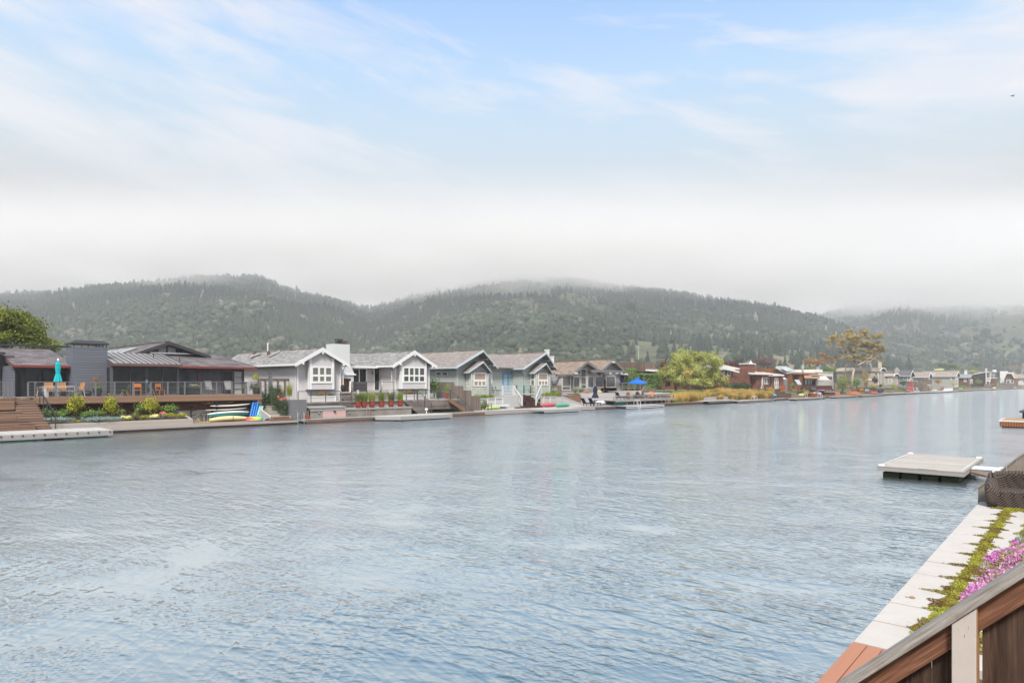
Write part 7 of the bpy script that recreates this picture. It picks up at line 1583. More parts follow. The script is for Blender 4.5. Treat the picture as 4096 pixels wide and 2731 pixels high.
m = MB(); m.lathe((X(3271, 66), 66, Z(3271, 1478, 66)), [(.5, 0), (.5, .4), (.65, .45), (.2, .8)], 10); m.obj('roof_vent', STEEL, h8)
m = MB(); m.box(X(3264, 58), X(3335, 58), 58, 58.2, 1.3, Z(3300, 1522, 58)); m.solo('garden_wall', 'grey garden wall with creepers in front of the white house', 'wall', CONCP)
# ================================================================ the far row of houses and their gardens
def pxm(u, y): return MPP(u, y)
def ftree(name, label, u, vc, ru, rv, y, lf, n, size, base_z=2.0, trunk=True, parts=6, cat='tree', bark=BARK, clumps=18):
    p = pxm(u, y); k = p*1.0; kx = abs(X(u+ru, y)-X(u-ru, y))/2; kx = min(kx, ru*p*1.45); cx, cz = X(u, y), Z(u, vc, y); g = random.Random(sd_())
    bl = [(cx, y, cz, kx*.62, ru*p*.7, rv*p*.8)]
    for i in range(parts): a = 2*math.pi*i/parts; bl.append((cx+kx*.55*math.cos(a), y+ru*p*.5*math.sin(a), cz+g.uniform(-.3, .35)*rv*p, kx*.42, ru*p*.45, rv*p*g.uniform(.45, .7)))
    c = (cx, y, base_z); tp = [c, (cx+.2, y, (base_z+cz)/2), (cx, y, cz)]
    limbs = [([tp[1], (cx+kx*.5*s_, y+g.uniform(-1, 1), cz)], max(.06, rv*p*.05), .03) for s_ in (-1, 1)]
    return tree(name, label, c, tp, max(.1, rv*p*.07), limbs, bl, lf, n, size, bark, cat, clumps, .22)
def fshrub(label, u, v0, v1, hw, y, lf, n=500, size=.2, name='garden_shrub', cat='shrub', extra=None):
    p = pxm(u, y); z0, z1 = Z(u, v1, y), Z(u, v0, y); z0 = max(z0, .3); rx = min(abs(X(u+hw, y)-X(u-hw, y))/2, hw*p*1.3)
    return shrub(name, label, (X(u, y), y, z0), (rx, max(.4, hw*p*.8), (z1-z0)/2), lf, n, size, cat, stem=True, extra=extra)
# bushes and trees around the white house and the big eucalyptus
yE = 62.; pm = pxm(3420, yE)
def eb(u, v, ru, rv, dy=0.): return (X(3420, yE)+(u-3420)*pm*1.25, yE+dy-(u-3420)*pm*.55, H-(v-VH)*pm, ru*pm*1.1, ru*pm, rv*pm)
def ep(u, v, dy=0.): b = eb(u, v, 1, 1, dy); return b[:3]
crown = [(3437,1335,30,14),(3400,1345,28,15),(3365,1350,22,12),(3470,1348,28,15),(3345,1372,18,10),(3385,1375,24,12),(3425,1368,24,12),(3462,1378,26,13),(3498,1372,22,13),(3515,1388,16,14),(3500,1405,20,12),(3395,1402,16,10),(3430,1408,16,9),(3340,1385,14,9),(3520,1404,14,10),(3470,1405,16,9),(3490,1436,15,9),(3445,1425,16,9),(3465,1440,12,7),(3402,1420,14,8),(3508,1425,12,8),(3375,1430,15,10),(3415,1445,16,8)]
c = ep(3406, 1533); c = (c[0], c[1], 1.6)
limbs = []; gj = random.Random(8)
for pts, a, b in (([(3410,1505),(3420,1470),(3450,1450),(3480,1425),(3500,1400)], .40, .14), ([(3420,1470),(3402,1430),(3385,1395),(3365,1365)], .28, .08), ([(3412,1480),(3445,1462),(3478,1448),(3500,1420),(3512,1395)], .26, .08), ([(3450,1450),(3445,1415),(3462,1385),(3470,1355)], .18, .06), ([(3402,1430),(3418,1400),(3425,1370),(3437,1340)], .18, .05), ([(3406,1530),(3388,1505),(3382,1465),(3388,1435),(3380,1410),(3350,1380)], .34, .08), ([(3388,1435),(3400,1405),(3400,1360)], .16, .05), ([(3385,1470),(3378,1440),(3372,1420)], .1, .04)):
    limbs.append(([ep(u, v, .6*math.sin(i*1.7)) for i, (u, v) in enumerate(pts)], a*.72, b*.8))
tree('eucalyptus_tree', 'tall spreading eucalyptus with pale limbs and rust green crown', c, [c, ep(3410, 1505), ep(3416, 1478)], .42, limbs, [eb(q[0]+gj.uniform(-1, 1)*q[2]*.9, q[1]+gj.uniform(-1, 1)*q[3]*.9, q[2]*gj.uniform(.35, .62), q[3]*gj.uniform(.45, .8), dy=gj.uniform(-2, 2)) for i, q in enumerate(crown) for _k in range(5)], 'gum', 30000, .27, BARKP, clumps=14, spread=.34, shell=(.3, 1.25))
c = ep(3352, 1500, 1); c = (c[0], c[1], 1.8)
tree('eucalyptus_tree', 'smaller reddish eucalyptus leaning left of the tall one', c, [c, ep(3345, 1472, 1), ep(3320, 1462, 1)], .22, [([ep(3345, 1472, 1), ep(3335, 1450, 1), ep(3330, 1425, 1)], .14, .04), ([ep(3320, 1462, 1), ep(3300, 1445, 1)], .12, .04), ([ep(3345, 1472, 1), ep(3360, 1450, 1)], .12, .04)], [eb(u, v, a, b, 1) for (u, v, a, b) in ((3305,1418,14,7),(3320,1428,14,8),(3300,1440,12,7),(3340,1440,16,9),(3322,1448,12,6),(3362,1428,14,9),(3352,1450,12,7))], 'rust', 1500, .26, BARKP, clumps=12, spread=.25, shell=(.3, 1.))
ftree('rust_tree', 'small rust coloured tree behind the white flat roofed house', 3254, 1448, 40, 18, 80, 'rust', 1800, .3)
ftree('green_tree', 'bright green tree behind the white flat roofed house', 3320, 1480, 40, 14, 78, 'grn', 1600, .3)
fshrub('olive shrubs behind the metal flue', 3225, 1462, 1490, 40, 76, 'oliv', 1400, .3, 'background_shrub')
fshrub('large bright green bush beside the dark red deck fence', 3371, 1492, 1568, 40, 55.5, 'oliv', 3600, .22)
fshrub('tall green bush right of the big eucalyptus trunk', 3427, 1505, 1555, 17, 57, 'grn', 1200, .22)
fshrub('rusty eucalyptus sapling in front of the arched house', 3458, 1478, 1545, 18, 59, 'gum', 1500, .25)
fshrub('hanging brown foliage low beside the arched house', 3465, 1510, 1555, 14, 56, 'gum', 700, .2)
fshrub('dark red bush in front of the arched windows', 3500, 1505, 1540, 20, 57, 'red', 1100, .2)
fshrub('small dark red bush beside the white flowered one', 3522, 1535, 1552, 9, 55, 'red', 350, .16)
fshrub('green bush with white flowers below the arched house', 3529, 1528, 1556, 14, 55.5, 'wht', 600, .16)
fshrub('dry golden bush in the arched house garden', 3490, 1532, 1552, 12, 54.5, 'gold', 500, .16)
fshrub('grey green ground bush under the dark red bush', 3505, 1545, 1562, 16, 53.5, 'oliv', 500, .16)
fshrub('yellow flowered bush right in the arched house garden', 3573, 1530, 1562, 16, 54.5, 'yel', 700, .16)
fshrub('wispy tall grass bush left of the red kayaks', 3600, 1540, 1563, 14, 53.5, 'oliv', 500, .16)
fshrub('dark green hedge bush under the grey gabled house', 3613, 1518, 1546, 23, 56.5, 'dk', 1200, .2)
fshrub('round agave bush in a brown pot by the red kayaks', 3612, 1546, 1560, 7, 52.4, 'grn', 250, .14)
e = fshrub('orange flowered potted bush on the orange dock', 3446, 1551, 1568, 11, 52.5, 'org', 450, .14)

# house with arched roofs
WHF = plain('warm_white_frame', (.62, .58, .52), .6, .05); WALL9 = plain('warm_grey_wall', (.40, .36, .31), .8, .1); ROOF9 = plain('barrel_roofing', (.34, .29, .235), .85, .1, .8)
h9 = T('arched_roof_house', 'two storey house with tan barrel roofs and arched glazed gables', 'house', (X(3540, 60), 60, 1.5))
def barrel(ua, ub, vs_, vt, y, yb, vbase, yside):
    x0, x1 = X(ua, y), X(ub, y); zs, zt, z0 = Z((ua+ub)/2, vs_, y), Z((ua+ub)/2, vt, y), Z((ua+ub)/2, vbase, y); n = 14; xc, rx, rz = (x0+x1)/2, (x1-x0)/2, zt-zs
    outer = [(xc-rx*math.cos(math.pi*i/n), zs+rz*math.sin(math.pi*i/n)) for i in range(n+1)]; inner = [(xc-(rx-.3)*math.cos(math.pi*i/n), zs+(rz-.28)*math.sin(math.pi*i/n)) for i in range(n+1)]
    m = MB()
    for i in range(n): m.prism([outer[i], outer[i+1], inner[i+1], inner[i]], 'y', y, yb)
    r = m.obj('barrel_roof', ROOF9, h9); m = MB()
    for i in range(n): m.prism([outer[i], outer[i+1], inner[i+1], inner[i]], 'y', y-.12, y-.005)
    m.obj('arched_trim', WHITE, r)
    m = MB(); m.prism([(x0+.32, z0), (x1-.32, z0)] + [p for p in inner[::-1]][1:-1], 'y', y+.6, yb-.2); m.obj('wall', WALL9, h9)
    gx0, gx1 = x0+.5, x1-.5; m = MB()
    for k in range(5): xx = gx0+(gx1-gx0)*k/4; m.box(xx-.14, xx+.14, y+.42, y+.6, z0, zs+rz*.55)
    m.box(gx0, gx1, y+.40, y+.6, zs-.12, zs+.12); f_ = m.obj('front_frame', WHF, h9); m = MB(); m.box(gx0, gx1, y+.54, y+.598, z0, zs+rz*.6); m.obj('pane', GLASSM, f_)
    return x0, z0, zs
x0, z0, zs = barrel(3521, 3546, 1486, 1470, 57.6, 70, 1540, 0)
for (ua, ub) in ((3484, 3493), (3498, 3512)): win_s(h9, x0+.32, ua, ub, 1489, 1503, 2, (1,), WHF, GLASS, .2)
m = MB(); m.box(x0+.2, x0+.33, 57.9, 69, zs-2.6, zs-2.2); m.obj('balcony_band', WHITE, h9)
x0, z0, zs = barrel(3575, 3598, 1506, 1493, 56.2, 66, 1538, 0)
for (ua, ub) in ((3552, 3566),): win_s(h9, x0+.32, ua, ub, 1511, 1536, 1, (1,), WHF, GLASSP, .25, name='sliding_door')
win_s(h9, x0+.32, 3541, 3549, 1514, 1538, 1, (1,), WHF, GLASSM, .2, name='door')
m = MB(); x_ = X(3520, 62); m.box(x_-.5, x_+.5, 61.6, 62.4, 5, Z(3520, 1445, 62)); m.box(x_-.6, x_+.6, 61.5, 62.5, Z(3520, 1445, 62), Z(3520, 1441, 62)); m.obj('chimney', plain('stained_chimney', (.55, .47, .36), .8, .3, 1.5), h9)
# gabled houses of the far row
def fhouse(label, eL, ap, eR, y, yb, wall, roofm, trim, zb=1.2, over=.6, cap=False):
    e = T('gabled_house', label, 'house', (X(eR[0], y), y+2, 1.2)); g = gable_y(e, eL, ap, eR, y, yb, wall, roofm, trim, over, zb, .2, None, .4, level=True, cap=cap); return e, g
GRW = plain('grey_house_wall', (.27, .275, .27), .8, .1, 1.2); GRNW = plain('sage_house_wall', (.36, .37, .33), .8, .08, 1.2); BRNW = boards('brown_house_boards', (.20, .10, .06), .4, 'xy', .25); SLATE = plain('slate_roofing', (.115, .105, .11), .85, .2, 2., .2); BRR = plain('brown_grey_roofing', (.27, .225, .19), .85, .15, 2., .2); GRR = plain('blue_grey_roofing', (.24, .245, .25), .85, .15, 2., .2)
e, g = fhouse('grey house with a steep dark gable and tall bay windows', (3641, 1503), (3651, 1480), (3662, 1503), 57.2, 66, GRW, SLATE, PALE)
x_ = g['x0']
for (ua, ub) in ((3613, 3622), (3627, 3633), (3635, 3641)): win_s(e, x_, ua, ub, 1506, 1524, 1, (1,), PALE, GLASSM, .22)
win_xz(e, g['yw'], g['x0']+.8, g['x1']-.8, g['zl']-3.0, g['zl']-.8, 3, (1,), PALE, GLASS, .25, .2)
m = MB(); xq = X(3590, 61.5); m.box(xq-.9, xq+.9, 61, 62.2, 3, Z(3590, 1476, 61.5)); m.box(xq-.4, xq+.4, 61.3, 61.9, Z(3590, 1476, 61.5), Z(3590, 1469, 61.5)); m.obj('chimney', plain('grey_chimney', (.36, .35, .33), .8), e)
e, g = fhouse('small sage house with a white trimmed gable behind a stepped fence', (3715, 1507), (3723, 1487), (3731.5, 1508), 57, 66, GRNW, BRR, WHITE)
win_s(e, g['x0'], 3696, 3705, 1511, 1517, 2, (1,), WHITE, GLASS, .25); win_xz(e, g['yw'], g['x0']+1, g['x1']-1, g['zl']-3.2, g['zl']-.9, 3, (1,), WHITE, GLASSM, .3, .2)
e, g = fhouse('large pale green house with a long brown grey roof and skylight', (3823.5, 1504), (3835, 1483.3), (3842.5, 1505), 57, 70, GRNW, BRR, WHITE)
win_s(e, g['x0'], 3799, 3808, 1509, 1519, 1, (1,), WHITE, GLASS, .3)
win_xz(e, g['yw'], g['x0']+1.5, g['x1']-1.5, g['zl']-4.2, g['zl']-1., 1, (1,), WHITE, GLASSB, .4)
m = MB(); p = Vector((g['xl']+1.0, 66.5, g['zl']+g['dl']*1.0+.1)); q = Vector((g['xl']+2.6, 66.5, g['zl']+g['dl']*2.6+.1)); m.bar(p, q, 4.0, .1); m.obj('skylight', GLASSP, g['roof'])
for (qy, hh) in ((60., .7), (59.0, .45)): m = MB(); m.tube([(g['xl']+1.5, qy, g['zl']+g['dl']*1.5), (g['xl']+1.5, qy, g['zl']+g['dl']*1.5+hh)], .12, 6); m.obj('roof_vent', WHITE, g['roof'])
e, g = fhouse('brown board house with a slate roof and white chimney', (3883, 1511), (3891.7, 1496), (3901, 1511), 57, 64.5, BRNW, GRR, plain('brown_trim', (.15, .08, .055), .7))
win_s(e, g['x0'], 3855, 3866, 1514, 1527, 1, (1, 1), WHITE, GLASSM, .3); win_s(e, g['x0'], 3873, 3879, 1513, 1520, 1, (1,), WHITE, GLASSM, .25); win_xz(e, g['yw'], g['x0']+1.2, g['x1']-2, g['zl']-3.6, g['zl']-.6, 3, (1,), WHITE, GLASSM, .4, .3)
m = MB(); xq = X(3863, 61); m.box(xq-.9, xq+.9, 60.6, 61.4, 4, Z(3863, 1482, 61)); m.box(xq-1.1, xq+1.1, 60.5, 61.5, Z(3863, 1482, 61), Z(3863, 1480, 61)); m.obj('chimney', WHITE, e)
# dark shed roofed house
xd = X(3942, 57); yb_ = YX(3894, xd); e = T('shed_roof_house', 'dark house with a rising white edged shed roof and glazed white bay', 'house', (xd, 58, 1.2))
zf_, zb_ = ZX(3944, 1489, xd), ZX(3894, 1498, xd); DKW = boards('dark_house_boards', (.055, .04, .045), .5, 'z', .2)
m = MB(); m.prism([(57, 1.2), (yb_, 1.2), (yb_, zb_), (57, zf_)], 'x', xd, xd+8); m.obj('wall', DKW, e); m = MB(); m.bar((xd-.15, 56.6, zf_+.2), (xd-.15, yb_+.3, zb_+.1), .5, .35); m.bar((xd+4, 56.6, zf_+.2), (xd+4, yb_+.3, zb_+.1), 8, .3); m.obj('roof', WHITE, e)
m = MB(); m.box(xd-.2, xd+.6, 56.5, 56.95, 1.2, zf_-.1); m.box(xd-.3, xd+.7, 56.4, 57.05, zf_-.1, zf_+2.0); m.obj('chimney', plain('pale_chimney', (.58, .56, .53), .7), e)
m = MB(); m.box(xd+1.5, xd+7.5, 53.8, 56.9, 1.4, 5.2); m.obj('bay_wall', BRNW, e); m = MB(); m.box(xd+1.2, xd+7.8, 53.5, 57.2, 5.2, 5.5); m.obj('bay_roof', WHITE, e); win_s(e, xd+1.5, 3948, 3962, 1510, 1526, 3, (3, 1), WHITE, GLASSM, .3, .2)
# gambrel house facing along the canal
xg = 440.; e = T('gambrel_house', 'brown gambrel fronted house with white trim and twin white chimneys', 'house', (xg, 54.5, 1.2)); y0g, y1g = 52.4, 57.0
prof = [(y1g, 1.2), (y1g, ZX(4022, 1513, xg)), (56., ZX(4031, 1494, xg)), (53.6, ZX(4050, 1494, xg)), (y0g, ZX(4060, 1514, xg)), (y0g, 1.2)]
m = MB(); m.prism(prof, 'x', xg, xg+12); m.obj('wall', plain('warm_brown_wall', (.19, .095, .055), .8, .15), e)
m = MB()
for a, b in zip(prof[1:4], prof[2:5]): m.bar((xg+5.6, a[0], a[1]+.15), (xg+5.6, b[0], b[1]+.15), 12.8, .25)
m.obj('roof', plain('tan_tile', (.42, .28, .20), .8, .1), e)
m = MB()
for a, b in zip(prof[1:4], prof[2:5]): m.bar((xg-.9, a[0], a[1]+.15), (xg-.9, b[0], b[1]+.15), .2, .5)
m.obj('trim', WHITE, e)
win_s(e, xg, 4026, 4040, 1519, 1540, 2, (1,), WHITE, GLASSM, .25); win_s(e, xg, 4042, 4056, 1518, 1532, 3, (1,), WHITE, GLASSM, .25)
for (ya, yb2, v1) in ((56.6, 60., 1484), (53.8, 56.4, 1489)): m = MB(); m.box(xg+8, xg+9.2, ya, yb2, 3, ZX(4020, v1, xg+8)); m.obj('chimney', WHITE, e)
e = T('white_house', 'white house with a brown grey roof at the far right end of the row', 'house', (560, 60, 1.2)); m = MB(); m.box(560, 572, 55.6, 68, 1.2, ZX(4090, 1512, 560)); m.obj('wall', plain('cream_wall', (.62, .59, .52), .8, .06), e)
m = MB(); za, zb2 = ZX(4090, 1512, 560), ZX(4090, 1495, 560); m.slab([(559, 54.8, za), (559, 69, za), (566, 69, zb2), (566, 54.8, zb2)], .3); m.slab([(573, 54.8, za), (573, 69, za), (566, 69, zb2), (566, 54.8, zb2)], .3); m.obj('roof', BRR, e); win_s(e, 560, 4070, 4083, 1516, 1526, 2, (1,), WHITE, GLASSM, .4); win_s(e, 560, 4088, 4098, 1518, 1530, 1, (1,), WHITE, GLASS, .4)
m = MB(); m.box(564, 566, 61, 62.2, 8, ZX(4070, 1488, 564)); m.obj('chimney', WHITE, e)
# trees and hedges of the far row
for (lb, u, vc, ru, rv, y, lf, n) in (('broad dark green tree behind the large pale green house', 3785, 1466, 50, 19, 88, 'dk', 2600), ('dark conical tree top above the broad dark tree', 3800, 1448, 13, 12, 95, 'dk', 500), ('grey green low tree behind the white chimney house', 3835, 1473, 28, 10, 84, 'oliv', 1000), ('pale flowering tree left of the broad dark tree', 3757, 1478, 20, 7, 82, 'lemon', 400), ('dark round tree with pale blossom behind the brown board house', 3907, 1462, 26, 19, 88, 'dk', 1500), ('brown leaved tree right of the pale blossom tree', 3954, 1463, 18, 17, 90, 'purp', 700), ('yellow green round bush tree above the slate roof', 3894, 1486, 28, 9, 80, 'yel', 900), ('orange umbrella shaped tree behind the gambrel house', 4054, 1470, 42, 13, 90, 'rust', 1400), ('dark tree beside the gambrel house', 4000, 1500, 20, 18, 62, 'dk', 900), ('green bush tree in front of the leaning mast', 3985, 1522, 18, 16, 57, 'grn', 900), ('dark green round tree behind the grey gabled house', 3535, 1468, 24, 14, 90, 'dk', 900)):
    ftree('background_tree', lb, u, vc, ru, rv, y, lf, n, .35 if y > 70 else .22)
for (lb, u, v0, v1, hw, y, lf, n) in (('rust topped green hedge in front of the large pale green house', 3752, 1512, 1541, 22, 56.5, 'rust', 1300), ('large light green bush below the dark shed roofed house', 3915, 1510, 1551, 22, 55, 'oliv', 1300), ('dark clipped hedge below the brown board house', 3892, 1532, 1555, 20, 53.6, 'dk', 900), ('low green mound left of the dark clipped hedge', 3853, 1541, 1554, 22, 53.6, 'grn', 700), ('yellowish grass mound beside the pale green house wall', 3812, 1529, 1543, 15, 55.5, 'gold', 500), ('rusty green shrubs behind the stepped board fence', 3693, 1529, 1548, 24, 55.5, 'rust', 800), ('small red flowered bush beside the white box', 3772, 1547, 1560, 8, 52.3, 'redf', 250), ('bright green grass bush at the board fence foot', 3695, 1557, 1563, 12, 52, 'gras', 300), ('small yellow green bush below the stepped grey wall', 3730, 1548, 1556, 7, 52.6, 'yel', 220), ('rusty hedge beside the grey plank fence', 3972, 1532, 1545, 7, 54, 'rust', 250), ('green bush between the gambrel house and the dock', 4020, 1528, 1544, 12, 55, 'grn', 400), ('pale grass clump near the far right dock', 4046, 1540, 1550, 8, 54, 'gold', 200)):
    fshrub(lb, u, v0, v1, hw, y, lf, n, .2)
# fences, walls
for (lb, ua, ub, y, v0, v1, mm) in (('weathered board fence below the grey gabled house', 3626, 3668, 55.4, 1526, 1560, FENCEW), ('stepped board fence piece nearer the small sage house', 3668, 3692, 54.6, 1537, 1562, FENCEW), ('lowest stepped board fence piece beside the white loungers', 3692, 3718, 53.6, 1543, 1565, FENCEW), ('upper board fence behind the rusty green shrubs', 3671, 3728, 57.5, 1519, 1536, FENCEW), ('grey plank fence beside the sailing dinghy', 3938, 3966, 53.6, 1535, 1551, FENCEW), ('dark plank fence in front of the gambrel house', 4014, 4066, 51.9, 1534, 1550, FENCEW), ('brown rail fence beside the orange steps', 3405, 3540, 54.2, 1556, 1566, BRNW)):
    m = MB(); x0, x1 = X(ua, y), X(ub, y); um = (ua+ub)/2; z0_, z1_ = max(.3, Z(um, v1, y)), Z(um, v0, y); k = max(3, int((x1-x0)/1.6))
    e = T('board_fence', lb, 'fence', ((x0+x1)/2, y, z0_)); m.box(x0, x1, y, y+.06, z0_, z1_); m.obj('boards', mm, e); m = MB(); m.box(x0, x1, y-.05, y+.1, z1_, z1_+.1); m.obj('cap', GREYW, e)
e = T('stepped_wall', 'grey stepped garden wall left of the white box', 'wall', (X(3750, 53), 53, .3))
for (ua, ub, v0) in ((3724, 3748, 1536), (3748, 3780, 1541)): m = MB(); y = 53.2; m.box(X(ua, y), X(ub, y), y, y+.2, .3, Z((ua+ub)/2, v0, y)); m.obj('panel', plain('grey_wall_paint', (.29, .265, .24), .8, .06), e)
# docks along the far row
DKR = boards('orange_brown_dock', (.36, .17, .09), .3, 'y', .15)
for (lb, ua, ub, y0_, y1_, z0_, z1_, mm) in (('brown timber boardwalk below the cedar house', 3140, 3270, 50.4, 53, .1, .42, DKR), ('grey dock ledge in front of the brown terrace', 3104, 3222, 50.0, 50.7, .1, .36, GREYD), ('orange brown boardwalk below the big eucalyptus', 3272, 3452, 50.2, 53, .1, .44, DKR), ('reddish boardwalk in front of the arched house', 3454, 3536, 50.4, 53.4, .1, .45, DKR), ('pale dock in front of the striped loungers', 3537, 3624, 49.6, 53, .1, .42, GREYD), ('whitish dock below the red kayaks', 3626, 3719, 49.4, 52.8, .1, .45, DOCKX), ('long pale dock below the pale green house', 3721, 3835, 50.2, 53, .1, .42, DOCKX), ('grey dock below the dark clipped hedge', 3837, 3930, 50.2, 53, .1, .42, GREYD), ('whitish dock beside the sailing dinghy', 3932, 4005, 50.0, 53, .1, .42, DOCKX), ('grey dock at the far right below the gambrel house', 4007, 4140, 50.2, 52.6, .1, .40, GREYD)):
    x0, x1 = X(ua, y0_), X(ub, y0_); e = T('boardwalk', lb, 'dock', ((x0+x1)/2, y0_, 0)); m = MB(); m.box(x0, x1, y0_, y1_, z1_-.1, z1_); m.obj('deck', mm, e); m = MB(); m.box(x0, x1, y0_-.06, y0_+.02, -.4, z1_-.11); m.obj('face', BULK, e)
for (lb, ua, ub, yy) in (('long pale raft below the heron statues', 3186, 3304, 47.6), ('pale raft in front of the orange brown boardwalk', 3345, 3428, 48.2), ('white edged raft in front of the reddish boardwalk', 3450, 3532, 48.6), ('short pale raft below the white box', 3740, 3808, 48.8)):
    x0, x1 = X(ua, yy), X(ub, yy); e = T('floating_dock', lb, 'dock', ((x0+x1)/2, yy, 0)); m = MB(); m.box(x0, x1, yy, yy+1.5, .26, .36); m.obj('deck', DOCKX, e); m = MB(); m.box(x0, x1, yy-.08, yy, .1, .35); m.obj('rim', GREYW, e); m = MB(); m.box(x0+.4, x1-.4, yy+.05, yy+1.4, -.3, .25); m.obj('float', MATS['black_float'], e)
REDH = plain('scarlet_hull', (.62, .05, .05), .35); 
for (lb, ua, ub, v, y, mm, dd) in (('red kayak lying on the reddish boardwalk', 3486, 3508, 1571, 51.2, REDH, .6), ('red kayak on the lower arm of the rack beside the red umbrella', 3623, 3645, 1561, 51.6, MATS['red_hull'], .6), ('red kayak on the upper arm of the rack beside the red umbrella', 3625, 3643, 1550, 52.0, MATS['red_hull'], .5), ('lime kayak lying on the dock beside the white box', 3824, 3861, 1554, 51.2, LIME, .5), ('pale rowing boat on the long pale dock', 3726, 3749, 1560, 51.4, WB, .5), ('white dinghy hull beside the grey plank fence', 3964, 3990, 1552, 51.0, WB, .9), ('blue and white boat stored on a rack near the gambrel house', 4003, 4024, 1532, 52.5, plain('sea_blue_hull', (.03, .22, .42), .4), .9), ('red kayak at the far right dock', 4074, 4098, 1547, 51.2, MATS['red_hull'], .7), ('white kayak on the far right dock', 4046, 4072, 1551, 50.8, MATS['white_hull'], .5), ('grey covered boat on the orange brown boardwalk', 3460, 3475, 1562, 52.4, plain('tarp_grey', (.22, .25, .28), .8), 1.3)):
    x0, x1 = X(ua, y), X(ub, y); hull_at((x0+x1)/2, y, max(.42, Z((ua+ub)/2, v, y)-dd/2), 0, min(x1-x0, 6.5), 1.0, dd, 'kayak' if 'kayak' in lb else 'boat', lb, 'kayak' if 'kayak' in lb else 'boat', mm, rock=.03)
m = MB(); x_ = X(3624, 52.2)
for xx in (x_, x_+4.5): m.box(xx, xx+.12, 52.2, 52.32, .42, 2.9); m.box(xx, xx+.1, 51.4, 52.2, .75, .85); m.box(xx, xx+.1, 51.6, 52.2, 1.6, 1.7)
m.box(x_, x_+4.6, 52.32, 52.4, .5, .6); m.solo('kayak_rack', 'timber kayak rack beside the closed red umbrella', 'rack', GREYW)
umbrella_closed('patio_umbrella', 'closed red umbrella beside the stacked red kayaks', (X(3645.5, 52.6), 52.6, .44), 3.4, .5, 3.5, .5, plain('red_canvas', (.50, .045, .04), .8))
l2 = lounger(); SL = plain('striped_canvas', (.40, .42, .46), .8, .3)
place(l2, [((X(3514, 52.2), 52.2, .46), R(-80), 'left striped lounger on the pale dock'), ((X(3527, 52.2), 52.2, .46), R(-80), 'right striped lounger on the pale dock')])
for (u, lb) in ((3658, 'white lounger nearer the closed red umbrella'), (3672, 'white lounger nearer the board fence')):
    e = T('sun_lounger', lb, 'lounger', (X(u, 52.3), 52.3, .45)); x_ = X(u, 52.3); m = MB(); m.box(x_-.9, x_+1.1, 52.0, 52.6, .75, .85); m.obj('bed', WHITE, e); m = MB(); m.bar((x_-.9, 52.3, .82), (x_-2.0, 52.3, 1.75), .6, .09); m.obj('backrest', WHITE, e)
    for dx in (-.7, .9): m = MB(); m.box(x_+dx-.05, x_+dx+.05, 52.05, 52.55, .45, .75); m.obj('leg', WHITE, e)
st = T('orange_steps', 'bright orange wooden steps under the big eucalyptus', 'steps', (X(3426, 52), 52, .44))
for i in range(4): m = MB(); y_ = 51.6+.4*i; m.box(X(3411, 52), X(3443, 52), y_, y_+.42, .44, .62+.19*i); m.obj('step', plain('orange_step', (.44, .18, .07), .7, .12), st)
m = MB(); m.box(X(3779, 51.8), X(3806, 51.8), 51.4, 52.4, .42, 1.35); m.box(X(3779, 51.8)-.1, X(3806, 51.8)+.1, 51.3, 52.5, 1.35, 1.45); m.solo('dock_box', 'white storage box on the long pale dock', 'box', WHITE)
m = MB(); a, b = P(3958, 1536, 52), P(3986.5, 1486, 52); m.tube([(a[0], 52, a[2]), (a[0]+4.2, 52, b[2])], .09, 8, .05); m.solo('sailboat_mast', 'pale leaning mast of a sailing dinghy beside the plank fence', 'mast', WHITE)
m = MB(); a = P(3977, 1486, 60); m.lathe((a[0], 60, a[2]-.6), [(.1, -.8), (.1, 0), (.9, .2), (1.1, .8), (.8, 1.4), (.1, 1.5)], 12); m.tube([(a[0], 60, 1.5), (a[0], 60, a[2]-.5)], .1, 6); m.solo('satellite_dish', 'white satellite dish on a pole above the green bushes', 'dish', WHITE)
for (lb, u, yy) in (('chrome ladder on the pale dock by the striped loungers', 3568, 49.5), ('white ladder on the long pale raft below the heron statues', 3280, 47.5), ('white curved ladder on the grey dock ledge', 3220, 49.9)): ladder('swim_ladder', lb, X(u, yy), yy, .4, .9, STEEL if 'chrome' in lb else WHITE, .9, .4)
# power poles on the slope
for (u, v0, v1, d_, lb) in ((2762, 1385, 1400, 500, 'pale utility pole on the slope behind the willow'), (3111, 1402, 1418, 640, 'pale utility pole on the grassy slope right of the chimney'), (3199, 1393, 1412, 640, 'taller pale utility pole above the solar roof'), (2554, 1384, 1396, 480, 'pale utility pole on the slope left of the willow')):
    x_, y_ = HA.xy(u, d_); x_, y_ = float(x_), float(y_); zg = float(HA.h(np.array([u]), np.array([float(d_)]))[0]); zt_ = H-(v0-VH)/F*d_; m = MB(); m.tube([(x_, y_, min(zg, zt_-6)), (x_, y_, zt_)], .2, 6, .14); m.bar((x_-1, y_+.8, zt_-.6), (x_+1, y_-.8, zt_-.6), .16, .16); m.solo('utility_pole', lb, 'pole', plain('pole_wood', (.5, .47, .43), .8))
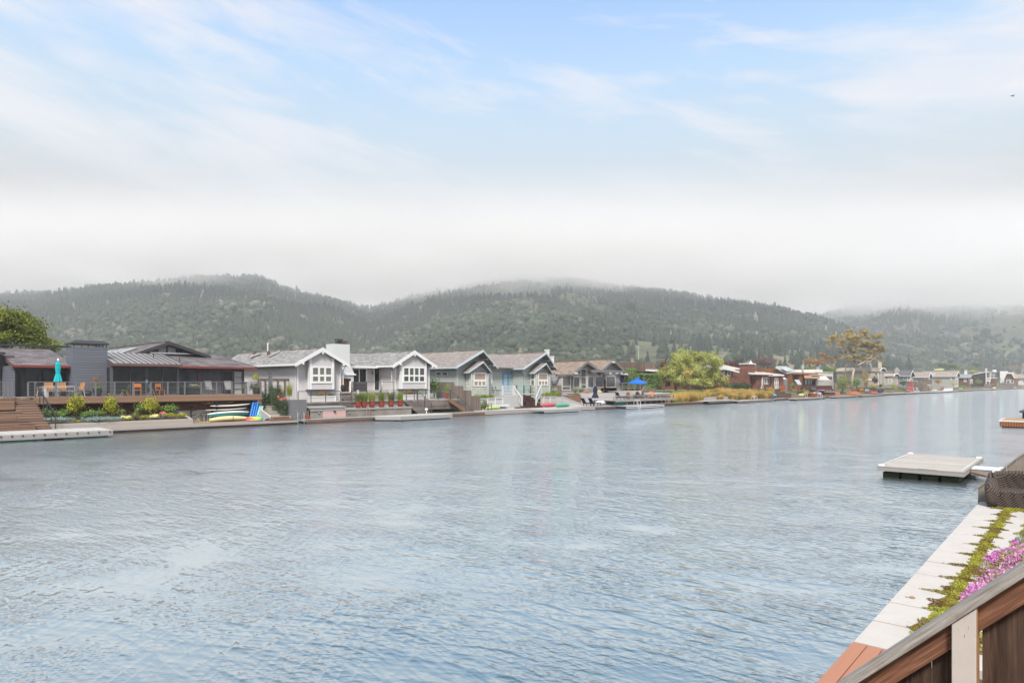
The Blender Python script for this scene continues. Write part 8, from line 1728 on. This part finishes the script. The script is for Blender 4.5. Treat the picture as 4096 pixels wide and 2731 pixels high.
# ================================================================ near bank, right foreground (built along a, across b, then turned 3 degrees)
NM = NEAR
def nb(): return MB(NM)
m = nb(); m.box(-12, 60, -25, 1.93, -.8, .46); m.obj('near_bank', SOIL, kind='structure')
t = NT('pale_paver'); n_ = t.noise(2.5, det=6, rough=.65); k = t.mix(n_, (.41, .385, .355), (.52, .495, .46)); k = t.mix(t.math('MULTIPLY', t.ramp(t.noise(14., det=5), [(.58, 0.), (.7, 1.)]), .35), k, (.34, .30, .25))
PAVER = t.done(t.pbr(k, .85, t.bump(t.noise(40., det=4), .25, .006), spec=.25))
A0, DA, ZP = 8.117, .888, .55
g = random.Random(3)
rows = [(1.44, 1.985, 'outer'), (.78, 1.32, 'inner')]
for (b0, b1, nm) in rows:
    for i in range(13 if nm == 'outer' else 12):
        a0_, a1_ = A0 + DA*i + .018, A0 + DA*(i+1) - .018; dz = g.uniform(-.004, .004); m = nb(); m.box(a0_, a1_, b0 + g.uniform(-.01, .01), b1, .45, ZP+dz)
        o = m.obj('paver', PAVER); o['label'] = 'pale square paver in the %s along the water' % ('outer row' if nm == 'outer' else 'inner mossy row'); o['category'] = 'paver'; o['group'] = '%s of pale pavers' % ('outer row' if nm == 'outer' else 'inner row')
        bv = o.modifiers.new('bevel', 'BEVEL'); bv.width = .008; bv.segments = 2
m = nb(); m.box(-2, 20.2, 1.93, 1.97, -.8, .44); o = m.solo('sea_wall', 'dark sea wall under the pale pavers', 'wall', CONCP)
# brown boards at the near end
BD = boards('reddish_deck_board', (.40, .19, .12), 5., 'y', .1, .65, 0., .55)
e = T('boardwalk', 'reddish brown boardwalk at the near end of the pavers', 'boardwalk', tuple(NM @ Vector((6, 1.6, .5))))
for i in range(5): m = nb(); b1 = 1.985-.152*i; m.box(3.6, A0-.012, b1-.142, b1, .49, ZP-.002); o = m.obj('board', BD, e); bv = o.modifiers.new('bevel', 'BEVEL'); bv.width = .006; bv.segments = 2
# moss and flowers
MOSS = leafm('moss', (.13, .07, .035), (.25, .23, .035), (.36, .38, .06), .2, 1.3)
gn = np.random.default_rng(12)
def moss_obj(name, label, spots, n, size, m_, seed, hgt=.035):
    V, Fc, A = [], [], []; g2 = np.random.default_rng(seed); off = 0
    for (a, b, ra, rb, sh) in spots:
        k = int(n*ra*rb); t_ = g2.uniform(0, 6.283, k); r_ = np.sqrt(g2.uniform(0, 1, k))*(1+.28*np.sin(t_*5+a*7)+.18*np.sin(t_*9+b*20)); q = np.stack([a+ra*r_*np.cos(t_), b+rb*r_*np.sin(t_), np.full(k, ZP)], 1)
        q[:, 2] += .008 + hgt*g2.uniform(0, 1, k)*np.clip(1.1-r_, .15, 1); s_ = np.clip(sh + .35*vnoise(q[:, 0]*1., q[:, 1], .22, 8) + g2.uniform(-.22, .22, k), 0, 1)
        v, f, a_ = leaf_quads(q, size, s_, g2, .6); V.append(v); Fc.append(f+off); A.append(a_); off += len(v)
    V = np.concatenate(V); V = (np.array(NM.to_3x3()) @ V.T).T
    o = np_obj(name, V, np.concatenate(Fc), m_, None, np.concatenate(A)); o['kind'] = 'stuff'; o['label'] = label; return o
sp_ = []
a = 8.6
while a < 20:
    sp_.append((a, 1.38+gn.uniform(-.025, .025), .26, gn.uniform(.05, .10), .55)); a += .22
for i in range(1, 13): a = A0+DA*i; sp_ += [(a, 1.44+gn.uniform(0, .06), .06, .13+gn.uniform(0, .12), .42), (a+.02, 1.30, .06, .12, .4)]
sp_ += [(9.2, 1.36, .55, .15, .35), (9.8, 1.2, .55, .2, .55), (10.75, 1.15, .30, .2, .35), (11.5, 1.08, .45, .18, .55), (12.2, 1.2, .3, .1, .5), (12.6, 1.02, .4, .14, .6), (9.0, 1.1, .45, .28, .5), (9.5, 1.25, .4, .16, .4), (10.2, 1.42, .28, .16, .25), (11.0, 1.42, .25, .12, .3), (9.0, 1.52, .22, .06, .6), (8.5, 1.38, .2, .12, .6), (13.4, 1.0, .5, .16, .35), (14.2, .92, .5, .15, .55), (15.1, .90, .5, .14, .6), (16.0, .86, .5, .16, .6), (17.0, .80, .6, .18, .55), (18.0, .76, .6, .2, .5), (19.2, 1.5, .5, .2, .5), (18.9, 1.2, .35, .25, .6)]
moss_obj('moss', 'yellow green and brown moss creeping over the pavers', sp_, 30000, .024, MOSS, 21)
m = nb(); V, Fq = [], []; aa = np.linspace(9.4, 19.0, 28); bb = np.linspace(-1.6, 1.06, 12)
def bedz(a, b): return ZP-.06 + max(0, min(1, (1.06-b)/.5))*.20 + .05*math.sin(a*2.3+b*3) 
def bedb(a): return 1.27 - .11*max(0, a-12.8) - .25*max(0, 10.2-a)
def nearpt(u, v, z):
    d = (H-z)*F/(v-VH); r = (u-U0)/F; th = TH - NR; return d*(math.cos(th)+math.sin(th)*r), d*(math.sin(th)-math.cos(th)*r)
for a in aa:
    for j, b in enumerate(bb): b2 = b*bedb(a)/1.06 if b > 0 else b; V.append((a, b2, bedz(a, b)))
for i in range(27):
    for j in range(11): q = i*12+j; Fq.append((q, q+1, q+13, q+12))
m.add(V, Fq); m.obj('flower_bed', SOIL, kind='structure')
ICE = leafm('ice_plant_leaves', (.13, .10, .035), (.26, .25, .10), (.48, .38, .17), .2)
def bed_pts(n, seed, cl=None, zo=.02, zr=.09):
    g2 = np.random.default_rng(seed)
    if cl is None: a = g2.uniform(9.6, 18.6, n); b = g2.uniform(-.4, 1., n)*np.vectorize(bedb)(a)
    else:
        i = g2.integers(0, len(cl), n); c_ = np.array(cl)[i]; a = c_[:, 0]+g2.normal(size=n)*c_[:, 2]; b = c_[:, 1]+g2.normal(size=n)*c_[:, 3]; lim = np.vectorize(bedb)(a)-.01; b = np.minimum(b, lim)
    z = np.array([bedz(x_, y_*1.06/bedb(x_) if y_ > 0 else y_) for x_, y_ in zip(a, b)])+zo+zr*g2.uniform(0, 1, n); return np.stack([a, b, z], 1), g2
q, g2 = bed_pts(26000, 31); sh = np.clip(.45+.4*vnoise(q[:, 0], q[:, 1], .35, 4)+g2.uniform(-.25, .25, len(q)), 0, 1); v, f, a_ = leaf_quads(q, .034, sh, g2, .4); v = (np.array(NM.to_3x3()) @ v.T).T
o = np_obj('ice_plant', v, f, ICE, None, a_); o['kind'] = 'stuff'; o['label'] = 'fleshy green and orange ice plant spilling towards the pavers'
cl = [(*nearpt(u, v, .74), k, k*.36) for (u, v, k) in ((3997, 2189, .26), (4041, 2173, .22), (3857, 2298, .12), (3883, 2311, .14), (3878, 2349, .13), (3921, 2281, .2), (3959, 2258, .2), (4010, 2255, .2), (4048, 2237, .2), (4074, 2224, .22), (3934, 2314, .16), (3954, 2209, .08), (4059, 2135, .12), (4092, 2204, .2), (3975, 2215, .12))]
q, g2 = bed_pts(1700, 33, cl, .05, .09); sh = np.clip(.5+.35*vnoise(q[:, 0], q[:, 1], .2, 5)+g2.uniform(-.3, .3, len(q)), 0, 1); v, f, a_ = leaf_quads(q, .036, sh, g2, .8); v = (np.array(NM.to_3x3()) @ v.T).T
o = np_obj('ice_plant_flowers', v, f, LF['pink'], None, a_); o['kind'] = 'stuff'; o['label'] = 'pink purple ice plant flowers beside the near fence'
for i, (a, b, lb) in enumerate(((13.7, .99, 'pale fleshy succulent nearest the pavers above the pink flowers'), (14.9, .92, 'pale fleshy succulent behind the nearest one'), (15.9, .86, 'silvery succulent clump at the back of the flower bed'))):
    w_ = NM @ Vector((a, b, ZP)); rosette('succulent', lb, tuple(w_), .17, 'blue', 14)
m = MB(); w_ = NM @ Vector((10.25, 1.78, ZP)); m.lathe((w_.x, w_.y, w_.z), [(.01, 0), (.035, .008), (.03, .02), (.005, .03)], 7); m.tube([(w_.x, w_.y, w_.z+.012), (w_.x-.03, w_.y+.08, w_.z+.01)], .005, 5); m.solo('dry_leaf', 'small dry leaf lying on a pale paver', 'leaf', plain('dry_leaf_brown', (.3, .2, .1), .8))

# ---- near fence with sloping cap
AF = 3.17; SL_ = -.996
def zc(b): return 2.762 + (b-.187)*SL_
NWOOD = NT('grey_cap_wood'); t = NWOOD; x, y, z = t.sep(); gr = t.noise(1., t.vec(t.math('MULTIPLY', x, 95.), t.math('MULTIPLY', t.math('ADD', z, y), 60.), t.math('MULTIPLY', t.math('SUBTRACT', y, z), 2.2)), 5, .6)
k = t.ramp(gr, [(.25, (.16, .135, .115)), (.5, (.33, .30, .265)), (.75, (.50, .47, .42))]); k = t.mix(t.ramp(t.noise(9., det=4), [(.55, 0.), (.75, .5)]), k, (.20, .14, .09)); NWOOD = t.done(t.pbr(k, .85, t.bump(gr, .6, .006), spec=.2))
t = NT('red_brown_rail_wood'); x, y, z = t.sep(); s1 = t.math('MULTIPLY', t.math('ADD', z, y), .7); gr = t.noise(1., t.vec(t.math('MULTIPLY', x, 60.), t.math('MULTIPLY', s1, 170.), t.math('MULTIPLY', t.math('SUBTRACT', y, z), 4.)), 4, .55)
k = t.ramp(gr, [(.3, (.10, .045, .028)), (.52, (.21, .095, .055)), (.72, (.33, .17, .10))]); RAILW = t.done(t.pbr(k, .7, t.bump(gr, .4, .004), spec=.25))
t = NT('dark_fence_board'); x, y, z = t.sep(); gr = t.noise(1., t.vec(t.math('MULTIPLY', x, 60.), t.math('MULTIPLY', y, 75.), t.math('MULTIPLY', z, 3.5)), 5, .65)
k = t.ramp(gr, [(.28, (.026, .016, .012)), (.52, (.06, .035, .024)), (.74, (.13, .08, .055))]); k = t.mix(t.math('MULTIPLY', t.ramp(t.noise(5., t.vec(0., t.math('MULTIPLY', y, 1.), t.math('MULTIPLY', z, .35)), 3), [(.45, 0.), (.7, 1.)]), .4), k, (.17, .11, .08)); DFB = t.done(t.pbr(k, .8, t.bump(gr, .5, .006), spec=.2))
t = NT('chipped_pale_paint'); x, y, z = t.sep(); ch_ = t.ramp(t.noise(1., t.vec(t.math('MULTIPLY', x, 60.), t.math('MULTIPLY', y, 160.), t.math('MULTIPLY', z, 28.)), 3, .5), [(.69, 0.), (.73, 1.)]); k = t.mix(t.noise(14., det=4), (.50, .44, .39), (.60, .53, .475)); k = t.mix(ch_, k, (.20, .13, .09)); CHIP = t.done(t.pbr(k, .6, t.bump(ch_, .5, -.004), spec=.3))
e = T('board_fence', 'near sloping fence of dark boards with a grey cap and pale post', 'fence', tuple(NM @ Vector((AF, .4, .5))))
B0, B1 = 1.25, -.9
def sloped(a0_, a1_, off0, off1, m_, name, b0=B0, b1=B1):
    m = nb(); m.add([(a, b, zc(b)+o_) for a in (a0_, a1_) for (b, o_) in ((b0, off0), (b1, off0), (b1, off1), (b0, off1))], [(0,1,2,3),(7,6,5,4),(0,4,5,1),(1,5,6,2),(2,6,7,3),(3,7,4,0)]); o = m.obj(name, m_, e); bv = o.modifiers.new('bevel', 'BEVEL'); bv.width = .004; bv.segments = 2; return o
sloped(AF-.045, AF+.07, -.05, 0., NWOOD, 'cap')
sloped(AF-.005, AF+.033, -.158, -.052, RAILW, 'rail', B0, .4105); sloped(AF-.005, AF+.033, -.158, -.052, RAILW, 'rail', .3265, B1)
b = B0; gi = 0; edges = [1.25, 1.07, .90, .70, .488, .318, .148, -.03, -.2, -.38, -.55, -.72, -.9]
for q0, q1 in zip(edges[:-1], edges[1:]):
    gap = .009 if abs(q1-.318) < .001 else .003; m = nb(); z0_ = .5
    m.add([(a, b_, z_) for a in (AF+.036, AF+.056) for (b_, z_) in ((q0-.002, z0_), (q1+gap, z0_), (q1+gap, zc(q1+gap)-.06), (q0-.002, zc(q0)-.06))], [(0,1,2,3),(7,6,5,4),(0,4,5,1),(1,5,6,2),(2,6,7,3),(3,7,4,0)]); o = m.obj('board', DFB, e)
p0, p1 = .4095, .3275; m = nb(); m.add([(a, b_, z_) for a in (AF-.035, AF+.034) for (b_, z_) in ((p0, .4), (p1, .4), (p1, zc(p1)-.052), (p0, zc(p0)-.052))], [(0,1,2,3),(7,6,5,4),(0,4,5,1),(1,5,6,2),(2,6,7,3),(3,7,4,0)]); o = m.obj('post', CHIP, e); bv = o.modifiers.new('bevel', 'BEVEL'); bv.width = .003; bv.segments = 2
m = nb(); m.box(AF-.034, AF+.033, p1-.0025, p1-.0005, .4, zc(p1)-.055); m.obj('post_side', plain('raw_cedar', (.36, .19, .09), .8, .25, 20.), e)
# ---- farther fence and wicker seat
AF2 = 20.0
def zc2(b): return .90 + (2.02-b)*1.02
e = T('board_fence', 'weathered sloping board fence behind the wicker armchair', 'fence', tuple(NM @ Vector((AF2, 1.2, .3))))
FB2 = boards('mottled_fence_boards', (.26, .20, .165), 5., 'y', .2, .85, 0., .9, (.34, .31, .26))
b = 2.06
while b > .45:
    b2 = b-.19; m = nb(); m.add([(a, b_, z_) for a in (AF2, AF2+.03) for (b_, z_) in ((b-.003, .42 if b > 2 else .5), (b2+.003, .5), (b2+.003, zc2(b2)-.05), (b-.003, zc2(b)-.05))], [(0,1,2,3),(7,6,5,4),(0,4,5,1),(1,5,6,2),(2,6,7,3),(3,7,4,0)]); m.obj('board', FB2, e); b = b2
m = nb(); m.add([(a, b_, z_) for a in (AF2-.04, AF2+.10) for (b_, z_) in ((2.14, zc2(2.14)-.045), (.3, zc2(.3)-.045), (.3, zc2(.3)), (2.14, zc2(2.14)))], [(0,1,2,3),(7,6,5,4),(0,4,5,1),(1,5,6,2),(2,6,7,3),(3,7,4,0)]); m.obj('cap', NWOOD, e)
m = nb(); m.box(AF2-.02, AF2+.05, 1.75, 2.06, .1, .52); m.obj('base_board', FB2, e)
# wicker weave
t = NT('dark_wicker'); x, y, z = t.sep(); w1 = t.math('SINE', t.math('MULTIPLY', t.math('ADD', t.math('ADD', x, y), t.math('MULTIPLY', z, 1.2)), 92.)); w2 = t.math('SINE', t.math('MULTIPLY', t.math('ADD', t.math('SUBTRACT', x, y), t.math('MULTIPLY', z, -1.1)), 92.)); wv_ = t.math('MAXIMUM', w1, w2)
k = t.mix(t.ramp(wv_, [(.3, 0.), (.75, 1.)]), (.03, .022, .018), (.125, .095, .078)); WICK = t.done(t.pbr(k, .6, t.bump(wv_, .8, .012), spec=.3))
def wicker(name, label, a, b, rot, wd, dp, hh, cat='armchair'):
    L = NM @ Matrix.Translation((a, b, ZP)) @ Matrix.Rotation(rot, 4, 'Z'); e = T(name, label, cat, tuple(L.translation))
    # local: x = facing direction (front -x), y = width
    vs, fs = [], []; n, k_ = 20, 10; hw = wd/2-.12
    for i in range(n+1):                  # rolled back, bowed in plan
        q = -1+2*i/n; py = hw*q; px = dp*.5-.14-.16*q*q*q*q; top = hh*(1-.10*q*q)
        ring_ = [(-.10, .04), (-.07, top*.45), (-.05, top*.8), (-.10, top*.92), (-.04, top), (.06, top*.99), (.11, top*.9), (.09, top*.75), (.08, top*.4), (.05, .04)]
        vs += [(px+o_, py, zz) for (o_, zz) in ring_]
    for i in range(n):
        for j in range(k_): fs.append((i*k_+j, i*k_+(j+1) % k_, (i+1)*k_+(j+1) % k_, (i+1)*k_+j))
    fs += [tuple(range(k_)), tuple(n*k_+j for j in range(k_))]
    m = MB(L); m.add(vs, fs); m.obj('backrest', WICK, e, smooth=True)
    for s_ in (-1, 1):                    # fat rolled arms running down to the floor
        rings = []; y_ = s_*(wd/2-.10)
        for (px, zt_, w_) in ((dp*.5-.20, hh*.93, .09), (dp*.5-.34, hh*.80, .12), (dp*.5-.52, hh*.72, .135), (-dp*.5+.20, hh*.69, .14), (-dp*.5+.06, hh*.60, .13), (-dp*.5, hh*.45, .10)):
            rings.append([(px, y_-w_*.8, .03), (px, y_-w_, zt_*.45), (px, y_-w_*1.05, zt_*.8), (px, y_-w_*.7, zt_*.95), (px, y_, zt_), (px, y_+w_*.7, zt_*.95), (px, y_+w_*1.05, zt_*.8), (px, y_+w_, zt_*.45), (px, y_+w_*.8, .03)])
        vs = [p_ for r_ in rings for p_ in r_]; kk = 9; fs = [(i*kk+j, i*kk+(j+1) % kk, (i+1)*kk+(j+1) % kk, (i+1)*kk+j) for i in range(5) for j in range(kk)] + [tuple(range(kk)), tuple(5*kk+j for j in range(kk))]
        m = MB(L); m.add(vs, fs); m.obj('arm', WICK, e, smooth=True)
    m = MB(L); m.box(-dp*.5+.05, dp*.5-.28, -wd/2+.12, wd/2-.12, .18, .40); o = m.obj('seat', WICK, e); bv = o.modifiers.new('bevel', 'BEVEL'); bv.width = .04; bv.segments = 3
    m = MB(L); m.box(-dp*.5+.02, -dp*.5+.06, -wd/2+.1, wd/2-.1, .02, .30); m.obj('apron', WICK, e); return e
wicker('wicker_armchair', 'dark brown wicker armchair in front of the weathered sloping fence', 19.42, 1.20, R(6), 1.25, .95, .80)
wicker('wicker_armchair', 'dark brown wicker armchair cut off by the right edge of the photo', 18.15, .45, R(-80), .85, .8, .72)
e = T('ladder_handles', 'white curved ladder handles sticking up behind the sloping fence', 'ladder', tuple(NM @ Vector((21.9, 1.95, .5))))
for q in (0, .5): m = nb(); m.tube([(21.6+q, 2.05, .3), (21.6+q, 2.0, .95), (21.6+q, 1.85, 1.12), (21.6+q, 1.65, 1.16), (21.6+q, 1.5, 1.05), (21.6+q, 1.45, .5)], .03, 8); m.obj('handle', WHITE, e, smooth=True)
# ---- raft with gangway
e = T('swim_raft', 'square weathered swim raft with white corner bumpers', 'raft', tuple(NM @ Vector((29.6, 4.45, 0))))
a0_, a1_, b0_, b1_ = 26.9, 32.3, 3.2, 5.72
t = NT('bleached_raft_boards'); x, y, z = t.sep(); q_ = t.math('DIVIDE', x, .15); fl = t.math('FLOOR', q_); fr = t.math('FRACT', q_); gr = t.noise(1., t.vec(t.math('ADD', t.math('MULTIPLY', x, 30.), t.math('MULTIPLY', fl, 9.)), t.math('MULTIPLY', y, 1.3), 0.), 5, .6)
k = t.ramp(gr, [(.25, (.30, .25, .215)), (.48, (.52, .49, .45)), (.7, (.66, .64, .60))]); k = t.mix(t.math('MULTIPLY', t.wn(fl), .5), k, (.30, .255, .22)); k = t.mix(t.math('LESS_THAN', fr, .2), k, (.05, .042, .035)); RAFT = t.done(t.pbr(k, .85, t.bump(t.math('GREATER_THAN', fr, .1), .6, .02), spec=.2))
m = nb(); m.box(a0_, a1_, b0_, b1_, .34, .42); m.obj('deck', RAFT, e)
RIM = boards('raft_rim_wood', (.42, .40, .37), .09, 'z', .15, .85, .06)
m = nb(); m.box(a0_-.05, a0_, b0_-.05, b1_+.05, .25, .41); m.obj('rim', RIM, e); m = nb(); m.box(a0_, a1_, b0_-.05, b0_, .25, .41); m.obj('rim', RIM, e); m = nb(); m.box(a0_, a1_, b1_, b1_+.05, .25, .41); m.obj('rim', RIM, e); m = nb(); m.box(a1_, a1_+.05, b0_-.05, b1_+.05, .25, .41); m.obj('rim', RIM, e)
for (a, b) in ((a0_+.08, b1_-.06), (a1_-.1, b1_-.06), (a1_-.1, b0_+.08)): m = nb(); m.box(a-.12, a+.12, b-.08, b+.08, .40, .45); m.lathe((a, b+.0, .40), [(.10, 0), (.11, .05), (.07, .075)], 12); o = m.obj('corner_bumper', WHITE, e, smooth=False)
for (b,) in ((b1_-.04,), (b0_+.04,)): m = nb(); m.box(a0_+.2, a1_-.2, b-.025, b+.025, .425, .45); m.obj('edge_strip', plain('white_strip', (.52, .52, .50), .6), e)
ALG = plain('dark_algae', (.022, .032, .012), .8, .8, 5., .5)
for i in range(4): bb0 = b0_+.12+i*.6; m = nb(); m.box(a0_+.1, a1_-.2, bb0, bb0+.5, -.5, .19); m.obj('float', ALG, e)
m = nb(); m.box(a0_+.08, a0_+.14, b0_+.05, b1_-.05, .02, .2); 
e = T('gangway', 'narrow white plank gangway from the raft to the bank', 'gangway', tuple(NM @ Vector((29, 2.6, .3))))
for i in range(9): b = 3.12-.15*i; m = nb(); m.box(28.4, 29.35, b-.143, b, .36, .40); m.obj('plank', plain('white_plank', (.62, .64, .66), .7, .1), e)
m = nb(); m.box(28.42, 28.5, 1.8, 3.13, .17, .355); m.obj('side_beam', RIM, e); m = nb(); m.box(29.25, 29.33, 1.8, 3.13, .17, .355); m.obj('side_beam', RIM, e)
m = nb(); g = random.Random(4); pts = [(28.2+.1*math.sin(i*1.3), 3.15-.14*i, .28-.05*math.sin(i*.35)*2) for i in range(8)]; m.tube(pts, .035, 6); m.solo('mooring_rope', 'rusty mooring rope tangled beside the white gangway', 'rope', RUST)
# ---- brown dock at the right edge
e = T('floating_dock', 'orange brown dock with lattice sides at the right edge', 'dock', tuple(NM @ Vector((65, 3.5, 0))))
m = nb(); m.box(63.0, 67.4, 1.6, 5.1, .46, .52); m.obj('deck', boards('orange_deck', (.46, .26, .12), .14, 'x', .12), e); m = nb(); m.box(62.93, 63.0, 1.6, 5.16, .43, .54); m.box(63, 67.4, 5.1, 5.16, .43, .54); m.obj('white_edge', WHITE, e)
t = NT('lattice'); x, y, z = t.sep(); q1 = t.math('FRACT', t.math('MULTIPLY', y, 6.)); q2 = t.math('FRACT', t.math('MULTIPLY', z, 9.)); hl = t.math('MULTIPLY', t.math('GREATER_THAN', q1, .55), t.math('GREATER_THAN', q2, .45)); LAT = t.done(t.pbr(t.mix(hl, (.36, .13, .05), (.04, .015, .01)), .7))
m = nb(); m.box(62.96, 63.02, 1.6, 5.12, .06, .42); m.obj('lattice', LAT, e); m = nb(); m.box(63.05, 67.2, 1.6, 5.0, -.4, .40); m.obj('float', MATS['black_float'], e)
e = T('floating_dock', 'dark dock with a pale railing behind the orange brown one', 'dock', tuple(NM @ Vector((80, 4, 0))))
m = nb(); m.box(79, 84, 1.0, 4.9, .55, .72); m.obj('deck', plain('charcoal_dock', (.07, .07, .075), .7), e); m = nb(); m.box(79.3, 84, 1.0, 4.7, -.3, .54); m.obj('float', MATS['black_float'], e)
m = nb(); m.tube([(79.4, 4.2, .7), (79.4, 4.2, 1.75)], .05, 6); m.tube([(79.4, 4.2, 1.7), (79.4, 2.0, 1.7)], .05, 6); m.tube([(79.4, 4.2, 1.35), (79.4, 2.0, 1.35)], .05, 6); m.tube([(79.4, 2.0, 1.75), (79.4, 2.0, .7)], .05, 6); m.obj('railing', PALE, e)
# ---- bird
r = (4050-U0)/F; d_ = 60.; bx, by, bz = d_*(C+S*r), d_*(S-C*r), H-(387-VH)/F*d_
m = MB(); L = Matrix.Translation((bx, by, bz)) @ Matrix.Rotation(R(-40), 4, 'Z') @ Matrix.Rotation(R(12), 4, 'X'); m.M = L
m.hull(.26, .07, .08, 0., n=10, k=8); 
for s_ in (-1, 1): m.add([(.05, s_*.02, .05), (.06, s_*.16, .13), (.0, s_*.31, .09), (-.06, s_*.27, .085), (-.06, s_*.12, .11), (-.05, s_*.02, .05), (.05, s_*.02, .04), (.06, s_*.16, .12), (0, s_*.31, .085), (-.06, s_*.27, .08), (-.06, s_*.12, .10), (-.05, s_*.02, .04)], [(0,1,4,5), (1,2,3,4), (6,7,10,11), (7,8,9,10), (0,1,7,6), (1,2,8,7), (3,4,10,9), (4,5,11,10)])
m.add([(-.1, -.02, .04), (-.1, .02, .04), (-.24, .05, .04), (-.24, -.05, .04)], [(0,1,2,3)])
m.solo('bird', 'small dark bird flying high at the right of the sky', 'bird', plain('bird_dark', (.04, .04, .045), .8))
# low cloud lying over the hilltops
def fog_poly(d0, d1):
    ps = []
    for (d, us) in ((d0, np.linspace(-2200, 6600, 12)), (d1, np.linspace(6600, -2200, 12))):
        for u in us:
            r = (u-U0)/F; ps.append((d*(C+S*r), d*(S-C*r)))
    return ps

# the ragged part at ridge height: density breaks up with position
t = NT('torn_cloud'); tcw = t.n('NewGeometry').outputs['Position']; zz = t.sep(tcw)[2]
nz = t.n('TexNoise', i_Vector=t.scale(tcw, (1/210., 1/210., 1/80.)), i_Scale=1., i_Detail=2., i_Roughness=.55).outputs[0]
t.m.cycles.volume_step_rate = .2
edge = t.math('ADD', zz, t.math('MULTIPLY', t.math('SUBTRACT', nz, .5), 190.))
mr = t.n('MapRange', interpolation_type='SMOOTHSTEP', i_0=edge, i_1=140., i_2=232., i_3=.0003, i_4=.0095)
pv = t.n('VolumePrincipled'); pv.inputs['Color'].default_value = (.92, .91, .89, 1); pv.inputs['Anisotropy'].default_value = -.2
tp = t.n('MapRange', interpolation_type='SMOOTHSTEP', i_0=zz, i_1=180., i_2=310., i_3=1., i_4=.0); t.set(pv.inputs['Density'], t.math('MULTIPLY', mr.outputs[0], tp.outputs[0])); t.t.links.new(pv.outputs[0], t.out.inputs['Volume'])
m = MB(); m.prism(fog_poly(860, 2400), 'z', 132.2, 312); o = m.obj('low_cloud', t.m, kind='stuff'); o['label'] = 'low cloud lying over the hilltops'
